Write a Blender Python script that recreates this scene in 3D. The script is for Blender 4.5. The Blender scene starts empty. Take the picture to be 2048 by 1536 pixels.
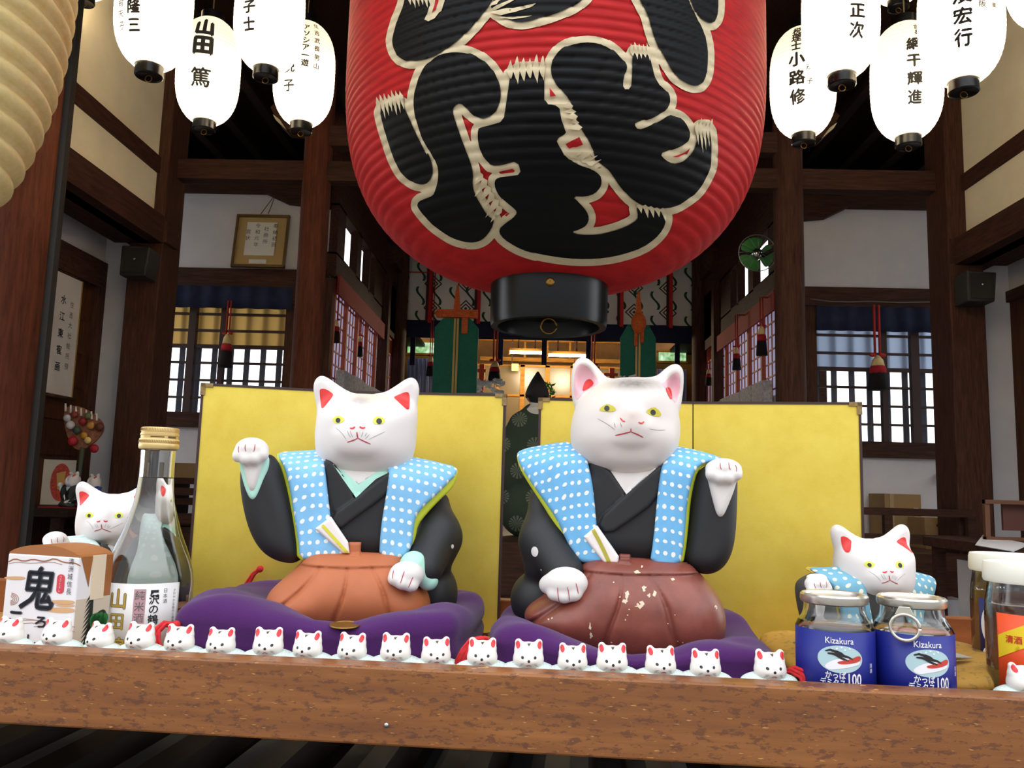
import bpy, bmesh, math, random
import numpy as np
from mathutils import Vector, Matrix
from mathutils.bvhtree import BVHTree
from mathutils.geometry import delaunay_2d_cdt

scene = bpy.context.scene
COL = scene.collection
PI = math.pi
random.seed(7)

# ---------------------------------------------------------------- camera
ZC = 0.40                                    # eye height above the hall floor (z = 0)
FPX, YAW, PITCH, ROLL = 1650.0, math.radians(1.7), math.radians(7.15), 0.028
_F = Vector((-math.sin(YAW)*math.cos(PITCH), math.cos(YAW)*math.cos(PITCH), math.sin(PITCH)))
_R0 = Vector((math.cos(YAW), math.sin(YAW), 0)); _U0 = _R0.cross(_F)
_R = _R0*math.cos(ROLL) + _U0*math.sin(ROLL); _U = _U0*math.cos(ROLL) - _R0*math.sin(ROLL)
EYE = Vector((0, 0, ZC))
cam_data = bpy.data.cameras.new('camera'); cam = bpy.data.objects.new('camera', cam_data); COL.objects.link(cam)
cam.matrix_world = Matrix(((_R.x, _U.x, -_F.x, 0), (_R.y, _U.y, -_F.y, 0), (_R.z, _U.z, -_F.z, ZC), (0, 0, 0, 1)))
cam_data.sensor_width = 36.0; cam_data.lens = FPX/2048*36.0
cam_data.clip_start = 0.02; cam_data.clip_end = 200
scene.camera = cam

SKY_TOP, SKY_LOW = 2.4, 0.5
# ---------------------------------------------------------------- light and exposure
scene.view_settings.view_transform = 'Standard'; scene.view_settings.look = 'None'
scene.view_settings.gamma = 1.0; scene.view_settings.use_curve_mapping = False
scene.view_settings.exposure = 0.18
scene.cycles.use_denoising = True
scene.cycles.max_bounces = 10; scene.cycles.diffuse_bounces = 4; scene.cycles.transmission_bounces = 10
scene.cycles.transparent_max_bounces = 12
scene.cycles.caustics_reflective = True; scene.cycles.caustics_refractive = True
scene.cycles.sample_clamp_indirect = 40.0
world = bpy.data.worlds.new('overcast_sky'); scene.world = world; world.use_nodes = True
wn = world.node_tree; bg = wn.nodes['Background']
# overcast sky; the forecourt's trees and houses darken the horizon on the camera's side
_tc = wn.nodes.new('ShaderNodeTexCoord'); _sp = wn.nodes.new('ShaderNodeSeparateXYZ'); wn.links.new(_tc.outputs['Generated'], _sp.inputs[0])
def _wm(op, a, b=0.0, clamp=False):
    n = wn.nodes.new('ShaderNodeMath'); n.operation = op; n.use_clamp = clamp
    for i, v in ((0, a), (1, b)):
        if hasattr(v, 'links'): wn.links.new(v, n.inputs[i])
        else: n.inputs[i].default_value = v
    return n.outputs[0]
_up = _wm('MULTIPLY', _wm('SUBTRACT', _sp.outputs[2], 0.18), 4.5, True)          # 0 at the horizon, 1 overhead
_bk = _wm('MULTIPLY', _wm('ADD', _sp.outputs[1], 0.15), 6.0, True)               # 1 behind the hall
_k = _wm('MAXIMUM', _up, _bk)
_st = _wm('ADD', _wm('MULTIPLY', _k, SKY_TOP-SKY_LOW), SKY_LOW); wn.links.new(_st, bg.inputs['Strength'])
bg.inputs['Color'].default_value = (0.92, 0.955, 1.0, 1)

def ray(px, py): return _F + _R*((px-1024)/FPX) - _U*((py-768)/FPX)
def at(px, py, D):
    "point of the plane y = D that the pixel looks at"
    r = ray(px, py); return EYE + r*(D/r.y)
def at_x(px, py, X):
    r = ray(px, py); return EYE + r*(X/r.x)
def at_z(px, py, Z):
    r = ray(px, py); return EYE + r*((Z-ZC)/r.z)

# ---------------------------------------------------------------- materials
def lin(c):
    o = []
    for v in c[:3]:
        v = v/255.0
        o.append(v/12.92 if v <= 0.04045 else ((v+0.055)/1.055)**2.4)
    return tuple(o) + (1.0,)
def newmat(name):
    m = bpy.data.materials.new(name); m.use_nodes = True
    return m, m.node_tree, m.node_tree.nodes['Principled BSDF']
def nd(nt, typ, **kw):
    n = nt.nodes.new(typ)
    for k, v in kw.items():
        if k.startswith('i_'): n.inputs[k[2:].replace('_', ' ')].default_value = v
        else: setattr(n, k, v)
    return n
def objcoord(nt, scale=(1, 1, 1)):
    t = nd(nt, 'ShaderNodeTexCoord'); mp = nd(nt, 'ShaderNodeMapping')
    mp.inputs['Scale'].default_value = scale
    nt.links.new(t.outputs['Object'], mp.inputs['Vector']); return mp.outputs['Vector']
def noise(nt, vec, scale, detail=4, rough=0.6):
    n = nd(nt, 'ShaderNodeTexNoise'); n.inputs['Scale'].default_value = scale
    n.inputs['Detail'].default_value = detail; n.inputs['Roughness'].default_value = rough
    nt.links.new(vec, n.inputs['Vector']); return n.outputs['Fac']
def ramp(nt, fac, stops):
    r = nd(nt, 'ShaderNodeValToRGB'); e = r.color_ramp.elements
    while len(e) < len(stops): e.new(0.5)
    for i, (p, c) in enumerate(stops): e[i].position = p; e[i].color = c if len(c) == 4 else tuple(c)+(1,)
    nt.links.new(fac, r.inputs['Fac']); return r.outputs['Color']
def mixc(nt, fac, a, b, mode='MIX'):
    n = nd(nt, 'ShaderNodeMix', data_type='RGBA', blend_type=mode)
    for s, v in ((0, fac), (6, a), (7, b)):
        if hasattr(v, 'links'): nt.links.new(v, n.inputs[s])
        else: n.inputs[s].default_value = v
    return n.outputs[2]
def math_(nt, op, a, b=0.0):
    n = nd(nt, 'ShaderNodeMath', operation=op)
    for s, v in ((0, a), (1, b)):
        if hasattr(v, 'links'): nt.links.new(v, n.inputs[s])
        else: n.inputs[s].default_value = v
    return n.outputs[0]
def bump_(nt, bsdf, h, strength=0.3, dist=0.002):
    b = nd(nt, 'ShaderNodeBump'); b.inputs['Strength'].default_value = strength; b.inputs['Distance'].default_value = dist
    nt.links.new(h, b.inputs['Height']); nt.links.new(b.outputs['Normal'], bsdf.inputs['Normal'])
MATS = {}
def M(name, col=(128, 128, 128), rough=0.6, metal=0.0, var=0.0, vs=20.0, bump=0.0, bs=200.0, spec=0.5, vscale=(1, 1, 1)):
    if name in MATS: return MATS[name]
    m, nt, b = newmat(name); c = lin(col)
    b.inputs['Base Color'].default_value = c; b.inputs['Roughness'].default_value = rough
    b.inputs['Metallic'].default_value = metal; b.inputs['Specular IOR Level'].default_value = spec
    if var > 0:
        v = objcoord(nt, vscale); f = noise(nt, v, vs)
        lo = tuple(max(0, x*(1-var)) for x in c[:3]); hi = tuple(min(1, x*(1+var)) for x in c[:3])
        nt.links.new(ramp(nt, f, [(0.3, lo), (0.7, hi)]), b.inputs['Base Color'])
    if bump > 0:
        v = objcoord(nt); bump_(nt, b, noise(nt, v, bs), bump, 0.001)
    MATS[name] = m; return m
def WOOD(name, dark, light, axis=0, scale=6.0, rough=0.65, stretch=12.0, bump=0.15, spec=0.12):
    if name in MATS: return MATS[name]
    m, nt, b = newmat(name)
    sc = [stretch]*3; sc[axis] = 1.0
    f = noise(nt, objcoord(nt, sc), scale, 6, 0.65)
    nt.links.new(ramp(nt, f, [(0.3, lin(dark)), (0.72, lin(light))]), b.inputs['Base Color'])
    b.inputs['Roughness'].default_value = rough; b.inputs['Specular IOR Level'].default_value = spec
    bump_(nt, b, f, bump, 0.002)
    MATS[name] = m; return m

# ---------------------------------------------------------------- mesh helpers
def tag(o, label=None, cat=None, group=None, kind=None):
    if label: o['label'] = label
    if cat: o['category'] = cat
    if group: o['group'] = group
    if kind: o['kind'] = kind
    return o
def empty(name, loc=(0, 0, 0), rz=0.0, label=None, cat=None, group=None):
    o = bpy.data.objects.new(name, None); COL.objects.link(o); o.empty_display_size = 0.02
    o.location = loc; o.rotation_euler = (0, 0, rz)
    return tag(o, label, cat, group)
def link(name, me, mat=None, parent=None, smooth=False):
    o = bpy.data.objects.new(name, me); COL.objects.link(o)
    if mat is not None:
        for m in (mat if isinstance(mat, (list, tuple)) else [mat]): me.materials.append(m)
    if smooth:
        me.polygons.foreach_set('use_smooth', [True]*len(me.polygons))
    if parent is not None: o.parent = parent
    return o
class MB:
    "collects vertices and faces of ONE mesh"
    def __init__(s): s.v, s.f, s.m, s.mi = [], [], [], 0
    def add(s, vs, fs):
        n = len(s.v); s.v += [tuple(v) for v in vs]; s.f += [tuple(i+n for i in f) for f in fs]; s.m += [s.mi]*len(fs); return s
    def box(s, x0, x1, y0, y1, z0, z1):
        if x0 > x1: x0, x1 = x1, x0
        if y0 > y1: y0, y1 = y1, y0
        if z0 > z1: z0, z1 = z1, z0
        return s.add([(x0,y0,z0),(x1,y0,z0),(x1,y1,z0),(x0,y1,z0),(x0,y0,z1),(x1,y0,z1),(x1,y1,z1),(x0,y1,z1)],
              [(0,3,2,1),(4,5,6,7),(0,1,5,4),(1,2,6,5),(2,3,7,6),(3,0,4,7)])
    def bar(s, a, b, w, h=None, up=(0, 0, 1)):
        "rectangular bar from a to b"
        a, b = Vector(a), Vector(b); d = (b-a).normalized(); u = Vector(up)
        if abs(d.dot(u)) > 0.98: u = Vector((0, 1, 0))
        x = d.cross(u).normalized(); y = x.cross(d); h = w if h is None else h
        vs = [p + x*(sx*w/2) + y*(sy*h/2) for p in (a, b) for sx, sy in ((-1,-1),(1,-1),(1,1),(-1,1))]
        return s.add(vs, [(0,1,2,3),(7,6,5,4),(0,4,5,1),(1,5,6,2),(2,6,7,3),(3,7,4,0)])
    def lathe(s, prof, n=32, c=(0, 0, 0), cap=True):
        "profile of (r, z) turned about z"
        vs, fs = [], []
        for r, z in prof:
            for k in range(n):
                t = 2*PI*k/n; vs.append((c[0]+r*math.cos(t), c[1]+r*math.sin(t), c[2]+z))
        for i in range(len(prof)-1):
            for k in range(n):
                k2 = (k+1) % n; fs.append((i*n+k, i*n+k2, (i+1)*n+k2, (i+1)*n+k))
        if cap:
            fs.append(tuple(range(n-1, -1, -1))); fs.append(tuple(range((len(prof)-1)*n, len(prof)*n)))
        return s.add(vs, fs)
    def tube(s, pts, r, n=8, cap=True):
        pts = [Vector(p) for p in pts]; rs = r if isinstance(r, (list, tuple)) else [r]*len(pts)
        vs, fs = [], []
        u = None
        for i, p in enumerate(pts):
            d = (pts[min(i+1, len(pts)-1)] - pts[max(i-1, 0)]).normalized()
            if u is None:
                u = d.orthogonal().normalized()
            u = (u - d*u.dot(d)).normalized(); w = d.cross(u)
            for k in range(n):
                t = 2*PI*k/n; vs.append(p + (u*math.cos(t) + w*math.sin(t))*rs[i])
        for i in range(len(pts)-1):
            for k in range(n):
                k2 = (k+1) % n; fs.append((i*n+k, i*n+k2, (i+1)*n+k2, (i+1)*n+k))
        if cap:
            fs.append(tuple(range(n-1, -1, -1))); fs.append(tuple(range((len(pts)-1)*n, len(pts)*n)))
        return s.add(vs, fs)
    def prism(s, poly, a, b, axis='y'):
        "polygon of 2-D points extruded along an axis from a to b"
        n = len(poly); P3 = {'y': lambda p, t: (p[0], t, p[1]), 'x': lambda p, t: (t, p[0], p[1]), 'z': lambda p, t: (p[0], p[1], t)}[axis]
        vs = [P3(p, a) for p in poly] + [P3(p, b) for p in poly]
        fs = [tuple(range(n)), tuple(range(2*n-1, n-1, -1))] + [(i, i+n, (i+1) % n+n, (i+1) % n) for i in range(n)]
        return s.add(vs, fs)
    def ball(s, c, rx, ry=None, rz=None, n=16, m=10):
        ry = rx if ry is None else ry; rz = rx if rz is None else rz
        prof = [(math.sin(PI*i/m), -math.cos(PI*i/m)) for i in range(m+1)]
        vs, fs = [], []
        for r, z in prof:
            for k in range(n):
                t = 2*PI*k/n; vs.append((c[0]+rx*r*math.cos(t), c[1]+ry*r*math.sin(t), c[2]+rz*z))
        for i in range(m):
            for k in range(n):
                k2 = (k+1) % n; fs.append((i*n+k, i*n+k2, (i+1)*n+k2, (i+1)*n+k))
        return s.add(vs, fs)
    def xf(s, mat, start=0):
        s.v[start:] = [tuple(mat @ Vector(v)) for v in s.v[start:]]; return s
    def build(s, name, mat=None, parent=None, smooth=False, bevel=0.0, angle=None, fix=True):
        me = bpy.data.meshes.new(name); me.from_pydata(s.v, [], s.f)
        o = link(name, me, mat, parent, smooth)
        if any(s.m): me.polygons.foreach_set('material_index', s.m)
        if fix:
            bm = bmesh.new(); bm.from_mesh(me); bmesh.ops.remove_doubles(bm, verts=bm.verts, dist=1e-6)
            bmesh.ops.recalc_face_normals(bm, faces=bm.faces)
            if bevel > 0:
                bmesh.ops.bevel(bm, geom=[e for e in bm.edges if len(e.link_faces) == 2 and e.calc_face_angle(0) > 0.6], offset=bevel, segments=2, affect='EDGES', profile=0.5)
            if angle:
                for e in bm.edges: e.smooth = not (len(e.link_faces) == 2 and e.calc_face_angle(0) > angle)
            bm.to_mesh(me); bm.free()
            if smooth: me.polygons.foreach_set('use_smooth', [True]*len(me.polygons))
        return o
def struct(name, mb, mat, **kw):
    o = mb.build(name, mat, **kw); o['kind'] = 'structure'; return o
def pbox(px0, py0, px1, py1, D, thick, mb=None):
    "a box standing at depth D whose front shows these pixels"
    xm, ym = (px0+px1)/2, (py0+py1)/2
    x0, x1 = at(px0, ym, D).x, at(px1, ym, D).x; z0, z1 = at(xm, py1, D).z, at(xm, py0, D).z
    mb = mb or MB(); mb.box(x0, x1, D, D+thick, z0, z1); return mb
def copy_tree(o, parent=None, mats=None):
    c = o.copy(); COL.objects.link(c)
    if parent is not None: c.parent = parent
    for ch in list(o.children): copy_tree(ch, c, mats)
    if mats and c.type == 'MESH':
        for sl in c.material_slots:
            if sl.material and sl.material.name in mats:
                mm = mats[sl.material.name]; sl.link = 'OBJECT'; sl.material = mm
    return c

# ---------------------------------------------------------------- smooth bodies from distance fields
def chaikin(P, k=2, closed=True):
    P = [tuple(p) for p in P]
    for _ in range(k):
        Q = []; n = len(P)
        for i in range(n if closed else n-1):
            a, b = P[i], P[(i+1) % n]
            Q += [(a[0]*.75+b[0]*.25, a[1]*.75+b[1]*.25), (a[0]*.25+b[0]*.75, a[1]*.25+b[1]*.75)]
        if not closed: Q = [P[0]] + Q + [P[-1]]
        P = Q
    return P
def poly_sdf(P):
    P = np.array(P, float)
    def f(x, z):
        x, z = np.broadcast_arrays(np.asarray(x, float), np.asarray(z, float))
        d = np.full(x.shape, 1e18); s = np.ones(x.shape)
        n = len(P)
        for i in range(n):
            a, b = P[i], P[i-1]
            ex, ez = b[0]-a[0], b[1]-a[1]; wx, wz = x-a[0], z-a[1]
            t = np.clip((wx*ex+wz*ez)/(ex*ex+ez*ez+1e-12), 0, 1)
            d = np.minimum(d, (wx-ex*t)**2+(wz-ez*t)**2)
            c1, c2, c3 = z >= a[1], z < b[1], ex*wz > ez*wx
            s = np.where((c1 & c2 & c3) | (~c1 & ~c2 & ~c3), -s, s)
        return s*np.sqrt(d)
    return f
def blurred(sd, P, sig):
    "the same outline distance with its creases smoothed away"
    P = np.array(P); st = 3.0; mg = 90
    gx = np.arange(P[:, 0].min()-mg, P[:, 0].max()+mg+st, st); gz = np.arange(P[:, 1].min()-mg, P[:, 1].max()+mg+st, st)
    A = sd(gx[:, None], gz[None, :]); n = int(3*sig/st); k = np.exp(-.5*(np.arange(-n, n+1)*st/sig)**2); k /= k.sum()
    B = np.pad(A, n, mode='edge'); B = np.apply_along_axis(lambda v: np.convolve(v, k, 'valid'), 0, B); B = np.apply_along_axis(lambda v: np.convolve(v, k, 'valid'), 1, B)
    def f(x, z):
        x, z = np.broadcast_arrays(np.asarray(x, float), np.asarray(z, float))
        u = np.clip((x-gx[0])/st, 0, len(gx)-1.001); v = np.clip((z-gz[0])/st, 0, len(gz)-1.001); i = u.astype(int); j = v.astype(int); u = u-i; v = v-j
        return (B[i, j]*(1-u)+B[i+1, j]*u)*(1-v)+(B[i, j+1]*(1-u)+B[i+1, j+1]*u)*v
    return f
def inflate(P, T, w, yc=0.0, smooth=2, blur=0.0):
    "a pillow over a front outline: half thickness T, rim width w, centre depth yc (number or function of x, z)"
    Q_ = chaikin(P, smooth) if smooth else P; sd = poly_sdf(Q_); k = min(T, w)
    if blur: sd = blurred(sd, Q_, blur)
    def f(x, y, z):
        q = np.maximum(1+sd(x, z)/w, 0); c = yc(x, z) if callable(yc) else yc
        return (np.sqrt(q*q+((y-c)/T)**2)-1)*k
    return f
def ell(c, r):
    k = min(r)
    return lambda x, y, z: (np.sqrt(((x-c[0])/r[0])**2+((y-c[1])/r[1])**2+((z-c[2])/r[2])**2)-1)*k
def cone(a, b, ra, rb):
    a, b = np.array(a, float), np.array(b, float); ab = b-a; L = ab @ ab
    def f(x, y, z):
        t = np.clip(((x-a[0])*ab[0]+(y-a[1])*ab[1]+(z-a[2])*ab[2])/L, 0, 1)
        return np.sqrt((x-a[0]-ab[0]*t)**2+(y-a[1]-ab[1]*t)**2+(z-a[2]-ab[2]*t)**2)-(ra+(rb-ra)*t)
    return f
def smin(a, b, k):
    h = np.clip(0.5+0.5*(b-a)/k, 0, 1); return b*(1-h)+a*h-k*h*(1-h)
def U(*fs, k=8):
    def f(x, y, z):
        r = fs[0](x, y, z)
        for g in fs[1:]: r = smin(r, g(x, y, z), k)
        return r
    return f
def minus(a, b, k=6):
    return lambda x, y, z: -smin(-a(x, y, z), b(x, y, z), k)
def surface(f, lo, hi, h):
    "surface nets over a box, then two Newton steps onto f = 0"
    ax = [np.arange(lo[i], hi[i]+h, h) for i in range(3)]
    x, y, z = ax[0][:, None, None], ax[1][None, :, None], ax[2][None, None, :]
    V = np.asarray(f(x, y, z), float); V = np.broadcast_to(V, tuple(len(a) for a in ax)).copy()
    V[[0, -1]] = np.maximum(V[[0, -1]], .01); V[:, [0, -1]] = np.maximum(V[:, [0, -1]], .01); V[:, :, [0, -1]] = np.maximum(V[:, :, [0, -1]], .01)
    S = V < 0
    nx, ny, nz = V.shape
    c = np.zeros((nx-1, ny-1, nz-1), int)
    for i in (0, 1):
        for j in (0, 1):
            for k in (0, 1): c += S[i:nx-1+i, j:ny-1+j, k:nz-1+k]
    act = (c > 0) & (c < 8); idx = -np.ones(act.shape, int); cells = np.argwhere(act); idx[act] = np.arange(len(cells))
    acc = np.zeros((len(cells), 3)); cnt = np.zeros(len(cells))
    ci, cj, ck = cells.T
    for d in range(3):
        for a in (0, 1):
            for b in (0, 1):
                o0 = [0, 0, 0]; e = [q for q in range(3) if q != d]; o0[e[0]] = a; o0[e[1]] = b; o1 = list(o0); o1[d] = 1
                v0 = V[ci+o0[0], cj+o0[1], ck+o0[2]]; v1 = V[ci+o1[0], cj+o1[1], ck+o1[2]]
                m = (v0 < 0) != (v1 < 0); t = np.where(m, v0/np.where(m, v0-v1, 1), 0)
                p = np.tile(np.array(o0, float), (len(cells), 1)); p[:, d] += t
                acc[m] += p[m]; cnt[m] += 1
    vs = (cells+acc/cnt[:, None])*h+np.array([a[0] for a in ax])
    faces = []
    for d in range(3):
        e = [q for q in range(3) if q != d]
        sl0 = [slice(None)]*3; sl1 = [slice(None)]*3; sl0[d] = slice(0, -1); sl1[d] = slice(1, None)
        cr = S[tuple(sl0)] != S[tuple(sl1)]
        pts = np.argwhere(cr); ok = np.all([(pts[:, q] > 0) & (pts[:, q] < V.shape[q]-1) for q in e], axis=0); pts = pts[ok]
        q4 = []
        for a, b in ((-1, -1), (0, -1), (0, 0), (-1, 0)):
            r = pts.copy(); r[:, e[0]] += a; r[:, e[1]] += b; q4.append(idx[r[:, 0], r[:, 1], r[:, 2]])
        q4 = np.stack(q4, 1); fl = S[pts[:, 0], pts[:, 1], pts[:, 2]]
        if d == 1: fl = ~fl
        q4[~fl] = q4[~fl][:, ::-1]; faces.append(q4)
    fs = np.concatenate(faces)
    for _ in range(2):
        e = h*0.25; x, y, z = vs.T
        g = np.stack([f(x+e, y, z)-f(x-e, y, z), f(x, y+e, z)-f(x, y-e, z), f(x, y, z+e)-f(x, y, z-e)], 1)/(2*e)
        st = (f(x, y, z)/np.maximum((g*g).sum(1), 1e-3))[:, None]*g
        L = np.linalg.norm(st, axis=1, keepdims=True); vs = vs-st*np.minimum(1, 0.6*h/np.maximum(L, 1e-9))
    return vs, fs
def np_mesh(name, vs, fs, mat, parent=None, smooth=True):
    me = bpy.data.meshes.new(name); me.from_pydata([tuple(v) for v in vs], [], [tuple(int(i) for i in q) for q in fs]); me.update()
    return link(name, me, mat, parent, smooth)

# ---------------------------------------------------------------- flat shapes laid onto surfaces
def resample(P, step):
    out = []
    n = len(P)
    for i in range(n):
        a, b = P[i], P[(i+1) % n]; L = math.hypot(b[0]-a[0], b[1]-a[1]); k = max(1, int(L/step))
        out += [(a[0]+(b[0]-a[0])*j/k, a[1]+(b[1]-a[1])*j/k) for j in range(k)]
    return out
def fill(P, step):
    "triangles inside a polygon, with inner points every step"
    P = resample(P, step); A = np.array(P); sd = poly_sdf(A)
    gx = np.arange(A[:, 0].min(), A[:, 0].max(), step); gz = np.arange(A[:, 1].min(), A[:, 1].max(), step)
    pts = [Vector(p) for p in P]
    if len(gx) and len(gz):
        X, Z = np.meshgrid(gx, gz); k = sd(X, Z) < -step*0.45
        pts += [Vector((float(a), float(b))) for a, b in zip(X[k], Z[k])]
    n = len(P)
    r = delaunay_2d_cdt(pts, [(i, (i+1) % n) for i in range(n)], [], 0, 1e-7)
    V, T = [tuple(v) for v in r[0]], [tuple(t) for t in r[2]]
    C = np.array([[sum(V[i][0] for i in t)/3, sum(V[i][1] for i in t)/3] for t in T])
    keep = sd(C[:, 0], C[:, 1]) < 0
    return V, [t for t, k in zip(T, keep) if k]
def lay(mb, P, step, fn):
    V, T = fill(P, step); W = [fn(*p) for p in V]
    ok = [t for t in T if all(W[i] is not None for i in t)]
    mb.add([w if w is not None else (0, 0, 0) for w in W], ok); return mb
def ribbon(pts, w, taper=True, smooth=1):
    pts = chaikin(pts, smooth, False) if smooth else pts
    n = len(pts); L, R = [], []
    for i, p in enumerate(pts):
        a, b = pts[max(i-1, 0)], pts[min(i+1, n-1)]; dx, dz = b[0]-a[0], b[1]-a[1]; l = math.hypot(dx, dz) or 1
        t = i/(n-1); ww = w/2*((0.25+0.75*math.sin(PI*min(max(t, .02), .98))**.5) if taper else 1)
        L.append((p[0]-dz/l*ww, p[1]+dx/l*ww)); R.append((p[0]+dz/l*ww, p[1]-dx/l*ww))
    return L+R[::-1]
def disc(c, rx, rz=None, n=20, a=0.0):
    rz = rx if rz is None else rz
    return [(c[0]+rx*math.cos(2*PI*i/n)*math.cos(a)-rz*math.sin(2*PI*i/n)*math.sin(a),
             c[1]+rx*math.cos(2*PI*i/n)*math.sin(a)+rz*math.sin(2*PI*i/n)*math.cos(a)) for i in range(n)]
_fc = bpy.data.curves.new('lettering', 'FONT'); _fo = bpy.data.objects.new('lettering', _fc); COL.objects.link(_fo)
def glyphs(txt, size, bold=0.0, vertical=False, gap=1.05):
    "flat lettering centred on the origin: vertices (x, z) and faces"
    V, Fc = [], []
    items = [(c, i) for i, c in enumerate(txt)] if vertical else [(txt, 0)]
    for c, i in items:
        if c == ' ': continue
        _fc.body = c; _fc.size = size; _fc.offset = bold*size; _fc.resolution_u = 2; _fc.fill_mode = 'BOTH'
        bpy.context.view_layer.update()
        me = bpy.data.meshes.new_from_object(_fo.evaluated_get(bpy.context.evaluated_depsgraph_get()))
        v = np.array([(p.co.x, p.co.y) for p in me.vertices]) if len(me.vertices) else np.zeros((0, 2))
        fs = [tuple(p.vertices) for p in me.polygons]; bpy.data.meshes.remove(me)
        if not len(v): continue
        cx, cy = (v.min(0)+v.max(0))/2
        if vertical: v = v-np.array([cx, cy])+np.array([0, ((len(txt)-1)/2-i)*size*gap])
        else: v = v-np.array([cx, cy])
        n = len(V); V += [tuple(p) for p in v]; Fc += [tuple(a+n for a in q) for q in fs]
    return V, Fc
def write(mb, txt, size, fn, bold=0.0, vertical=False, gap=1.05, pos=(0, 0), cut=None, stretch=(1, 1), shear=0.0):
    "lettering laid on a surface through fn(u, v)"
    V, Fc = glyphs(txt, size, 0.0, vertical, gap)
    if bold > 0:                                  # a fatter brush: the same strokes laid again a little to each side
        n, V0, F0 = len(V), list(V), list(Fc); e = bold*size
        for k, (dx, dy) in enumerate(((e, 0), (-e, 0), (0, e), (0, -e))):
            V = V+[(x+dx, y+dy) for x, y in V0]; Fc = Fc+[tuple(i+n*(k+1) for i in q) for q in F0]
    V = [(x*stretch[0]+shear*y, y*stretch[1]) for x, y in V]
    if cut:
        bm = bmesh.new(); vs = [bm.verts.new((x, y, 0)) for x, y in V]
        for q in Fc:
            try: bm.faces.new([vs[i] for i in q])
            except ValueError: pass
        for _ in range(4):
            es = [e for e in bm.edges if e.calc_length() > cut]
            if not es: break
            bmesh.ops.subdivide_edges(bm, edges=es, cuts=1)
        bmesh.ops.triangulate(bm, faces=bm.faces)
        bm.verts.index_update(); V = [(v.co.x, v.co.y) for v in bm.verts]; Fc = [tuple(v.index for v in q.verts) for q in bm.faces]; bm.free()
    W = [fn(x+pos[0], y+pos[1]) for x, y in V]
    ok = [q for q in Fc if all(W[i] is not None for i in q)]
    return mb.add([w if w is not None else (0, 0, 0) for w in W], ok)
# ---------------------------------------------------------------- the hall
DARK = WOOD('dark_stained_timber', (46, 30, 24), (82, 54, 42), 0, 5.0)
DARKZ = WOOD('dark_stained_timber_upright', (52, 33, 26), (92, 60, 46), 2, 5.0)
REDW = WOOD('red_brown_timber_upright', (66, 34, 24), (108, 58, 40), 2, 4.0)
DARKY = WOOD('dark_stained_timber_deep', (48, 30, 24), (84, 54, 42), 1, 5.0)
ROOFW = WOOD('roof_timber', (30, 20, 15), (48, 32, 24), 1, 4.0)
CREAM = M('cream_plaster', (244, 232, 202), 0.85, var=0.05, vs=3)
PLAST = M('white_plaster', (205, 203, 205), 0.9, var=0.04, vs=4)
NAVY = M('navy_cloth', (22, 32, 62), 0.9, var=0.25, vs=14)
GROUND = M('grey_stone_paving', (128, 124, 118), 0.9, var=0.15, vs=3)
FLOORW = WOOD('hall_floor_boards', (70, 50, 36), (104, 76, 54), 1, 3.0, 0.35)
BARS = M('weathered_lattice_bars', (98, 104, 122), 0.8)
LATT = M('lattice_timber', (58, 34, 26), 0.6)

struct('ground', MB().box(-20, 20, -20, 22, -0.95, -0.75), GROUND)
struct('floor', MB().box(-6, 6.5, 6.25, 7.9, -0.12, 0.0).box(-3.1, 3.9, 7.9, 15.2, -0.12, 0.0), FLOORW)
struct('floor_edge', MB().box(-6, 6.5, 6.20, 6.25, -0.75, 0.0), DARK)
ceil = MB(); ceil.box(-6, 6.5, 1.5, 10.4, 4.0, 4.06); ceil.box(-2.05, 2.4, 10.4, 15.2, 4.0, 4.06); ceil.box(-3.1, -2.05, 11.1, 15.2, 2.9, 2.96); ceil.box(2.4, 3.9, 11.1, 15.2, 2.9, 2.96)
struct('ceiling', ceil, ROOFW)
raf = MB()
x = -5.6
while x < 6.2:
    raf.box(x-0.045, x+0.045, 1.5, 15.1 if -1.95 < x < 2.3 else 10.38, 3.88, 4.0); x += 0.42
struct('rafters', raf, ROOFW)

# left side: front post, upper wall, corner post, alcove
x0 = at(92, 588, 4.55).x
struct('front_post', MB().lathe([(0.19, -0.75), (0.19, 4.0)], 40, (x0-0.19, 4.55, 0)), REDW, smooth=True, angle=0.8)
struct('post_edge_strip', MB().box(x0-0.006, x0+0.038, 4.53, 4.58, -0.75, 4.0), M('dark_grey_iron', (52, 50, 48), 0.45, 0.4))
XL = at(318, 300, 6.4).x
zb1, zb0 = at(305, 434, 6.4).z, at(320, 487, 6.4).z
struct('wall_left', MB().box(XL-0.10, XL, 4.62, 6.45, zb0, 4.0), CREAM)
zt1, zt0 = at(312, 314, 6.4).z, at(311, 346, 6.4).z
struct('trim_1', MB().box(XL-0.02, XL+0.025, 4.62, 6.45, zt0, zt1), DARKY, bevel=0.004)
b = MB().box(XL-0.30, XL+0.10, 4.62, 6.40, zb0, zb1); b.box(XL-0.22, XL+0.13, 6.39, 6.62, zb0+0.01, zb1-0.005)
struct('beam_left', b, DARKY)
xa, xb = at(253, 555, 6.4).x, at(317, 580, 6.4).x
struct('corner_post', MB().box(xa, xb, 6.4, 6.74, -0.75, 4.0), DARKZ, bevel=0.01)
XA = at(212, 500, 6.6).x
struct('wall_back_left', MB().box(XA, xa+0.02, 6.6, 6.72, -0.75, 4.0), PLAST)
zl1 = at(212, 528, 6.6).z; zl0 = zl1-0.22
struct('wall_alcove_left', MB().box(XA-0.1, XA, 4.2, 6.62, zl1-0.02, 4.0), PLAST)
w = MB().box(XA-0.1, XA-0.03, 4.2, 6.6, -0.75, zl0)
for k in range(5): w.box(XA-0.04, XA-0.015, 4.2, 6.45, 0.55+0.27*k, 0.59+0.27*k)
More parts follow.
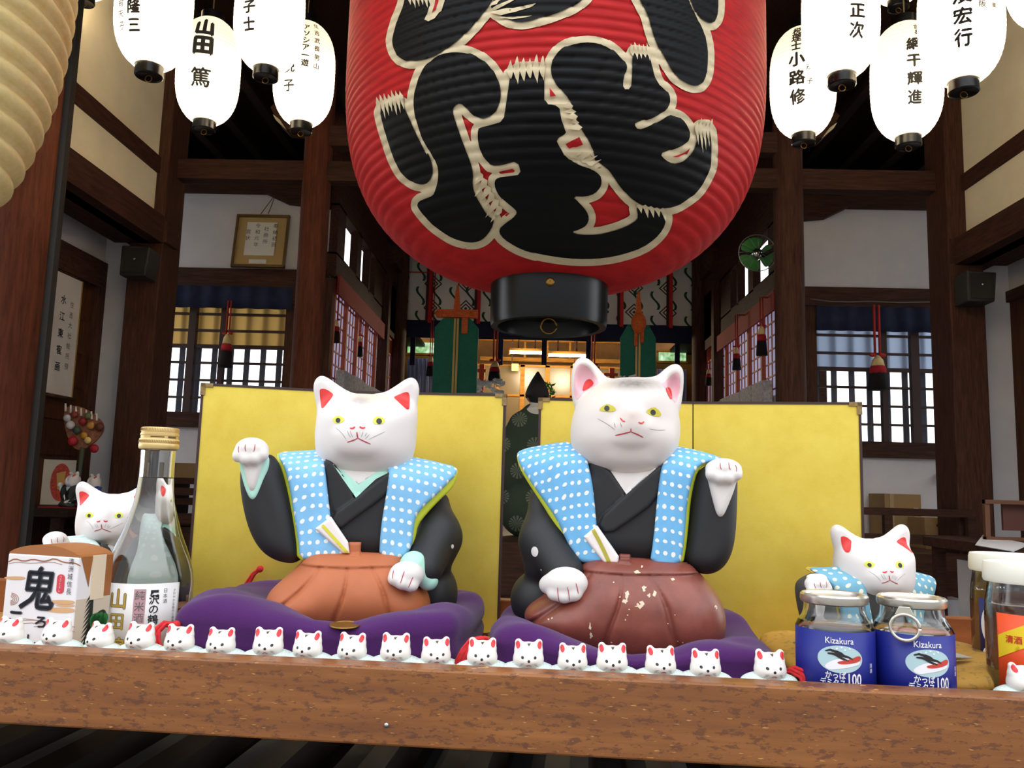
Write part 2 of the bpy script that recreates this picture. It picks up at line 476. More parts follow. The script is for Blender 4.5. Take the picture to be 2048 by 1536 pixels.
struct('door_1', w, WOOD('brown_door_boards', (58, 34, 22), (92, 56, 36), 2, 4.0))
struct('trim_2', MB().box(XA-0.1, XA+0.03, 4.2, 6.6, zl0, zl1), DARKY)
struct('trim_3', MB().box(XA-0.05, XA+0.03, 6.5, 6.6, -0.75, zl0), DARKZ)

# right side: upper wall, corner post, alcove
XR = at(1926, 300, 6.4).x
rb1, rb0 = at(1925, 478, 6.4).z, at(1922, 530, 6.4).z
struct('wall_right', MB().box(XR, XR+0.10, 4.2, 6.45, rb0, 4.0), CREAM)
rt1, rt0 = at(1928, 350, 6.4).z, at(1928, 382, 6.4).z
struct('trim_4', MB().box(XR-0.025, XR+0.02, 4.2, 6.45, rt0, rt1), DARKY, bevel=0.004)
b = MB().box(XR-0.10, XR+0.30, 4.2, 6.40, rb0, rb1); b.box(XR-0.13, XR+0.22, 6.39, 6.62, rb0+0.01, rb1-0.005)
struct('beam_right', b, DARKY)
ra, rb = at(1901, 615, 6.4).x, at(1971, 615, 6.4).x
struct('corner_post', MB().box(ra, rb, 6.4, 6.74, -0.75, 4.0), DARKZ, bevel=0.01)
XB = at(2019, 600, 6.6).x
struct('wall_back_right', MB().box(rb-0.02, XB, 6.6, 6.72, -0.75, 4.0), PLAST)
struct('wall_alcove_right', MB().box(XB, XB+0.1, 4.2, 6.62, at(2030, 578, 6.5).z, 4.0), PLAST)
struct('door_2', MB().box(XB+0.0, XB+0.1, 4.2, 6.6, -0.75, at(2030, 600, 6.5).z), MATS['brown_door_boards'])
struct('trim_5', MB().box(XB-0.03, XB+0.1, 4.2, 6.6, at(2030, 600, 6.5).z, at(2030, 578, 6.5).z), DARKY)

# the line of pillars, beams above and the balustrade
PL = at(617, 500, 6.5).x; PR = at(1587, 500, 6.5).x
for px_ in (PL, PR):
    m = MB(); m.lathe([(0.118, 0.0), (0.118, 4.0)], 32, (px_, 6.62, 0)); struct('pillar', m, REDW if px_ == PL else DARKZ, smooth=True, angle=0.8)
zc1, zc0 = at(470, 318, 6.55).z, at(470, 357, 6.55).z
struct('beam_cross', MB().box(xb-0.05, ra+0.05, 6.56, 6.68, zc0, zc1), DARK)
struct('beam_cross', MB().box(PL, PR, 6.56, 6.68, at(668, 285, 6.5).z, at(668, 245, 6.5).z), DARK)
for px_, s in ((PL, -1), (PR, 1)):
    nose = [(0, 0), (s*0.16, 0.01), (s*0.24, 0.09), (s*0.30, 0.20), (s*0.20, 0.30), (0, 0.30)]
    m = MB(); zz = at(560, 258, 6.5).z; m.prism([(px_+s*0.10+p[0], zz+p[1]) for p in nose], 6.52, 6.70)
    struct('beam_nose', m, DARK)
    m = MB(); m.prism([(px_+s*0.10+p[0], zz+p[1]) for p in ((s*0.15, 0.0), (s*0.245, 0.085), (s*0.27, 0.13), (s*0.21, 0.085))], 6.50, 6.53)
    struct('beam_nose_edge', m, M('cream_highlight', (220, 205, 170), 0.7))  # white highlight of the carved nose, put in as a cream-coloured edge
def railing(x0, x1, y):
    m = MB()
    for zr, h in ((0.30, 0.055), (0.10, 0.07)): m.box(x0, x1, y, y+0.06, zr-h/2, zr+h/2)
    n = max(2, int(abs(x1-x0)/0.75))
    for k in range(n+1):
        xx = x0+(x1-x0)*k/n; m.box(xx-0.03, xx+0.03, y+0.005, y+0.055, 0.0, 0.28)
    return m
struct('railing', railing(xb-0.02, PL, 6.30), DARK)
struct('railing', railing(PR, ra+0.05, 6.30), DARK)
struct('floor_step', MB().box(-6, 6.5, 5.86, 6.20, -0.75, -0.38), DARK)

# ---- window walls of the two side bays
WD = 7.6
def window_wall(pxl, pxr, yt, yh0, yh1, ysill0, ysill1, X0, X1, name, n, bars, hs, thick, mull, amber):
    z_top, zh1, zh0 = at((pxl+pxr)/2, yt, WD).z, at((pxl+pxr)/2, yh0, WD).z, at((pxl+pxr)/2, yh1, WD).z
    zs1, zs0 = at((pxl+pxr)/2, ysill0, WD).z, at((pxl+pxr)/2, ysill1, WD).z
    wx0, wx1 = at(pxl, 720, WD).x, at(pxr, 720, WD).x
    struct('wall_'+name+'_upper', MB().box(X0, X1, WD, WD+0.1, zh1-0.02, z_top+0.02), PLAST)
    struct('wall_'+name+'_lower', MB().box(X0, X1, WD, WD+0.1, 0.0, zs0+0.02), PLAST)
    struct('beam_'+name, MB().box(X0, X1, WD-0.05, WD+0.12, z_top, z_top+0.22), DARK)
    struct('trim_'+str(n), MB().box(X0, X1, WD-0.04, WD+0.13, zh0, zh1), DARK)
    struct('trim_'+str(n+1), MB().box(X0, X1, WD-0.04, WD+0.13, zs0, zs1), DARK)
    struct('light_block_'+name, MB().box(X0, X1, WD, 9.0, z_top+0.20, z_top+0.24).box(X0, X1, 8.96, 9.04, z_top+0.20, 4.0), ROOFW)  # added box that blocks outside light so the bay ceiling stays dark
    win = empty('window_'+str(n-10), ((wx0+wx1)/2, WD+0.05, zs1)); win['kind'] = 'structure'
    def rel(m): m.xf(Matrix.Translation(-Vector(win.location))); return m
    m = MB()
    if X0 < wx0: m.box(X0, wx0, WD, WD+0.1, zs1, zh0)
    if X1 > wx1: m.box(wx1, X1, WD, WD+0.1, zs1, zh0)
    rel(m).build('frame', DARKZ, win)
    m = MB()
    for y, t in zip(hs, thick):
        z = at((pxl+pxr)/2, y, WD).z; m.box(wx0, wx1, WD+0.02, WD+0.06, z-t/2, z+t/2)
    for p, t in mull:
        xx = at(p, 720, WD).x; m.box(xx-t/2, xx+t/2, WD+0.01, WD+0.07, zs1, zh0)
    rel(m).build('lattice', LATT, win)
    m = MB()
    for p in bars:
        xx = at(p, 720, WD).x; m.box(xx-0.024, xx+0.024, WD+0.13, WD+0.155, zs1, zh0)
    rel(m).build('outer_bars', BARS, win)
    if amber:
        zz = at((pxl+pxr)/2, hs[2], WD).z
        m = MB().box(wx0, wx1, WD+0.100, WD+0.104, zz, zh0)
        rel(m).build('blind', amber, win)
    return win, wx0, wx1, zh0
mt, nt, b_ = newmat('reed_blind'); tr = nd(nt, 'ShaderNodeBsdfTranslucent'); tr.inputs['Color'].default_value = lin((246, 222, 168)); 
mx = nd(nt, 'ShaderNodeMixShader'); mx.inputs[0].default_value = 0.75; b_.inputs['Base Color'].default_value = lin((200, 170, 110))
nt.links.new(b_.outputs[0], mx.inputs[1]); nt.links.new(tr.outputs[0], mx.inputs[2]); nt.links.new(mx.outputs[0], nt.nodes['Material Output'].inputs[0])
mt2, nt, b_ = newmat('thin_blue_blind'); tr = nd(nt, 'ShaderNodeBsdfTranslucent'); tr.inputs['Color'].default_value = lin((226, 236, 250))
mx = nd(nt, 'ShaderNodeMixShader'); mx.inputs[0].default_value = 0.9; b_.inputs['Base Color'].default_value = lin((200, 214, 232))
nt.links.new(b_.outputs[0], mx.inputs[1]); nt.links.new(tr.outputs[0], mx.inputs[2]); nt.links.new(mx.outputs[0], nt.nodes['Material Output'].inputs[0])
IL, IR = -1.92, 2.22
XWL0, XWL1 = xa-1.2, IL-0.085
w1, wl0, wl1, wlz = window_wall(302, 566, 388, 538, 606, 826, 856, XWL0, XWL1, 'left_bay', 11,
    [318+33*k for k in range(8)], [627, 660, 692, 725, 760, 795], [.02, .02, .035, .02, .02, .02], [(378, .07), (440, .05)], mt)
XWR0, XWR1 = IR+0.085, rb+1.2
w2, wr0, wr1, wrz = window_wall(1634, 1904, 420, 578, 615, 884, 916, XWR0, XWR1, 'right_bay', 13,
    [1642+36*k for k in range(8)], [671, 707, 739, 775, 812, 849], [.02, .02, .035, .02, .02, .02], [(1832, .075), (1770, .05)], mt2)
for (a, b, X, s) in ((535, 395, XWL1, -1), (1688, 425, XWR0, 1)):
    xx = at(a, b, WD).x; zt = at(a, b-25, WD).z; m = MB()
    m.prism([(X, zt), (xx, zt), (xx, zt-0.10), (xx+(X-xx)*0.35, zt-0.20), (X, zt-0.24)], WD-0.10, WD); struct('bracket', m, DARK)
# side jambs beside the pillars
struct('trim_6', MB().box(IL-0.14, IL, 7.48, 7.55, 0, 2.3), DARKZ)
struct('trim_7', MB().box(IR, IR+0.14, 7.48, 7.55, 0, 2.3), DARKZ)

# ---- inner side walls with clerestory and red lattice, and the inner pillars
IL, IR = -1.92, 2.22; ID0, ID1 = 7.56, 11.2
SHOJ, nt, b_ = newmat('shoji_paper'); tr = nd(nt, 'ShaderNodeBsdfTranslucent'); tr.inputs['Color'].default_value = lin((226, 222, 240))
mx = nd(nt, 'ShaderNodeMixShader'); mx.inputs[0].default_value = 0.8; b_.inputs['Base Color'].default_value = lin((220, 216, 230))
nt.links.new(b_.outputs[0], mx.inputs[1]); nt.links.new(tr.outputs[0], mx.inputs[2]); nt.links.new(mx.outputs[0], nt.nodes['Material Output'].inputs[0])
ORNG = M('vermilion_lattice', (176, 84, 48), 0.6)
REDB = M('red_reed_blind', (140, 34, 28), 0.8, var=0.3, vs=60)
for side, X, s in (('left', IL, -1), ('right', IR, 1)):
    o = 0.0 if s < 0 else -0.06
    zbl = 2.35+o
    m = MB(); m.box(X, X+s*0.10, ID0, ID1, zbl-0.02, zbl+0.22); struct('beam_inner_'+side, m, DARKY)
    m = MB(); m.box(X, X+s*0.10, ID0, ID1, 3.03+o, 4.0); struct('wall_inner_'+side, m, DARKY)
    m = MB(); yy = 6.75
    spans = [(7.86, 8.42), (8.62, 9.05), (9.12, 9.40)]
    edges = [ID0]+[q for sp in spans for q in sp]+[ID1]
    for i in range(0, len(edges), 2): m.box(X, X+s*0.08, edges[i], edges[i+1], zbl+0.2, 3.05+o)
    struct('wall_clerestory_'+side, m, DARKY)
    win = empty('window_%d' % (3 if s < 0 else 4), (X, 8.9, 1.4)); win['kind'] = 'structure'
    m = MB(); m.box(X+s*0.05, X+s*0.056, ID0, 10.0, 1.3, zbl); m.xf(Matrix.Translation(-Vector(win.location))); m.build('paper', SHOJ, win)
    m = MB()
    y = ID0+0.1
    k = 0
    while y < 9.98:
        t = 0.05 if k % 4 == 0 else 0.010
        m.box(X+s*(0.01 if k % 4 == 0 else 0.040), X+s*0.05, y-t/2, y+t/2, 1.3, zbl); y += 0.13; k += 1
    for k in range(8): m.box(X+s*0.038, X+s*0.05, ID0, 10.0, 1.40+0.13*k-0.007, 1.40+0.13*k+0.007)
    m.xf(Matrix.Translation(-Vector(win.location))); m.build('lattice', ORNG, win)
    m = MB(); m.box(X-s*0.04, X-s*0.02, ID0, 9.98, zbl-0.19, zbl); m.xf(Matrix.Translation(-Vector(win.location))); m.build('blind', REDB, win)
    m = MB(); m.box(X, X+s*0.1, ID0, ID1, 0, 1.32); struct('wall_lower_'+side, m, PLAST)
    m = MB(); m.box(X-0.07, X+0.07, 9.98, 10.12, 0, 3.0); struct('trim_%d' % (8 if s < 0 else 9), m, DARKZ)
    # paper screen further in
    win = empty('window_%d' % (5 if s < 0 else 6), (X, 10.6, 1.4)); win['kind'] = 'structure'
    m = MB(); m.box(X+s*0.05, X+s*0.056, 10.12, ID1, 1.3, 2.1); m.xf(Matrix.Translation(-Vector(win.location))); m.build('paper', SHOJ, win)
    m = MB()
    for k in range(6): m.box(X+s*0.03, X+s*0.05, 10.2+0.17*k, 10.215+0.17*k, 1.3, 2.4)
    for z in (1.5, 1.8, 2.1, 2.3): m.box(X+s*0.03, X+s*0.05, 10.12, ID1, z, z+0.02)
    m.box(X+s*0.05, X+s*0.06, 10.12, ID1, 2.1, 2.4)
    m.xf(Matrix.Translation(-Vector(win.location))); m.build('lattice', ORNG, win)
    m = MB(); m.box(X, X+s*0.1, 10.12, ID1, 2.4, 3.0); struct('wall_far_'+side, m, DARKY)
for p in (797, 1401):
    X = at(p, 640, 11.0).x; m = MB(); m.lathe([(0.115, 0), (0.115, 4.0)], 28, (X, 11.0, 0)); struct('inner_pillar', m, DARKZ, smooth=True, angle=0.8)

# ---- the sanctuary at the back
GOLDW = WOOD('honey_timber', (128, 78, 26), (196, 134, 56), 0, 4.0)
struct('wall_back', MB().box(-3.1, 3.9, 15.0, 15.2, -0.75, 4.0), M('sanctuary_gold_wall', (150, 98, 36), 0.5, var=0.35, vs=2.0))
struct('wall_outer_left', MB().box(-3.1, -3.0, 11.1, 15.0, -0.75, 2.9), DARKY)
struct('wall_outer_right', MB().box(3.8, 3.9, 11.1, 15.0, -0.75, 2.9), DARKY)
m = MB(); m.box(-2.05, 2.4, 11.1, 11.2, 2.82, 4.0); m.box(-3.1, IL, 11.21, 11.3, 0, 2.82); m.box(IR, 3.9, 11.21, 11.3, 0, 2.82); struct('wall_lintel', m, DARK)
# ---------------------------------------------------------------- things in the sanctuary and on the walls
BLACK = M('black_thread', (16, 14, 15), 0.9); REDT = M('red_thread', (168, 22, 34), 0.85)
CREAMT = M('cream_silk', (226, 200, 140), 0.8); REDC = M('red_cord', (176, 40, 28), 0.8)
def tassel(px, ytop, yknot, yend, D, w, label, peg=None):
    a, k, e = at(px, ytop, D), at(px, yknot, D), at(px, yend, D); r = w/2/FPX*D; h = k.z-e.z
    t = empty('hanging_tassel', (k.x, D, e.z), 0, label, 'tassel', 'red and black tassels hanging in the hall')
    m = MB()
    for s in (-1, 1): m.tube([(s*r*0.25, 0, h), (s*r*0.25, 0, a.z-e.z)], r*0.13, 6)
    for s in (-1, 1): m.ball((s*r*0.5, 0, h+r*0.1), r*0.4, r*0.18, r*0.22, 10, 6)
    if peg is not None: m.tube([(0, 0, a.z-e.z), (peg-k.x, 0, a.z-e.z)], 0.008, 6)
    m.build('cord', REDC, t, True)
    m = MB(); m.lathe([(r*0.2, h), (r*0.55, h-h*0.12), (r*0.7, h-h*0.3)], 16); m.build('knot', CREAMT, t, True)
    m = MB(); m.lathe([(r*0.72, h*0.70), (r*0.82, h*0.62), (r*0.84, h*0.48)], 16); m.build('band', REDT, t, True)
    m = MB(); n = 20; prof = [(r*0.80, h*0.50), (r*0.9, h*0.3), (r, 0.0)]
    m.lathe(prof, n)
    m.v = [(x*(1+0.06*math.cos(10*math.atan2(y, x))), y*(1+0.06*math.cos(10*math.atan2(y, x))), z) for x, y, z in m.v]
    m.build('skirt', BLACK, t, True)
for a in ((455, 601, 668, 735, 7.515, 26, 'tassel on long red cord before the left lattice window'),
          (1755, 610, 712, 780, 7.515, 38, 'tassel on long red cord before the right lattice window'),
          (672, 575, 640, 685, 7.75, 20, 'near tassel hanging before the left red lattice wall', IL),
          (720, 610, 672, 713, 8.8, 15, 'far tassel hanging before the left red lattice wall', IL),
          (765, 690, 716, 746, 10.55, 13, 'small tassel between the left inner pillar and the red lattice', IL),
          (1523, 595, 652, 711, 7.75, 22, 'near tassel hanging before the right red lattice wall', IR),
          (1473, 630, 694, 740, 8.6, 17, 'far tassel hanging before the right red lattice wall', IR),
          (1417, 700, 738, 771, 10.35, 13, 'small tassel between the right inner pillar and the red lattice', IR),
          (990, 550, 722, 765, 11.03, 26, 'tassel to the right of the left green panel'),
          (1186, 555, 730, 772, 11.03, 24, 'tassel above the right big cat between gold screens and lantern'),
          (862, 545, 712, 752, 11.03, 16, 'tassel at the left edge of the left green panel', at(806, 545, 11.03).x)):
    tassel(*a)

# patterned altar curtain
mt, nt, b = newmat('white_brocade')
co = objcoord(nt, (1, 1, 1)); sep = nd(nt, 'ShaderNodeSeparateXYZ'); nt.links.new(co, sep.inputs[0])
def tri(v, per, off=0.0):
    f = math_(nt, 'FRACT', math_(nt, 'ADD', math_(nt, 'DIVIDE', v, per), off)); return math_(nt, 'ABSOLUTE', math_(nt, 'SUBTRACT', f, 0.5))
u, v = tri(sep.outputs[0], 0.46), tri(sep.outputs[2], 0.34)
dia = math_(nt, 'ADD', math_(nt, 'MULTIPLY', u, 1.3), v)
ring = math_(nt, 'SINE', math_(nt, 'MULTIPLY', dia, 44.0))
inside = math_(nt, 'LESS_THAN', dia, 0.42)
rm = math_(nt, 'MULTIPLY', math_(nt, 'GREATER_THAN', ring, 0.1), inside)
wv = math_(nt, 'MULTIPLY', math_(nt, 'SINE', math_(nt, 'MULTIPLY', sep.outputs[2], 2*PI/0.34)), 0.05)
u2 = tri(math_(nt, 'ADD', sep.outputs[0], wv), 0.23, 0.25)
band = math_(nt, 'MULTIPLY', math_(nt, 'LESS_THAN', u2, 0.075), math_(nt, 'GREATER_THAN', v, 0.12))
c1 = mixc(nt, rm, lin((226, 226, 216)), lin((70, 56, 34)))
c2 = mixc(nt, band, c1, lin((24, 70, 46)))
nt.links.new(c2, b.inputs['Base Color']); b.inputs['Roughness'].default_value = 0.9
xL, xR_ = at(815, 600, 11.08).x, at(1387, 600, 11.08).x
zT, zB = at(900, 500, 11.08).z, at(900, 641, 11.08).z
cur = empty('altar_curtain', ((xL+xR_)/2, 11.08, zB), 0, 'white curtain with green and brown pattern and red ribbons above the altar', 'curtain')
m = MB(); n = 60; vs, fs = [], []
for i in range(n+1):
    xx = (xL-xR_)/2+(xR_-xL)*i/n
    for z in (0, (zT-zB)*0.5, zT-zB): vs.append((xx, 0.012*math.sin(i*0.9), z))
for i in range(n):
    for j in (0, 1): fs.append((i*3+j, i*3+3+j, i*3+4+j, i*3+1+j))
m.add(vs, fs); o = m.build('cloth', mt, cur, True, fix=False); sd = o.modifiers.new('thickness', 'SOLIDIFY'); sd.thickness = 0.006
for p in (856, 953, 1238, 1336):
    xx = at(p, 600, 11.08).x-cur.location.x
    MB().box(xx-0.025, xx+0.012, -0.03, -0.02, -0.02, zT-zB).build('ribbon', M('maroon_ribbon', (70, 26, 36), 0.8), cur)
    MB().box(xx+0.012, xx+0.06, -0.032, -0.021, -0.04, zT-zB).build('ribbon', M('red_ribbon', (206, 42, 36), 0.8), cur)
def valance(px0, px1, y0, y1, D, label, name='navy_valance'):
    xl, xr = at(px0, y1, D).x, at(px1, y1, D).x; zb, zt = at((px0+px1)/2, y1, D).z, at((px0+px1)/2, y0, D).z
    m = MB(); n = 40; vs, fs = [], []
    for i in range(n+1):
        for z in (0, zt-zb): vs.append((xl+(xr-xl)*i/n-(xl+xr)/2, 0.012*math.sin(i*1.1), z))
    for i in range(n): fs.append((2*i, 2*i+2, 2*i+3, 2*i+1))
    m.add(vs, fs); o = m.build(name, NAVY, None, True, fix=False); o.location = ((xl+xr)/2, D, zb)
    sd = o.modifiers.new('thickness', 'SOLIDIFY'); sd.thickness = 0.008
    return tag(o, label, 'curtain')
valance(312, 584, 572, 616, 7.548, 'navy blue valance along the top of the left lattice window')
valance(1634, 1896, 614, 663, 7.548, 'navy blue valance along the top of the right lattice window')
valance(745, 1460, 545, 681, 11.22, 'wide navy valance below the patterned altar curtain')
# navy strips hanging in front of the altar
for p in (828, 1003, 1090, 1178, 1355):
    o = pbox(p-5, 545, p+5, 730, 11.24, 0.02).build('navy_strip', NAVY)
    tag(o, {828: 'navy strip hanging left of the left green panel', 1003: 'navy strip hanging over the left end of the lit tubes', 1090: 'navy strip hanging between the two lit tubes',
            1178: 'navy strip hanging over the right end of the lit tubes', 1355: 'navy strip hanging right of the right green panel'}[p], 'cloth strip', 'navy strips hanging before the altar')
# green panels with gold strip and orange ornament
GRN = M('green_cloth', (28, 112, 88), 0.85, var=0.1, vs=30); GOLDB = M('gold_braid', (196, 160, 92), 0.5, 0.3); ORB = M('orange_brocade', (206, 92, 24), 0.7, var=0.3, vs=60)
for (l, r, yt, yc, kind) in ((867, 955, 634, 656, 0), (1240, 1311, 648, 676, 1)):
    D = 9.2; c = (l+r)/2; X0, X1 = at(l, 720, D).x, at(r, 720, D).x; cx = (X0+X1)/2
    zt, zc_ = at(c, yt, D).z, at(c, yc, D).z
    t = empty('ceremonial_panel', (cx, D, 0), 0, ('green cloth panel with gold strip and crossing orange tie, left of the lantern base' if kind == 0 else
              'green cloth panel with gold strip and round orange knot, right of the lantern base'), 'panel', 'green panels before the altar')
    w = (X1-X0)/2
    m = MB(); m.prism([(-w, 0.5), (w, 0.5), (w, zc_), (w*0.62, zt-0.02), (0.12*w, zt), (-0.12*w, zt), (-w*0.62, zt-0.02), (-w, zc_)], -0.02, 0.02); m.build('cloth', GRN, t, bevel=0.004)
    m = MB(); m.box(-0.03, -0.008, -0.03, -0.02, 0.5, zt+0.3); m.box(0.004, 0.026, -0.03, -0.02, 0.5, zt); m.build('gold_strip', GOLDB, t)
    m = MB(); m.box(-w*0.6, w*0.6, -0.06, 0.06, 0, 0.06); m.box(-0.04, 0.04, -0.03, 0.03, 0.05, 0.55); m.build('stand', DARK, t)
    m = MB(); m.prism([(-0.05, zt-0.02), (0.05, zt-0.02), (0.012, zt+0.36), (-0.012, zt+0.36)], -0.05, -0.03)
    if kind == 0:
        m.box(-w*0.9, w*0.95, -0.09, -0.03, zt-0.02, zt+0.07); m.box(w*0.25, w*0.52, -0.07, -0.03, zt-0.20, zt)
        for s in (-1, 1): m.ball((s*w*0.75, -0.07, zt+0.025), 0.06, 0.03, 0.04, 12, 8)
    else:
        m.ball((0.0, -0.06, zt+0.0), 0.085, 0.05, 0.12, 14, 10); m.box(-0.05, -0.01, -0.06, -0.03, zt-0.26, zt); m.box(0.02, 0.06, -0.06, -0.03, zt-0.22, zt)
    m.build('ornament', ORB, t)
# lit tubes, cabinets and small lamps
LAMP, nt, b = newmat('lit_tube'); b.inputs['Emission Color'].default_value = (1, 0.93, 0.72, 1); b.inputs['Emission Strength'].default_value = 30.0
YLAMP, nt, b = newmat('lit_yellow_shade'); b.inputs['Base Color'].default_value = lin((240, 210, 90)); b.inputs['Emission Color'].default_value = lin((255, 214, 90)); b.inputs['Emission Strength'].default_value = 1.2
for i, (a, b_, y) in enumerate(((1020, 1087, 705), (1097, 1172, 711))):
    p, q = at(a, y, 12.2), at(b_, y, 12.2)
    t = empty('tube_lamp', (p+q)/2, 0, ('left' if i == 0 else 'right')+' lit fluorescent tube below the lantern base', 'lamp', 'fluorescent tubes')
    L = (q-p).length/2; m = MB(); m.tube([(-L, 0, 0), (L, 0, 0)], 0.022, 12); m.build('tube', LAMP, t, True)
    l_ = bpy.data.lights.new('tube_fill_light', 'POINT'); l_.energy = 52; l_.color = (1, .86, .58); l_.shadow_soft_size = .15; lo = bpy.data.objects.new('tube_fill_light', l_); COL.objects.link(lo); lo.parent = t; lo.location = (0, 0, -.12)  # extra point light added below the tube to brighten the sanctuary
    m = MB(); m.box(-L, L, -0.02, 0.05, 0.025, 0.06); m.box(-L-0.02, -L, -0.03, 0.03, -0.03, 0.05); m.box(L, L+0.02, -0.03, 0.03, -0.03, 0.05); m.build('fixture', GOLDW, t)
    m = MB(); m.box(-L*0.5-0.01, -L*0.5+0.01, 0, 0.02, 0.06, 4.0-t.location.z); m.box(L*0.5-0.01, L*0.5+0.01, 0, 0.02, 0.06, 4.0-t.location.z); m.build('hanger', DARK, t)
CABG, nt, b = newmat('cabinet_glass'); b.inputs['Base Color'].default_value = lin((120, 100, 70)); b.inputs['Roughness'].default_value = 0.25; b.inputs['Specular IOR Level'].default_value = 0.4
cx0, cx1 = at(945, 760, 13.2).x, at(1245, 760, 13.2).x; zt = at(1095, 730, 13.2).z
cab = empty('altar_cabinet', ((cx0+cx1)/2, 13.2, 0), 0, 'honey brown glazed altar cabinet behind the seated priest', 'cabinet')
W = (cx1-cx0)/2
MB().box(-W, W, 0.05, 0.5, 0, zt).build('body', M('cabinet_inside', (86, 58, 34), 0.7, var=0.6, vs=9), cab)
for k in range(6):
    xa_ = -W+2*W*k/6; xb_ = xa_+2*W/6; d = None
    m = MB()
    m.box(xa_, xa_+0.035, 0, 0.05, 0.3, zt); m.box(xb_-0.035, xb_, 0, 0.05, 0.3, zt)
    for z in (0.3, zt*0.55, zt*0.78, zt-0.04): m.box(xa_, xb_, 0, 0.05, z, z+0.035)
    d = m.build('door', GOLDW, cab)
    MB().box(xa_+0.035, xb_-0.035, 0.02, 0.03, 0.3, zt).build('glass', CABG, d)
for p in (1030, 1153):
    o = pbox(p-7, 727, p+7, 741, 13.0, 0.06).build('yellow_lamp', YLAMP, bevel=0.01); tag(o, ('left' if p < 1100 else 'right')+' small square yellow lamp over the altar cabinet', 'lamp', 'square yellow lamps')
    o2 = pbox(p-1, 300, p+1, 727, 13.02, 0.01); zt2 = max(v[2] for v in o2.v); o2.v = [(a_, b_, 4.0 if c_ > zt2-1e-6 else c_) for a_, b_, c_ in o2.v]; o2.build('hanger', DARK, o)
# gilt upper altar front with beams
m = MB()
for y0, y1 in ((676, 684), (716, 724)): pbox(960, y0, 1245, y1, 13.6, 0.08, m)
for p in (1000, 1050, 1095, 1140, 1190): pbox(p-2, 684, p+2, 720, 13.62, 0.05, m)
struct('trim_20', m, GOLDW)
for (a, b_, y0, y1, n) in ((815, 868, 684, 706, 7), (1318, 1372, 704, 722, 8)):
    win = empty('window_%d' % n, at((a+b_)/2, y1, 14.8)); win['kind'] = 'structure'
    lv, nt, b = newmat('foliage_glimpse_%d' % n); f = noise(nt, objcoord(nt), 14, 5)
    nt.links.new(ramp(nt, f, [(0.35, lin((30, 80, 40))), (0.5, lin((110, 190, 110))), (0.7, lin((220, 250, 230)))]), b.inputs['Emission Color']); b.inputs['Emission Strength'].default_value = 0.8
    m = pbox(a, y0, b_, y1, 14.8, 0.05); m.xf(Matrix.Translation(-Vector(win.location))); m.build('pane', lv, win)
    m = pbox(a-3, y0-4, b_+3, y0, 14.75, 0.1); pbox(a-3, y1, b_+3, y1+4, 14.75, 0.1, m); m.xf(Matrix.Translation(-Vector(win.location))); m.build('frame', GOLDW, win)
SHEER = M('blue_white_sheer', (176, 184, 214), 0.9, var=0.15, vs=9, vscale=(6, 1, 0.5))
for (a, b_, y0, y1, l) in ((812, 868, 716, 800, 'left'), (1314, 1372, 738, 812, 'right')):
    m = MB(); D = 11.6; xl, xr = at(a, y1, D).x, at(b_, y1, D).x; zt_ = at(a, y0, D).z; vs, fs = [], []
    for i in range(31):
        for z in (0.0, zt_): vs.append((xl+(xr-xl)*i/30-(xl+xr)/2, 0.02*math.sin(i*1.4), z))
    for i in range(30): fs.append((2*i, 2*i+2, 2*i+3, 2*i+1))
    m.add(vs, fs); o = m.build('sheer_curtain', SHEER, None, True, fix=False); o.location = ((xl+xr)/2, D, 0)
    sd = o.modifiers.new('thickness', 'SOLIDIFY'); sd.thickness = 0.004
    tag(o, 'pale blue sheer curtain beside the %s green panel' % l, 'curtain')
# red stand posts and folded white paper
for (p, y0, y1, l) in ((958, 728, 790, 'left'), (1222, 736, 800, 'right')):
    m = pbox(p-5, y0, p+5, y1+300, 11.9, 0.05)
    zb_ = min(v[2] for v in m.v); m.v = [(a_, b_, 0.0 if c_ < zb_+1e-6 else c_) for a_, b_, c_ in m.v]; pbox(p-14, y0+10, p+14, y0+16, 11.88, 0.04, m)
    tag(m.build('vermilion_stand', M('vermilion_paint', (196, 70, 34), 0.5)), 'vermilion post stand beside the %s green panel' % l, 'stand')
PAPER = M('white_paper', (232, 232, 236), 0.9)
def paper_pile(px, py, w, D, label, k=9):
    c = at(px, py, D); m = MB(); rnd = random.Random(px)
    for i in range(k*3):
        q = Vector((rnd.uniform(-1, 1)*w, rnd.uniform(-.3, .3)*w, rnd.uniform(0, .8)*w)); n0 = len(m.v)
        m.box(-w*.28, w*.28, -w*.16, w*.16, -0.004, 0.004); m.xf(Matrix.Translation(q+Vector((0, 0, w*.1))) @ Matrix.Rotation(rnd.uniform(-1, 1), 4, 'X') @ Matrix.Rotation(rnd.uniform(-.9, .9), 4, 'Y'), n0)
    m.box(-w*1.1, w*1.1, -w*.35, w*.35, -c.z, 0)
    o = m.build('paper_streamers', PAPER); o.location = c; return tag(o, label, 'paper')
paper_pile(975, 786, 0.17, 9.6, 'heap of white folded paper beside the left green panel')
paper_pile(1262, 778, 0.15, 8.8, 'heap of white folded paper behind the right big cat\'s ears')
# grey patterned ledges under the red lattice walls
GPAT = M('grey_patterned_paper', (196, 196, 202), 0.9, var=0.4, vs=34)
for X, s, l in ((IL, -1, 'left'), (IR, 1, 'right')):
    m = MB()
    for k in range(5): m.box(X-s*0.10, X-s*0.02, 7.7+0.46*k, 8.14+0.46*k, 0.0, 1.46+0.012*(k % 2))
    tag(m.build('patterned_screen', GPAT), 'low grey patterned screen along the %s red lattice wall' % l, 'screen')
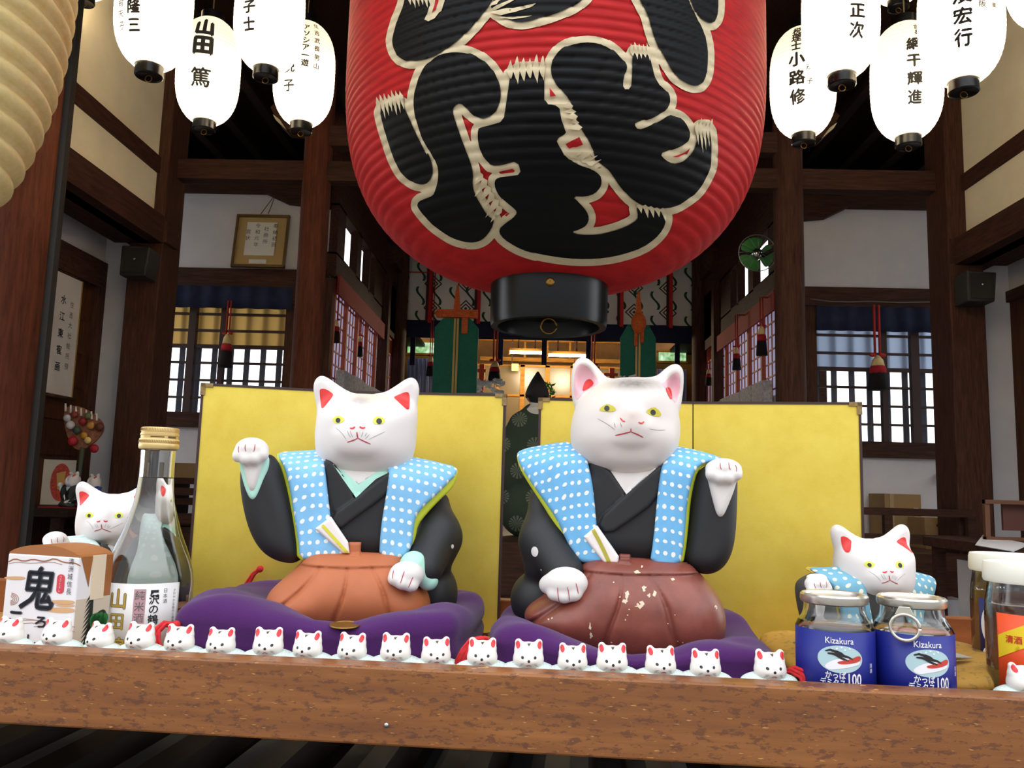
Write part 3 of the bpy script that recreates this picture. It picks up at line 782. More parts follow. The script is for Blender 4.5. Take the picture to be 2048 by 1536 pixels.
# a small green plant by the priest's hat
c = at(1099, 790, 11.2); m = MB(); rnd = random.Random(3)
for i in range(46):
    q = Vector((rnd.uniform(-.07, .07), rnd.uniform(-.05, .05), rnd.uniform(-.06, .16))); n0 = len(m.v)
    m.add([(-.018, 0, 0), (0, -.008, -.03), (.018, 0, 0), (0, .008, .045)], [(0, 1, 2, 3)])
    m.xf(Matrix.Translation(q) @ Matrix.Rotation(rnd.uniform(-1, 1), 4, 'X') @ Matrix.Rotation(rnd.uniform(-1, 1), 4, 'Y') @ Matrix.Rotation(rnd.uniform(-2, 2), 4, 'Z'), n0)
o = empty('sakaki_plant', (c.x, c.y, 0), 0, 'small bright green sprig behind the priest\'s black hat', 'plant')
for v in range(len(m.v)): m.v[v] = (m.v[v][0], m.v[v][1], m.v[v][2]+c.z)
m.build('leaves', M('bright_leaf', (84, 150, 50), 0.6, var=0.3), o, fix=False)
m = MB(); m.tube([(0, 0, 0.9), (0.01, 0, c.z)], 0.012); m.build('stem', M('green_stem', (60, 80, 40)), o)
m = MB(); m.lathe([(0.05, 0.0), (0.05, 0.85), (0.07, 0.95)], 16); m.build('vase', PAPER, o, True)

# ---- on the walls: framed writing, speakers, fan, beam ends, cable
fr = empty('framed_writing', at(522, 483, 7.5), 0, 'framed white page on tan mount leaning on the upper left wall', 'picture')
c = at(522, 483, 7.5); hw = (at(575, 483, 7.5)-at(469, 483, 7.5)).x/2; hh = (at(522, 428, 7.5)-at(522, 538, 7.5)).z/2
Tf = Matrix.Rotation(math.radians(-8), 4, 'X')
m = MB()
for a in ((-hw, hw, hh-0.025, hh), (-hw, hw, -hh, -hh+0.025), (-hw, -hw+0.02, -hh, hh), (hw-0.02, hw, -hh, hh)): m.box(a[0], a[1], -0.025, 0.01, a[2], a[3])
m.xf(Tf).build('frame', M('dark_brass_frame', (110, 84, 44), 0.4, 0.4), fr)
MB().box(-hw+0.02, hw-0.02, -0.008, 0.01, -hh+0.02, hh-0.02).xf(Tf).build('mount', M('tan_mount', (176, 150, 96), 0.8), fr)
pg = MB().box(-hw*0.58, hw*0.55, -0.012, -0.008, -hh*0.55, hh*0.72).xf(Tf).build('page', M('page_paper', (222, 222, 214), 0.9), fr)
m = MB(); INK = M('grey_ink', (70, 72, 76), 0.8)
for i, s in enumerate(('奉納初辰', '社務所', '令和元年', '賞状')): write(m, s, 0.05, lambda u, v: (u, -0.0135, v), 0, True, 1.3, (0.13-0.085*i, 0.06))
m.xf(Tf).build('writing', INK, pg)
MB().box(-hw*0.35, hw*0.3, -0.012, -0.008, -hh*0.86, -hh*0.7).xf(Tf).build('caption', MATS['page_paper'], fr)
m = MB(); m.tube([(-0.02, 0.0, hh), (0.10, 0.04, hh+0.22)], 0.004, 6); m.tube([(0.05, 0.0, hh), (0.10, 0.04, hh+0.22)], 0.004, 6); m.build('cord', MATS['dark_brass_frame'], fr)
SPK = M('dark_green_black_plastic', (42, 42, 36), 0.6)
for (p, q, y0, y1, s, l) in ((243, 300, 492, 552, 1, 'left'), (1932, 1992, 542, 604, -1, 'right')):
    c = at((p+q)/2, (y0+y1)/2, 6.2); w = (at(q, y0, 6.2)-at(p, y0, 6.2)).x/2; h = (at(p, y0, 6.2)-at(p, y1, 6.2)).z/2
    t = empty('wall_speaker', c, 0, 'dark box speaker on the %s corner post' % l, 'speaker', 'wall speakers')
    m = MB(); m.prism([(-w, -h), (w*0.8, -h), (w, h*0.9), (-w, h)], -0.02, 0.18); m.build('cabinet', SPK, t, bevel=0.01)
    m = MB(); m.box(-w*0.8, w*0.75, -0.028, -0.02, -h*0.8, h*0.8); m.build('grille', M('speaker_grille', (34, 34, 30), 0.9, bump=0.4), t)
    m = MB(); m.ball((0, -0.03, h*0.1), 0.012, 0.006, 0.012); m.build('badge', M('steel', (190, 190, 190), 0.25, 1.0), t)
c = at(1512, 509, 7.2); R_ = 38/FPX*7.2
t = empty('wall_fan', c, 0, 'round fan with green blades and chrome hub beside the right pillar', 'fan')
for k in range(3):
    m = MB(); P = []
    for a, r in ((-.3, .22), (-.5, .6), (-.45, .92), (.1, .97), (.7, .97), (1.25, .9), (1.3, .55), (1.1, .22)): P.append((R_*r*math.cos(a), R_*r*math.sin(a)))
    m.prism(chaikin(P), -0.01, 0.0); m.xf(Matrix.Rotation(2*PI*k/3+.5, 4, 'Y')); m.build('blade', M('green_fan_blade', (52, 140, 60), 0.35), t)
m = MB(); m.lathe([(0.0, -.07), (R_*.22, -.06), (R_*.31, -.03), (R_*.31, .05)], 24); m.xf(Matrix.Rotation(PI/2, 4, 'X') @ Matrix.Scale(-1, 4, (0, 0, 1)))
m.build('hub', M('chrome', (210, 210, 205), 0.12, 1.0), t, True)
m = MB()
for rr in (1.0,): m.tube([(R_*rr*math.cos(a), -0.05, R_*rr*math.sin(a)) for a in np.linspace(0, 2*PI, 49)], 0.004, 6)
for k in range(12):
    a = 2*PI*k/12; m.tube([(R_*.25*math.cos(a), -0.08, R_*.25*math.sin(a)), (R_*.75*math.cos(a), -0.07, R_*.75*math.sin(a)), (R_*math.cos(a), -0.05, R_*math.sin(a))], 0.0022, 5)
m.build('guard', M('grey_wire', (150, 152, 150), 0.35, 0.8), t, True)
m = MB(); m.tube([(0, 0.05, 0), (0.05, 0.12, 0.0), (PR-c.x, 6.62-c.y, -0.05)], 0.02, 8); m.build('bracket', DARK, t)
for (p, y, D, l) in ((775, 500, 10.2, 'left'), (1436, 516, 10.2, 'right')):
    c = at(p, y, D); m = MB(); s = 1 if p < 1000 else -1
    m.ball((0, 0, 0), 0.20, 0.16, 0.19, 20, 12); m.box(-0.09, 0.09, 0, 0.8, -0.12, 0.12)
    o = m.build('beam_end', DARK, None, True, angle=0.7); o.location = c; o['kind'] = 'structure'
    m = MB(); m.tube([(-s*0.19, -0.06, 0.02), (-s*0.17, -0.08, -0.06), (-s*0.10, -0.09, -0.13), (-s*0.02, -0.09, -0.17)], [0.012, 0.03, 0.03, 0.008], 8)
    o = m.build('beam_end_highlight', MATS['cream_highlight'], None, True); o.location = c; o['kind'] = 'structure'  # highlight along the beam end, built as a cream-coloured curve
m = MB(); pts = [at(p, y, 7.545) for p, y in ((1620, 598), (1660, 603), (1700, 604), (1740, 603), (1800, 605), (1860, 604), (1886, 606), (1899, 614), (1897, 650))]
m.tube(pts, 0.006, 6); tag(m.build('power_cable', M('grey_cable', (120, 112, 100), 0.6), None, True), 'thin grey cable strung along the header over the right window', 'cable')
c = at(1893, 662, 7.53); t = empty('pull_switch', c, 0, 'small pale green switch box hanging by the right corner post', 'switch')
m = MB(); m.box(-0.03, 0.03, -0.02, 0.02, -0.11, 0.10); m.build('case', M('pale_green_plastic', (190, 205, 180), 0.5), t, bevel=0.01)
m = MB(); m.box(-0.012, 0.018, -0.028, -0.02, -0.05, 0.04); m.build('button', M('green_plastic', (40, 110, 60), 0.5), t)
# ---------------------------------------------------------------- lanterns
LACQ = M('black_lacquer', (9, 8, 9), 0.28, spec=0.35)
BRASS = M('aged_brass', (150, 112, 52), 0.35, 0.9)
def ribbed(c, R, H, p, q, rb, nrib, amp, nseg, name, mat, parent, off=Vector((0, 0, 0))):
    zt = (1-(rb/R)**q)**(1/p)*H; prof = []
    n = nrib*6
    for i in range(n+1):
        z = -zt+2*zt*i/n; r = R*max(1e-4, 1-(abs(z)/H)**p)**(1/q)
        prof.append((max(rb, r-amp*(1-abs(math.sin(PI*nrib*i/n)))), z))
    m = MB(); m.lathe(prof, nseg, cap=False); o = m.build(name, mat, parent, True, fix=False); o.location = off
    return o, m, zt
def sdf_tri(sd, x0, x1, y0, y1, step):
    "triangles of the region sd < 0 of the plane"
    gx, gy = np.arange(x0, x1, step), np.arange(y0, y1, step); X, Y = np.meshgrid(gx, gy); X = X.ravel(); Y = Y.ravel(); d = sd(X, Y)
    P = [np.stack([X[d < -step*.5], Y[d < -step*.5]], 1)]
    k = np.abs(d) <= step*.75; bx, by = X[k], Y[k]
    for _ in range(3):
        e = .4; gx_ = (sd(bx+e, by)-sd(bx-e, by))/(2*e); gy_ = (sd(bx, by+e)-sd(bx, by-e))/(2*e); s = sd(bx, by)/np.maximum(gx_**2+gy_**2, .05); bx = bx-gx_*s; by = by-gy_*s
    P.append(np.stack([bx, by], 1)); P = np.unique(np.round(np.concatenate(P), 2), axis=0)
    r = delaunay_2d_cdt([Vector((float(a), float(b))) for a, b in P], [], [], 0, 1e-4)
    V = [tuple(v) for v in r[0]]; T = [tuple(t) for t in r[2]]
    C = np.array([[sum(V[i][0] for i in t)/3, sum(V[i][1] for i in t)/3] for t in T]); kk = sd(C[:, 0], C[:, 1]) < 0
    return V, [t for t, a in zip(T, kk) if a]

# the giant red lantern
GX, GY, GZ = 0.042, 3.2, 1.748+ZC
gl = empty('giant_lantern', (GX, GY, GZ), 0, 'giant red paper lantern with huge black brush lettering hanging above the cats', 'lantern')
mt, nt, b = newmat('red_lantern_paper')
f = noise(nt, objcoord(nt, (1, 1, 6)), 9, 4); nt.links.new(ramp(nt, f, [(0.3, lin((176, 24, 28))), (0.7, lin((206, 36, 36)))]), b.inputs['Base Color'])
b.inputs['Roughness'].default_value = 0.62; b.inputs['Specular IOR Level'].default_value = 0.25
body, gm, gzt = ribbed(None, 0.8322, 0.977, 3.626, 2.025, 0.226, 62, 0.006, 168, 'paper_body', mt, gl)
gb = BVHTree.FromPolygons([Vector(v)+Vector((GX, GY, GZ)) for v in gm.v], gm.f)
def onto_giant(off):
    def fn(px, py):
        h = gb.ray_cast(EYE, ray(px, py))
        if h[0] is None: return None
        n = h[1]; n = n if n.dot(h[0]-EYE) < 0 else -n
        ax = Vector((h[0].x-GX, h[0].y-GY, 0)).normalized(); n = (n+ax).normalized()
        return h[0]+n*off-Vector((GX, GY, GZ))
    return fn
def C3(L): return [(660+x/4.655, y/4.655) for x, y in L]
def C4(L): return [(1060+x/4.096, y/4.096) for x, y in L]
def C5(L): return [(660+x/4.042, 300+y/4.042) for x, y in L]
def C6(L): return [(1060+x/4.042, 300+y/4.042) for x, y in L]
S1 = C3([(720,-60),(690,80),(640,190),(600,330),(590,400),(620,500),(680,560),(780,580),(920,555),(1020,510),(1110,450),(1210,375),(1300,290),(1380,200),(1450,110),(1505,40),(1540,-60)])
S2 = C3([(1550,-60),(1515,40),(1500,80),(1560,130),(1650,190),(1760,218),(1860,205),(1960,178)])+C4([(20,170),(140,140),(260,100),(380,45),(480,-40)])
S3 = C4([(860,-60),(910,40),(960,130),(990,250),(1030,370),(1100,480),(1140,560),(1200,640),(1280,690),(1350,710),(1400,690),(1435,620),(1445,520),(1445,400),(1420,280),(1370,180),(1320,80),(1260,-60)])
S4 = C4([(1280,-60),(1330,80),(1380,150),(1440,190),(1480,195),(1510,170),(1530,100),(1530,-60)])
S5 = C3([(800,850),(840,720),(880,640),(930,590),(1000,528),(1100,496),(1230,490),(1340,515),(1450,580),(1530,670),(1580,770),(1600,880),(1580,980),(1540,1060),(1480,1100),(1420,1112),(1360,1090),(1300,1040),(1250,980),(1215,965),(1170,985),(1150,1040),(1170,1110),(1210,1230),(1260,1370),(1300,1470)])+\
     C5([(1145,110),(1165,190),(1158,290),(1185,370),(1225,440),(1270,515),(1305,548),(1335,560),(1310,640),(1260,705),(1210,735),(1150,745),(1080,735),(1000,710),(920,660),(850,610),(790,550),(740,490),(715,450),(725,415),(780,390),(840,368),(862,325),(880,265),(886,180),(875,115)])+\
     C3([(940,1410),(870,1300),(830,1170),(800,1080),(788,950)])
S6 = C3([(475,1020),(560,985),(680,950),(740,1080),(800,1220),(870,1360),(915,1450)])+C5([(800,20),(830,90),(842,170),(830,225),(800,265),(750,280),(690,265),(640,235),(590,190),(550,120),(515,40)])+C3([(545,1290),(505,1160)])
S7 = C3([(1690,650),(1660,860),(1640,1000),(1620,1130),(1500,1165),(1395,1190),(1380,1250),(1390,1350),(1420,1440),(1470,1505)])+\
     C5([(1310,130),(1400,125),(1520,90),(1550,200),(1440,215),(1360,225),(1335,250),(1340,310),(1375,375),(1440,430),(1505,480),(1515,510),(1480,550),(1420,590),(1370,640),(1385,690),(1450,745),(1550,800),(1680,840)])+\
     C6([(0,818),(150,850),(300,872),(450,878),(600,868),(750,838),(900,785),(1000,715),(1065,640),(1092,560),(1078,490),(960,470),(850,450),(868,540),(840,575),(760,620),(650,657),(540,682),(400,682),(330,660),(400,640),(455,605),(475,550),(455,490),(400,430),(340,372),(450,375),(520,352),(560,310),(577,260),(562,200),(500,155),(400,125),(330,90),(262,25)])+\
     C4([(290,1290),(240,1200),(212,1145),(300,1100),(275,1040),(250,960),(240,870),(118,858),(118,700)])+C3([(1998,640)])
S8 = C4([(170,600),(175,520),(210,450),(280,390),(380,360),(500,352),(600,375),(680,420),(740,480),(785,530),(790,570),(760,640),(755,735),(820,735),(830,640),(832,430),(900,440),(970,450),(990,540),(1010,620),(1040,690),(1090,730),(1135,780),(1140,850),(1110,900),(1050,945),(970,980),(880,1000),(845,1020),(880,1065),(960,1040),(1060,990),(1130,950),(1180,950),(1240,985),(1285,1040),(1305,1110),(1280,1170),(1220,1205),(1130,1235),(1055,1260),(1100,1310),(1160,1340),(1230,1330),(1290,1290),(1350,1200),(1365,1040),(1460,1040),(1475,1200),(1470,1352)])+\
     C6([(1445,150),(1400,250),(1340,340),(1260,400),(1180,450),(1110,468),(1000,468),(900,445),(820,400),(750,330),(690,250),(640,170),(600,140),(540,95),(500,60),(470,20)])+C4([(540,1320),(500,1200),(470,1140),(410,1050),(360,930),(320,810),(250,740),(200,680)])
strokes = [S1, S2, S3, S4, S5, S6, S7, S8]
sds = [poly_sdf(chaikin(s, 1)) for s in strokes]
def all_sd(x, y): return np.minimum.reduce([s(x, y) for s in sds])-14.5
CREAMI = M('cream_lantern_paint', (228, 210, 172), 0.7, var=0.06, vs=20); BLACKI = M('black_lantern_paint', (10, 9, 10), 0.5, spec=0.2); REDI = mt
m = MB(); V, T = sdf_tri(all_sd, 690, 1500, -6, 560, 5.0)
W = [onto_giant(0.0035)(*v) for v in V]; m.add([w or (0, 0, 0) for w in W], [t for t in T if all(W[i] is not None for i in t)])
for P in (C4([(210,1145),(300,1100),(345,1060),(410,1060),(505,1195),(545,1320),(600,1352),(480,1400),(380,1345),(290,1290)]), C4([(118,700),(180,600),(320,810),(330,860),(118,858)]), C6([(262,20),(330,90),(400,125),(520,155),(600,140),(540,95),(470,20)])):
    lay(m, P, 5.0, onto_giant(0.0038))
m.build('lettering_outline', CREAMI, gl, True, fix=False)
m = MB()
for s in strokes: lay(m, chaikin(s, 1), 5.0, onto_giant(0.0068))
m.build('lettering', BLACKI, gl, True, fix=False)
def fringe(p, q, n, o, i, sh=0.0, th=0.35):
    "a comb of spikes along p-q: outward reach o, inward reach i (vectors)"
    p, q, o, i = map(lambda v: np.array(v, float), (p, q, o, i)); A, B = [], []
    for k in range(n):
        for t, f in ((0.0, 0.12), (0.5, 1.0)):
            s = (k+t)/n; jit = 0.75+0.5*((k*37) % 10)/10
            A.append(p+(q-p)*s+o*(f*jit if f == 1 else f)); B.append(p+(q-p)*s+i*(f*jit if f == 1 else f))
    A.append(q); B.append(q); return [tuple(v) for v in A]+[tuple(v) for v in B[::-1]]
m = MB()
def v_(a, s): return (a[0]/s, a[1]/s)
k3, k4, k5 = 4.655, 4.096, 4.042
for P in (fringe(*C3([(1650,665),(2005,640)]), 6, v_((10,-120), k3), v_((15,120), k3)),
          fringe(*C3([(450,970),(700,900)]), 7, v_((-20,-70), k3), v_((30,140), k3)),
          fringe(*C4([(812,425),(980,440)]), 5, v_((-15,-75), k4), v_((8,60), k4)),
          fringe(*C4([(1335,1045),(1480,1050)]), 5, v_((10,-70), k4), v_((20,190), k4)),
          fringe(*C5([(1215,175),(1395,500)]), 6, v_((20,-10), k5), v_((-75,110), k5)),
          fringe(*C4([(320,850),(400,1070)]), 5, v_((30,0), k4), v_((-85,8), k4)),
          fringe(*C6([(310,40),(500,130)]), 4, v_((-10,10), k5), v_((120,-55), k5)),
          fringe(*C6([(850,440),(1085,485)]), 5, v_((0,-15), k5), v_((20,85), k5)),
          fringe(*C3([(735,-15),(960,-15)]), 6, v_((0,-10), k3), v_((20,90), k3)),
          C3([(960,-40),(945,60),(920,140),(895,195),(930,205),(990,180),(1050,110),(1080,30),(1090,-40)]),
          C3([(1470,110),(1560,60),(1700,10),(1780,-10),(1650,50),(1540,105)]), C3([(1490,130),(1650,95),(1770,70),(1920,40),(1860,90),(1740,120),(1600,150)]),
          C3([(1510,160),(1650,165),(1780,160),(1885,150),(1800,185),(1700,197),(1580,182)]), C3([(1490,70),(1570,-10),(1640,-40),(1560,50)])):
    lay(m, P, 6.0, onto_giant(0.0090))
m.build('lettering_fringe', CREAMI, gl, True, fix=False)
m = MB()
for P in (C3([(1000,-20),(990,60),(965,125),(1000,100),(1020,40),(1030,-20)]), C4([(290,1180),(400,1130),(430,1185),(320,1225)]), C4([(160,735),(212,790),(165,795)]),
          C5([(1370,175),(1480,150),(1500,165),(1490,178),(1385,190)]), C4([(1150,1285),(1220,1268),(1295,1215),(1270,1262),(1200,1290)]), C5([(1420,525),(1450,500),(1458,512),(1432,535)])):
    lay(m, P, 6.0, onto_giant(0.0100))
m.build('lettering_inset', REDI, gl, True, fix=False)
m = MB(); zr0, zr1 = 0.628+ZC-GZ, 0.800+ZC-GZ
m.lathe([(0.205, zr1+0.02), (0.232, zr1), (0.230, zr0+0.02), (0.226, zr0), (0.20, zr0), (0.19, zr0+0.06), (0.02, zr0+0.06)], 64)
ring = m.build('base_ring', LACQ, gl, True, angle=0.5)
for zz in (zr1-0.045, ):
    m = MB(); m.lathe([(0.002, .0), (0.010, .004), (0.016, .0), (0.016, -.006)], 16); m.xf(Matrix.Translation((0.0, -0.236, zz)) @ Matrix.Rotation(PI/2, 4, 'X')); m.build('rivet', BRASS, ring, True)
m = MB(); m.tube([(0.03*math.cos(a), -0.1, zr0-0.012+0.03*math.sin(a)) for a in np.linspace(0, 2*PI, 17)], 0.004, 6); m.build('hook', BRASS, ring, True)
m = MB(); zz = gzt
m.lathe([(0.235, zz-0.01), (0.235, zz+0.15), (0.20, zz+0.16)], 48); m.build('top_ring', LACQ, gl, True, angle=0.5)
m = MB(); m.tube([(0, 0, zz+0.15), (0, 0, 4.0-GZ)], 0.02); m.build('cord', M('hemp_rope', (120, 100, 70), 0.9), gl)
# dangling iron frame side rods are hidden behind the paper in the photo

# the tan lantern at the left edge
c = at(-243, -150, 2.6)
tl = empty('tan_lantern', c, 0, 'large tan ribbed paper lantern cut off by the upper left edge', 'lantern')
mt2_, nt, b = newmat('tan_lantern_paper'); f = noise(nt, objcoord(nt, (1, 1, 2)), 30, 5)
nt.links.new(ramp(nt, f, [(0.3, lin((244, 220, 140))), (0.7, lin((255, 240, 178)))]), b.inputs['Base Color']); b.inputs['Roughness'].default_value = 0.75
_, _, zt = ribbed(None, 0.63, 1.27, 2.3, 2.0, 0.2, 32, 0.022, 96, 'paper_body', mt2_, tl)
m = MB(); m.lathe([(0.205, -zt+0.02), (0.205, -zt-0.14), (0.18, -zt-0.14)], 40); m.build('base_ring', LACQ, tl, True, angle=0.5)
m = MB(); m.lathe([(0.205, zt-0.02), (0.205, zt+0.10), (0.18, zt+0.10)], 40); m.build('top_ring', LACQ, tl, True, angle=0.5)
m = MB(); m.tube([(0, 0, zt+0.1), (0, 0, 4.0-c.z)], 0.015); m.build('cord', MATS['hemp_rope'], tl)

# the lit white lanterns
mt3, nt, b = newmat('lit_white_paper'); tr = nd(nt, 'ShaderNodeBsdfTranslucent'); tr.inputs['Color'].default_value = (1.0, 0.94, 0.82, 1)
mx = nd(nt, 'ShaderNodeMixShader'); mx.inputs[0].default_value = 0.85; b.inputs['Base Color'].default_value = lin((250, 244, 232)); b.inputs['Roughness'].default_value = 0.8
nt.links.new(b.outputs[0], mx.inputs[1]); nt.links.new(tr.outputs[0], mx.inputs[2]); nt.links.new(mx.outputs[0], nt.nodes['Material Output'].inputs[0])
INKT, nt, b = newmat('translucent_ink'); tr = nd(nt, 'ShaderNodeBsdfTransparent'); mx = nd(nt, 'ShaderNodeMixShader'); mx.inputs[0].default_value = 0.003
b.inputs['Base Color'].default_value = (0.01, 0.01, 0.01, 1); b.inputs['Roughness'].default_value = 0.8
nt.links.new(b.outputs[0], mx.inputs[1]); nt.links.new(tr.outputs[0], mx.inputs[2]); nt.links.new(mx.outputs[0], nt.nodes['Material Output'].inputs[0])
LR, LH, LP, LQ, LB = 0.178, 0.325, 3.0, 2.0, 0.062
proto = {}
def white_lantern(pcx, ybot, D, label, texts=()):
    "pcx, ybot: where the lowest middle of the paper shows"
    b0 = at(pcx, ybot, D-0.06); zt = (1-(LB/LR)**LQ)**(1/LP)*LH
    c = Vector((at(pcx, ybot, D).x, D, b0.z+zt))
    t = empty('white_lantern', c, 0, label, 'lantern', 'lit white paper lanterns hanging under the eaves')
    if not proto:
        o, mm, z_ = ribbed(None, LR, LH, LP, LQ, LB, 26, 0.0022, 48, 'paper_body', mt3, t); proto['body'] = o; proto['v'] = mm
        m = MB(); m.lathe([(LB*1.02, -z_+0.015), (LB*1.05, -z_-0.045), (LB*0.98, -z_-0.05), (LB*.9, -z_-0.045), (0.004, -z_-0.035)], 28); proto['cap'] = m.build('bottom_cap', LACQ, t, True, angle=0.5)
        m = MB(); m.tube([(0.016*math.cos(a), -0.0, -z_-0.058+0.016*math.sin(a)) for a in np.linspace(0, 2*PI, 13)], 0.0022, 6); proto['ring'] = m.build('pull_ring', BRASS, proto['cap'], True)
        m = MB(); m.lathe([(LB*1.05, z_-0.01), (LB*1.05, z_+0.045), (LB*0.9, z_+0.05), (0.004, z_+0.05)], 28); proto['top'] = m.build('top_cap', LACQ, t, True, angle=0.5)
        m = MB(); m.tube([(0, 0, z_+0.05), (0, 0, z_+3.0)], 0.004, 6); proto['cord'] = m.build('cord', MATS['hemp_rope'], t)
    else:
        for k in ('body', 'cap', 'top'):
            q = proto[k].copy(); COL.objects.link(q); q.parent = t
            if k == 'cap': r_ = proto['ring'].copy(); COL.objects.link(r_); r_.parent = q
        z_ = zt
    z_ = zt
    if proto.get('first'):
        m = MB(); m.tube([(0, 0, z_+0.05), (0, 0, 4.0-c.z)], 0.004, 6); m.build('cord', MATS['hemp_rope'], t)
    else:
        me = proto['cord'].data; top = max(v.co.z for v in me.vertices)
        for v in me.vertices:
            if v.co.z > top-1e-3: v.co.z = 4.0-c.z
        proto['first'] = True
    L = bpy.data.lights.new('bulb_light', 'POINT'); L.energy = BULB; L.color = (1.0, 0.86, 0.64); L.shadow_soft_size = 0.04
    lo = bpy.data.objects.new('bulb_light', L); COL.objects.link(lo); lo.parent = t; lo.location = (0, 0, -0.16)
    bv = BVHTree.FromPolygons([Vector(v)+c for v in proto['v'].v], proto['v'].f)
    m = MB()
    for txt, px, py0, py1, sz, bold in texts:
        h = bv.ray_cast(EYE, ray(px, (py0+py1)/2))[0]
        if h is None: continue
        a0 = math.atan2(h.y-c.y, h.x-c.x); zc_ = h.z-c.z; H = (py1-py0)/FPX*D*1.08
        def fn(u, v):
            z = zc_+v; r = LR*max(.05, 1-(min(abs(z), LH*.99)/LH)**LP)**(1/LQ)+0.0035; a = a0+u/LR
            return (r*math.cos(a), r*math.sin(a), z)
        n = len(txt); gap = 1.1 if n > 1 else 1.0
        if n > 1: gap = max(0.9, (H-sz/FPX*D)/((n-1)*sz/FPX*D))
        write(m, txt, sz/FPX*D, fn, bold+0.028, True, gap, cut=0.012)
    if m.v: m.build('lettering', INKT, t, False, fix=False)
    return t
BULB = 8.0
white_lantern(300, 122, 3.71, 'lit white lantern nearest the left wall, cut by the top edge', [('隆三', 268, 0, 62, 30, .012), ('有天子', 243, 0, 58, 17, 0)])
white_lantern(410, 236, 4.5, 'lit white lantern with bold two-character name, third from the red lantern going left', [('山田', 408, 30, 112, 44, .03), ('篤', 401, 130, 178, 42, .0)])
white_lantern(533, 128, 3.99, 'lit white lantern cut by the top edge, second from the red lantern going left', [('子士', 498, 0, 60, 30, .015)])
white_lantern(603, 240, 4.6, 'lit white lantern touching the red lantern\'s left side', [('悦子', 578, 122, 182, 26, .0), ('アソシア一遊', 612, 42, 134, 16, .015), ('住吉武長男山', 634, 40, 140, 13, 0)])
white_lantern(1607, 262, 4.43, 'lit white lantern low beside the red lantern\'s right side', [('税理士', 1593, 50, 102, 21, .012), ('小路修', 1594, 104, 206, 32, .012), ('茂子', 1619, 128, 168, 13, 0)])
white_lantern(1683, 140, 3.76, 'lit white lantern cut by the top edge, second from the red lantern going right', [('藤正次', 1715, -30, 72, 33, .01)])
white_lantern(1816, 266, 4.18, 'lit white lantern hanging low between two higher ones on the right', [('網干輝進', 1829, 74, 204, 29, .012), ('宮長', 1833, 46, 72, 13, 0)])
white_lantern(1926, 152, 3.56, 'lit white lantern nearest the right wall, largest on that side', [('濱宏行', 1925, -25, 88, 36, .01), ('阪', 1964, 0, 16, 15, 0), ('東', 1986, 4, 20, 12, 0)])
white_lantern(2096, 34, 3.75, 'lit white lantern cut by the upper right corner')
white_lantern(170, -18, 4.9, 'white lantern above the left edge with only its black cap in view')
white_lantern(1796, -8, 4.9, 'white lantern above the top edge on the right with only its black cap in view')
# ---------------------------------------------------------------- side alcoves
SHELFW = WOOD('dark_shelf_board', (30, 20, 16), (54, 36, 27), 1, 5.0)
sh = at(130, 1012, 5.9).z
o = MB().box(XA-0.03, XA+0.62, 5.3, 6.5, sh-0.05, sh).box(XA+0.5, XA+0.56, 5.32, 5.38, -0.75, sh-0.05).box(XA+0.5, XA+0.56, 6.4, 6.46, -0.75, sh-0.05).box(XA-0.03, XA+0.58, 5.3, 6.5, sh-0.40, sh-0.36).build('offering_shelf', SHELFW)
tag(o, 'dark wooden shelf in the left alcove holding the rake and cat figures', 'shelf')
# hanging scroll with writing on the alcove side
def sc(px, py): return at_x(px, py, XA+0.03)
q = [sc(110, 537), sc(166, 562), sc(141, 797), sc(84, 788)]
yA, yB = (q[0].y+q[3].y)/2, (q[1].y+q[2].y)/2; zA, zB = (q[2].z+q[3].z)/2, (q[0].z+q[1].z)/2
scr = empty('hanging_scroll', (XA+0.03, (yA+yB)/2, zA), 0, 'white hanging scroll with a column of black characters in the left alcove', 'scroll')
W, H = abs(yB-yA)/2, zB-zA
MB().box(-0.004, 0.0, -W, W, 0, H).build('paper', M('scroll_paper', (206, 202, 198), 0.9, var=0.04, vs=5), scr)
m = MB(); m.box(-0.003, 0.003, -W-0.012, -W, 0, H); m.box(-0.003, 0.003, W, W+0.012, 0, H); m.build('border', M('gold_border', (170, 130, 50), 0.5), scr)
m = MB(); m.tube([(0.004, -W-0.03, 0), (0.004, W+0.03, 0)], 0.014, 10); m.build('roller', DARK, scr, True)
m = MB(); m.tube([(0.0, -W-0.01, H), (0.0, W+0.01, H)], 0.008, 8); m.tube([(0, -W*.5, H), (0, 0, H+0.16), (0, W*.5, H)], 0.002, 5); m.build('hanger', DARK, scr, True)
m = MB(); s1 = H*0.078
write(m, '水江東寉画', s1, lambda u, v: (0.0015, u, v), .02, True, 1.75, (-0.2*W, H*0.51))
write(m, '住吉大社絵所預', s1*.72, lambda u, v: (0.0015, u, v), .0, True, 1.52, (0.42*W, H*0.51))
m.build('lettering', M('sumi_ink', (34, 34, 38), 0.8), scr)
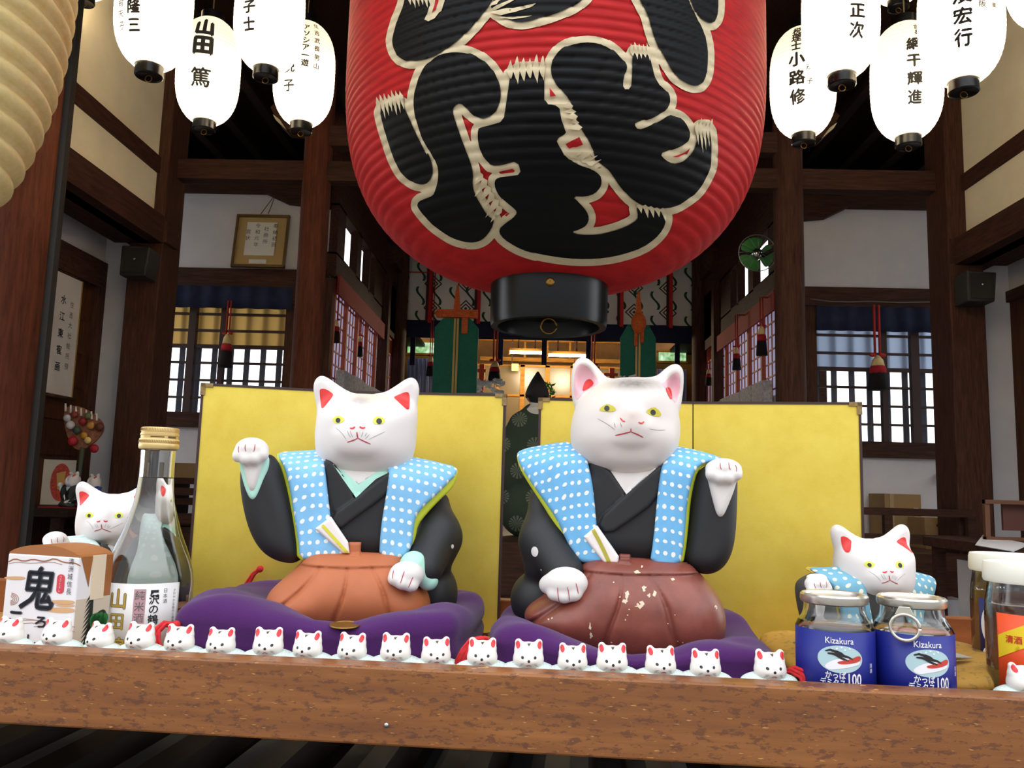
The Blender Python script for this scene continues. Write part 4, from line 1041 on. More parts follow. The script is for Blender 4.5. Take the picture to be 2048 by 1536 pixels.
# rake charm
c = at(163, 855, 5.95); s = 5.95/FPX
rk = empty('lucky_rake', (c.x, c.y, c.z), 0, 'fan-shaped lucky rake crowded with red and gold charms standing on the alcove shelf', 'rake charm')
m = MB(); m.prism(chaikin([(-42*s, 40*s), (-12*s, 46*s), (26*s, 26*s), (46*s, 6*s), (42*s, -16*s), (10*s, -46*s), (-14*s, -44*s), (-34*s, -6*s)]), 0, 0.02); m.build('basket', M('tan_basket', (150, 96, 66), 0.8, var=0.4, vs=40), rk)
for k in range(7):
    m = MB(); a = Vector((-34*s+k*11*s, -0.01, 32*s-k*3*s)); m.tube([a, a+Vector((-2*s, 0, 16*s))], [2.6*s, 1.6*s], 8); m.build('tine', M('ivory_tine', (220, 214, 200), 0.6), rk, True)
rnd = random.Random(5)
for k, (dx, dz, r, col) in enumerate(((-12, -28, 10, (176, 28, 40)), (33, -42, 9, (176, 28, 40)), (40, 2, 9, (110, 56, 40)), (10, -16, 7, (206, 150, 40)), (-20, 4, 9, (206, 200, 196)), (4, 12, 8, (150, 36, 40)), (22, 4, 8, (190, 140, 60)), (-6, -6, 8, (70, 84, 66)), (18, -26, 7, (216, 190, 120)), (-28, 18, 8, (190, 186, 186)), (-14, 26, 7, (150, 60, 54)), (14, 24, 7, (100, 110, 70)))):
    m = MB(); m.ball((dx*s, -0.02, dz*s), r*s, r*s*.7, r*s, 12, 8); m.build('charm', M('charm_%d_%d_%d' % col, col, 0.55), rk, True)
m = MB(); m.tube([(6*s, 0.0, -40*s), (2*s, 0.0, sh-c.z)], 0.016, 10); m.build('handle', M('green_bamboo', (60, 74, 50), 0.6), rk, True)
# framed card leaning on the shelf
a, b_ = at(80, 1000, 6.1), at(137, 1000, 6.1); hh = (at(110, 910, 6.1)-at(110, 1000, 6.1)).z
o = empty('greeting_board', ((a.x+b_.x)/2, 6.1, sh), math.radians(20), 'white board with red and gold fan design leaning on the alcove shelf', 'board')
w = (b_.x-a.x)/2*1.15
MB().box(-w, w, 0, 0.015, 0, hh).build('board', M('ivory_board', (206, 196, 176), 0.7), o)
m = MB(); m.prism(disc((w*.25, hh*.5), w*.55, hh*.42), -0.004, 0.0); d = m.build('design', M('red_gold_design', (190, 60, 34), 0.6, var=0.5, vs=60), o)
m = MB(); m.prism([(w*.1, hh*.35), (w*.4, hh*.3), (w*.5, hh*.75), (0, hh*.7)], -0.007, -0.004); m.build('fan', M('gold_leaf', (206, 160, 70), 0.5), d)
# red mat under the figures
m = MB(); a, b_ = at(110, 1008, 5.7), at(205, 1008, 5.7); m.box(a.x, b_.x, 5.5, 5.9, sh, sh+0.006); tag(m.build('red_mat', M('red_mat_cloth', (150, 30, 40), 0.9)), 'small red mat under the two figures on the alcove shelf', 'mat')
# left low box and shelves behind the bottle
o = pbox(344, 926, 396, 956, 6.9, 0.4).build('tan_box', M('tan_carton', (150, 120, 78), 0.8, var=0.1, vs=8), bevel=0.004); tag(o, 'tan box on dark rack behind the sake bottle', 'box')
zz = at(370, 956, 6.9).z; x0, x1 = at(330, 956, 6.9).x, at(470, 956, 6.9).x
m = MB()
for k in range(3):
    z = zz-0.02-k*(zz-0.06)/2; m.box(x0, x1, 6.86, 7.35, z-0.03, z+0.02)
for xx in (x0, x1-0.05): m.box(xx, xx+0.05, 6.88, 7.3, 0, zz)
tag(m.build('slat_rack', DARK), 'dark slatted rack under the tan box at the left', 'rack')

# right side: cartons, counter, stand and paper
CART = M('brown_cardboard', (158, 128, 84), 0.85, var=0.08, vs=6); TAPE = M('packing_tape', (176, 150, 108), 0.5)
a, b_ = at(1768, 1030, 7.22), at(1841, 1030, 7.22); z = at(1800, 988, 7.22).z
o = empty('cardboard_box', ((a.x+b_.x)/2, 7.2, 0), 0, 'taller brown cardboard box behind the right railing', 'box'); w = (b_.x-a.x)/2
MB().box(-w, w, 0, 0.34, 0, z).build('carton', CART, o, bevel=0.003)
MB().box(w*.55, w*.85, -0.003, 0, 0.0, z*.62).build('barcode_strip', M('black_print', (30, 30, 34), 0.8), o)
m = MB()
for k in range(9): m.box(w*.57, w*.83, -0.004, -0.003, 0.03+k*.035, 0.043+k*.035)
m.build('printing', M('white_print', (200, 196, 186), 0.8), o)
MB().box(-w*.72, -w*.5, -0.003, 0, 0, z).build('tape', TAPE, o)
a, b_ = at(1850, 1070, 6.85), at(1914, 1070, 6.85); z = at(1880, 1036, 6.85).z
o = empty('cardboard_box', ((a.x+b_.x)/2, 6.85, 0), 0, 'shorter brown cardboard box with black hand hole behind the right railing', 'box'); w = (b_.x-a.x)/2
MB().box(-w, w, 0, 0.3, 0, z).build('carton', CART, o, bevel=0.003)
MB().prism(chaikin([(-w*.28, z-.075), (w*.28, z-.075), (w*.28, z-.045), (-w*.28, z-.045)]), -0.003, 0).build('hand_hole', MATS['black_print'], o)
ct = at(1990, 1085, 5.0).z
xa_, xb_ = at(1940, 1090, 5.0).x, at(2130, 1090, 5.0).x
o = empty('side_counter', ((xa_+xb_)/2, 5.1, -0.75), 0, 'dark wooden counter with white leaflet at the right edge', 'counter'); w = (xb_-xa_)/2
MB().box(-w, w, -0.2, 0.5, ct+0.75-0.06, ct+0.75).build('top', DARK, o, bevel=0.004)
m = MB()
for sx in (-w+.04, w-.1):
    for sy in (-.16, .4): m = MB().box(sx, sx+.06, sy, sy+.06, 0, ct+.69); m.build('leg', DARK, o)
MB().box(-w+.12, -w+.20, -0.1, 0.3, 0, ct+.62).build('white_panel', PLAST, o)
a = at_z(1950, 1090, ct+.004); m = MB()
m.add([at_z(1950, 1090, ct+.003), at_z(2026, 1103, ct+.003), at_z(2060, 1088, ct+.003), at_z(1966, 1069, ct+.003)], [(0, 1, 2, 3)]); n0 = len(m.v)
m.v = [tuple(v) for v in m.v]; vs = list(m.v); m.add([(x, y, z-.003) for x, y, z in vs], [(3, 2, 1, 0)]); tag(m.build('leaflet', PAPER), 'white leaflet lying on the dark counter at right', 'paper')
x0, x1 = at(1972, 1035, 5.3).x, at(2110, 1035, 5.3).x; z1 = at(2000, 1000, 5.3).z
m = MB()
for xx in (x0, x1): m.box(xx-.015, xx+.015, 5.28, 5.31, ct, z1)
m.box(x0-.015, x1, 5.27, 5.32, z1-.025, z1); m.box(x0-.015, x1, 5.27, 5.32, ct, ct+.02)
o = m.build('display_stand', M('brown_stand_wood', (110, 70, 44), 0.6)); tag(o, 'thin brown wooden frame stand on the right counter', 'stand')
m = pbox(2006, 1004, 2100, 1062, 5.34, 0.02); tag(m.build('wooden_plaque_board', M('red_brown_board', (96, 54, 40), 0.6)), 'red-brown board behind the frame stand on the counter', 'board')
m = MB(); rnd = random.Random(9)
for k in range(14):
    p = at_z(2010+rnd.uniform(0, 60), 1064, ct); m.ball((p.x, 5.24+rnd.uniform(0, .02), ct+.012+rnd.uniform(0, .03)), .012, .01, .012, 8, 6)
tag(m.build('small_trinkets', M('olive_trinket', (120, 112, 78), 0.6), None, True), 'cluster of tiny olive trinkets before the frame stand', 'trinkets', kind='stuff')
o = pbox(1862, 1200, 1936, 1240, 5.6, 0.2).build('white_box', PLAST); tag(o, 'low white box on the ground under the right railing', 'box')
v0 = o.data; zmin = min(v.co.z for v in v0.vertices)
for v in v0.vertices:
    if v.co.z < zmin+1e-4: v.co.z = -0.75
m = pbox(1890, 944, 1908, 958, 7.5, 0.08); tag(m.build('wall_peg_block', M('brown_block', (120, 70, 54), 0.7)), 'small reddish wooden block on the wall under the right window', 'block')

# ---------------------------------------------------------------- the seated priest, seen from behind
D = 7.0; px0 = 1072; sx0 = at(px0, 900, D).x; k = D/FPX
pr = empty('person', (sx0, D, 0), 0, 'person in dark green crested robe and black hat, seated with back turned', 'person')
hz = lambda y: at(px0, y, D).z
skin = M('skin', (196, 146, 118), 0.6); hair = M('black_hair', (22, 19, 19), 0.7)
h0, hc = hz(808), hz(790)
def headf(x, y, z): return U(ell((0, 0.03, hc), (0.078, 0.095, 0.115)), cone((0, 0.01, hc-0.06), (0, -0.01, h0-0.10), 0.052, 0.06), ell((-0.08, 0.02, hc-0.01), (0.012, 0.022, 0.034)), ell((0.08, 0.02, hc-0.01), (0.012, 0.022, 0.034)), ell((0, 0.125, hc-0.02), (0.014, 0.02, 0.022)), k=0.02)(x, y, z)
vs, fs = surface(headf, (-.13, -.14, h0-.2), (.13, .18, hc+.16), .008); body = np_mesh('body', vs, fs, skin, pr)
vs, fs = surface(minus(ell((0, 0.005, hc+.02), (.085, .10, .115)), ell((0, .16, hc-.03), (.09, .12, .11)), .01), (-.13, -.14, hc-.15), (.13, .18, hc+.16), .008); np_mesh('hair', vs, fs, hair, pr)
m = MB(); n = 20
prof = [(.098, hz(796)), (.104, hz(788)), (.085, hz(774)), (.05, hz(758)), (.012, hz(744)), (.004, hz(742))]
m.lathe(prof, 24); m.v = [(x*1.0, y*1.15+0.03, z) for x, y, z in m.v]; m.build('hat', M('black_hat_gauze', (18, 16, 18), 0.6), pr, True)
CREST = M('white_under_collar', (222, 220, 214), 0.8)
vs, fs = surface(cone((0, .01, h0-.015), (0, 0, h0-.06), .066, .10), (-.14, -.14, h0-.2), (.14, .14, h0+.1), .008); np_mesh('collar', vs, fs, CREST, pr)
mt, nt, b = newmat('green_crested_robe')
co = objcoord(nt); sep = nd(nt, 'ShaderNodeSeparateXYZ'); nt.links.new(co, sep.inputs[0])
per = 0.27
row = math_(nt, 'FLOOR', math_(nt, 'DIVIDE', sep.outputs[2], per*.8)); odd = math_(nt, 'MULTIPLY', math_(nt, 'MODULO', row, 2.0), per*.5)
cu = math_(nt, 'SUBTRACT', math_(nt, 'FRACT', math_(nt, 'DIVIDE', math_(nt, 'ADD', math_(nt, 'ADD', sep.outputs[0], 10.0), odd), per)), .5)
cv = math_(nt, 'SUBTRACT', math_(nt, 'FRACT', math_(nt, 'DIVIDE', sep.outputs[2], per*.8)), .5)
r2 = math_(nt, 'SQRT', math_(nt, 'ADD', math_(nt, 'POWER', math_(nt, 'MULTIPLY', cu, per), 2.0), math_(nt, 'POWER', math_(nt, 'MULTIPLY', cv, per*.8), 2.0)))
ang = math_(nt, 'ARCTAN2', cu, cv); pet = math_(nt, 'MULTIPLY', math_(nt, 'GREATER_THAN', math_(nt, 'SINE', math_(nt, 'MULTIPLY', ang, 14.0)), -.3), math_(nt, 'LESS_THAN', r2, .066))
nt.links.new(mixc(nt, math_(nt, 'MULTIPLY', pet, .6), lin((52, 68, 52)), lin((140, 150, 132))), b.inputs['Base Color']); b.inputs['Roughness'].default_value = 0.9
SHZ = h0-.07
robe = U(ell((0, .02, SHZ-.24), (.21, .15, .33)), ell((0, .02, SHZ-.42), (.27, .15, .30)), cone((-.15, .01, SHZ-.10), (-.24, .0, SHZ-.34), .085, .11), cone((.15, .01, SHZ-.10), (.24, .0, SHZ-.34), .085, .11),
         cone((-.24, .0, SHZ-.34), (-.14, .20, SHZ-.45), .11, .09), cone((.24, .0, SHZ-.34), (.14, .20, SHZ-.45), .11, .09),
         ell((-.235, .02, SHZ-.52), (.07, .13, .20)), ell((.235, .02, SHZ-.52), (.07, .13, .20)), ell((0, .06, .20), (.30, .28, .24)), k=.05)
vs, fs = surface(lambda x, y, z: np.maximum(robe(x, y, z), -z), (-.42, -.32, -.02), (.42, .42, SHZ+.06), .014); np_mesh('robe', vs, fs, mt, pr)
# ---------------------------------------------------------------- the altar frame
TH = math.radians(-3.5); SX = Vector((math.cos(TH), math.sin(TH), 0)); SY = Vector((-math.sin(TH), math.cos(TH), 0))
TZ = ZC-0.158                                # top of the altar board
def at_s(px, py, d): r = ray(px, py); return EYE+r*(d/r.dot(SY))
def SH(u, d, z): return SX*u+SY*d+Vector((0, 0, z))
def face_rot(p): return math.atan2(-p.x, p.y)
def lean(px): return (1392-px)/13380.0

# ---------------------------------------------------------------- big beckoning cats
SKINW, nt, b = newmat('painted_white_clay')
b.inputs['Base Color'].default_value = lin((224, 217, 212)); b.inputs['Roughness'].default_value = 0.55
BLK = M('black_kimono_paint', (27, 26, 28), 0.6, var=0.1, vs=40)
MINT = M('mint_collar_paint', (178, 226, 208), 0.6)
YLIN = M('yellow_green_lining', (196, 206, 52), 0.6)
FANW = M('white_fan_paint', (236, 226, 222), 0.6); FANY = M('yellow_fan_stripe', (216, 210, 60), 0.6); FANO = M('olive_fan_stripe', (176, 164, 52), 0.6)
REDP = M('red_paint', (216, 48, 44), 0.5); PINKP = M('pink_paint', (226, 178, 186), 0.6); YEYE = M('yellow_eye_paint', (220, 222, 70), 0.45); YEYEB = M('golden_eye_paint', (196, 182, 48), 0.45)
PUP = M('dark_pupil_paint', (40, 40, 34), 0.4); REDL = M('red_line_paint', (176, 44, 56), 0.6); WHSK = M('grey_whisker_paint', (120, 120, 124), 0.7)
def dotted(name, base, dot, pu, pv, r, s, tilt=-0.75):
    mt, nt, b = newmat(name); sep = nd(nt, 'ShaderNodeSeparateXYZ'); nt.links.new(objcoord(nt, (1/s, 1/s, 1/s)), sep.inputs[0])
    x, y, z = sep.outputs
    v = math_(nt, 'SUBTRACT', z, math_(nt, 'MULTIPLY', y, tilt))
    jn = nd(nt, 'ShaderNodeTexNoise'); jn.inputs['Scale'].default_value = 0.02; nt.links.new(objcoord(nt, (1/s, 1/s, 1/s)), jn.inputs['Vector'])
    v = math_(nt, 'ADD', v, math_(nt, 'MULTIPLY', jn.outputs['Fac'], 14.0)); xx = math_(nt, 'ADD', x, math_(nt, 'MULTIPLY', jn.outputs['Fac'], 10.0))
    cu = math_(nt, 'MULTIPLY', math_(nt, 'SUBTRACT', math_(nt, 'FRACT', math_(nt, 'DIVIDE', math_(nt, 'ADD', xx, 1000.0), pu)), .5), pu)
    cv = math_(nt, 'MULTIPLY', math_(nt, 'SUBTRACT', math_(nt, 'FRACT', math_(nt, 'DIVIDE', math_(nt, 'ADD', v, 1000.0), pv)), .5), pv)
    d = math_(nt, 'SQRT', math_(nt, 'ADD', math_(nt, 'MULTIPLY', cu, cu), math_(nt, 'MULTIPLY', cv, cv)))
    f = math_(nt, 'LESS_THAN', d, r)
    bn = noise(nt, objcoord(nt, (1/s, 1/s, 1/s)), 0.03, 2); bc = ramp(nt, bn, [(0.3, lin(base)), (0.7, lin(tuple(min(255, c*1.06) for c in base)))])
    nt.links.new(mixc(nt, f, bc, lin(dot)), b.inputs['Base Color']); b.inputs['Roughness'].default_value = 0.6
    return mt
def headmat(name, base, pts):
    "painted head with soot smudges (place in metres, size, colour, strength)"
    mt, nt, b = newmat(name); co = objcoord(nt); col = lin(base)
    for (c, r, smc, k) in pts:
        mp = nd(nt, 'ShaderNodeMapping', vector_type='TEXTURE'); mp.inputs['Location'].default_value = c; mp.inputs['Scale'].default_value = r
        nt.links.new(co, mp.inputs['Vector']); g = nd(nt, 'ShaderNodeTexGradient', gradient_type='SPHERICAL'); nt.links.new(mp.outputs[0], g.inputs[0])
        n_ = noise(nt, co, 160, 5, .7); f = math_(nt, 'MULTIPLY', math_(nt, 'MULTIPLY', g.outputs['Fac'], k), math_(nt, 'ADD', n_, .35))
        col = mixc(nt, f, col, lin(smc))
    nt.links.new(col, b.inputs['Base Color']); b.inputs['Roughness'].default_value = 0.55
    return mt

def build_cat(g):
    "g: outlines in photograph pixels around one cat; shapes are worked out in those units, then scaled to metres"
    X0, Z0, s = g['X0'], g['Z0'], g['s']; ln = lean(X0)
    def t(p): return (p[0]-X0-ln*(Z0-p[1]), Z0-p[1])
    def tp(L): return [t(p) for p in L]
    def t3(p): a = t(p); return (a[0], p[2], a[1])
    root = empty('cat_figurine', g['loc'], g['rz'], g['label'], 'cat figurine', 'large cat figurines on purple cushions')
    parts = {}
    def mesh(name, f, lo, hi, h, mat, parent=root):
        vs, fs = surface(f, lo, hi, h); o = np_mesh(name, vs*s, fs, mat, parent); parts[name] = (o, vs, fs); return o
    cx = t(g['chest'])[0]; ztop = t((0, g['vest_top']))[1]
    def yv(x, z): return -79+58*(np.abs(x-cx)/195.0)**2.1+62*np.exp(-np.maximum(ztop-z, 0)/16.0)
    # head with ears
    skull = inflate(tp(g['skull']), g.get('headT', 84), 78, -14, 2, 9)
    ears = [inflate(tp(e), 22, 17, lambda x, z: -8+0*x, 2) for e in g['ears']]
    mz = [ell(t3(c), r) for c, r in g['muzzle']]
    hf = U(U(skull, *ears, k=14), *mz, k=16)
    if g.get('ear_hollow'):
        for c, r in g['ear_hollow']: hf = minus(hf, ell(t3(c), r), 5)
    (hx0, hz0), (hx1, hz1) = t(g['head_box'][0]), t(g['head_box'][1])
    head = mesh('head', hf, (hx0-14, -125, hz1-14), (hx1+14, 85, hz0+14), 3.0, g['headmat'](t3, s))
    hb = BVHTree.FromPolygons([Vector(v) for v in parts['head'][1]], [tuple(int(i) for i in q) for q in parts['head'][2]])
    def onto(bv, off):
        def fn(x, z):
            h = bv.ray_cast(Vector((x, -400, z)), Vector((0, 1, 0)))
            return None if h[0] is None else (h[0].x*s, (h[0].y-off)*s, h[0].z*s)
        return fn
    def decal(name, polys, mat, parent, bv, off=0.7, step=2.0):
        m = MB()
        for P in polys: lay(m, tp(P), step, onto(bv, off))
        return m.build(name, mat, parent, True, fix=False)
    for P, R in zip(g['ear_pink'], g['ear_red']) if g['ear_pink'] else [(None, r) for r in g['ear_red']]:
        if P: e = decal('ear_lining', [chaikin(P)], PINKP, head, hb, .6); decal('ear_spot', [chaikin(R)], REDP, head, hb, 1.2)
        else: decal('ear_lining', [chaikin(R)], REDP, head, hb)
    for P, pc, pr_ in g['eyes']:
        decal('eye', [chaikin(P)], g['eyemat'], head, hb, .7, 1.5); decal('pupil', [disc(pc, pr_, pr_*1.08)], PUP, head, hb, 1.2, 1.5)
    for R, w in g['nostrils']: decal('nostril', [ribbon(R, w)], REDP, head, hb, .8, 1.2)
    decal('mouth', [ribbon(R, w) for R, w in g['mouth']], REDL, head, hb, .9, 1.2)
    decal('whiskers', [ribbon(R, w) for R, w in g['whiskers']], WHSK, head, hb, .9, 1.2)
    # kimono: trunk, sleeves, crossed lapels
    fs_ = [inflate(tp(g['trunk']), 70, 70, 0, 2, 8)]
    fs_ += [ell(t3(c), r) for c, r in g['lower']]
    sl = inflate(tp(g['raised_sleeve']), 42, 36, -30, 2, 8)
    fs_ += [sl]
    arm = [cone(t3(a), t3(b_), ra, rb_) for a, b_, ra, rb_ in g['low_sleeve']]
    fs_.append(U(*arm, k=26))
    lap = [inflate(tp(P), 6, 6, lambda x, z, o=o: -68+40*(np.abs(x-cx)/120.0)**2.2-o, 1) for P, o in g['lapels']]
    kf = U(U(*fs_, k=14), *lap, k=3)
    bx = g['box']; (bx0, bz1), (bx1, bz0) = t(bx[0]), t(bx[1])
    kim = mesh('kimono', kf, (bx0, -150, -6), (bx1, 120, bz1), 3.0, BLK)
    kb = BVHTree.FromPolygons([Vector(v) for v in parts['kimono'][1]], [tuple(int(i) for i in q) for q in parts['kimono'][2]])
    decal('chest', [g['chest_v']], SKINW, root, kb, .8, 4.0)
    if g.get('collar_v'): decal('collar', g['collar_v'], MINT, root, kb, 1.2, 3.0)
    if g.get('crest'): decal('crest', [disc(c, rx, rz) for c, rx, rz in g['crest']], SKINW, kim, kb, .6, 3.0)
    # vest and its lining
    vm = g['vestmat']
    for i, (P, Q) in enumerate(zip(g['vest'], g['lining'])):
        (ax, az), (bx_, bz) = np.min(tp(P+Q), 0), np.max(tp(P+Q), 0)
        mesh('vest', inflate(tp(P), 8, 8, lambda x, z: yv(x, z)+0, 1), (ax-8, -105, az-8), (bx_+8, 60, bz+8), 2.6, vm)
        mesh('vest_lining', inflate(tp(Q), 7, 6, lambda x, z: yv(x, z)+13, 1), (ax-8, -105, az-8), (bx_+8, 70, bz+8), 2.8, YLIN)
    # hakama with pleats, waistband and knot
    wx, wz = t(g['waist']); 
    hk = inflate(tp(g['hakama']), 106, 96, -36, 1, 9); hsd = blurred(poly_sdf(chaikin(tp(g['hakama']), 1)), chaikin(tp(g['hakama']), 1), 9)
    def yh(x, z):
        q = np.clip(1+hsd(x, z-6)/96, 0, 1); return np.minimum(-36-106*np.sqrt(np.maximum(1-q*q, 0)), -80+30*(np.abs(x-wx)/95.0)**2)
    band = inflate(tp(g['band']), 6, 5, lambda x, z: yh(x, z)+3.5, 0)
    knot = inflate(tp(g['knot']), 8, 4, lambda x, z: yh(x, z)-1, 0)
    def hak(x, y, z):
        a = np.arctan2(x-wx, wz+50-z); fall = np.clip((wz-12-z)/60.0, 0, 1)*np.clip(-(y+20)/40, 0, 1)
        return hk(x, y, z)+fall*(6.0*np.exp(-((np.sin(a*g.get('pleats', 5.5)+.6+.25*np.sin((z-wz)*.035)))/.16)**2)-1.2*np.sin(a*2*g.get('pleats', 5.5)))
    hf2 = U(U(hak, band, k=6), knot, k=2.5)
    pp = np.array(tp(g['hakama'])); mesh('hakama', hf2, (pp[:, 0].min()-8, -150, -4), (pp[:, 0].max()+8, 84, t((0, g['knot'][0][1]))[1]+12), 3.0, g['hakmat'])
    if g.get('chips'):
        vs, fs = parts['hakama'][1], parts['hakama'][2]; hkb = BVHTree.FromPolygons([Vector(v) for v in vs], [tuple(int(i) for i in q) for q in fs]); rnd = random.Random(4); polys = []
        for (c, rx, rz_) in g['chips']:
            n_ = 13; polys.append([(c[0]+rx*math.cos(2*PI*k/n_)*rnd.uniform(.35, 1.15), c[1]+rz_*math.sin(2*PI*k/n_)*rnd.uniform(.35, 1.15)) for k in range(n_)])
        decal('chipped_paint', polys, M('bare_clay_chip', (220, 198, 170), .8), parts['hakama'][0], hkb, .6, 2.0)
    # paws
    for nm, P in g['paws'].items():
        f = U(*[ell(t3(c), r) for c, r in P['ball']], k=10); toes = [ell(t3(c), r) for c, r in P['toes']]
        f = U(f, *toes, k=7) if toes else f
        if P.get('arm'): f = U(f, *[cone(t3(a), t3(b_), ra, rb_) for a, b_, ra, rb_ in P['arm']], k=10)
        if P.get('fore'): f = U(f, inflate(tp(P['fore'][0]), 15, 12, P['fore'][1], 2, 4), k=10)
        cs = [np.array(t3(c)) for c, r in P['ball']]+[np.array(t3((q[0], q[1], -66))) for q in (P['fore'][0] if P.get('fore') else [])]+[np.array(t3(q)) for a in P.get('arm', []) for q in (a[0], a[1])]
        lo, hi = np.min(cs, 0)-46, np.max(cs, 0)+46
        pw = mesh('paw', f, tuple(lo), tuple(hi), 2.2, SKINW)
        pb = BVHTree.FromPolygons([Vector(v) for v in parts['paw'][1]], [tuple(int(i) for i in q) for q in parts['paw'][2]])
        decal('claw_lines', [ribbon(R, w) for R, w in P['claws']], REDL, pw, pb, .8, 1.2)
        if P.get('cuff'):
            cf = U(*[cone(t3(a), t3(b_), ra, rb_) for a, b_, ra, rb_ in P['cuff']], k=8) if P['cuff'][0][0] != 'sheet' else inflate(tp(P['cuff'][0][1]), 9, 8, P['cuff'][0][2], 2)
            mesh('cuff', cf, tuple(lo-20), tuple(hi+20), 2.4, MINT)
    # folded fan tucked in the sash
    fan = mesh('fan', inflate(tp(g['fan']), 7, 5, lambda x, z: yv(x, z)-9, 0), (t(g['fan'][0])[0]-70, -120, t((0, g['fan'][2][1]))[1]-30), (t(g['fan'][0])[0]+90, -40, t((0, g['fan'][1][1]))[1]+20), 2.0, FANW)
    fb = BVHTree.FromPolygons([Vector(v) for v in parts['fan'][1]], [tuple(int(i) for i in q) for q in parts['fan'][2]])
    decal('fan_stripe', [ribbon(*g['fan_stripe'], taper=False)], g['stripemat'], fan, fb, .7, 2.0)
    return root
def c1(L): return [(460+x/2.844, 720+y/2.844) for x, y in L]
def c2(L): return [(1000+x/2.648, 720+y/2.648) for x, y in L]
def c7(L): return [(610+x/6.98, 740+y/6.98) for x, y in L]

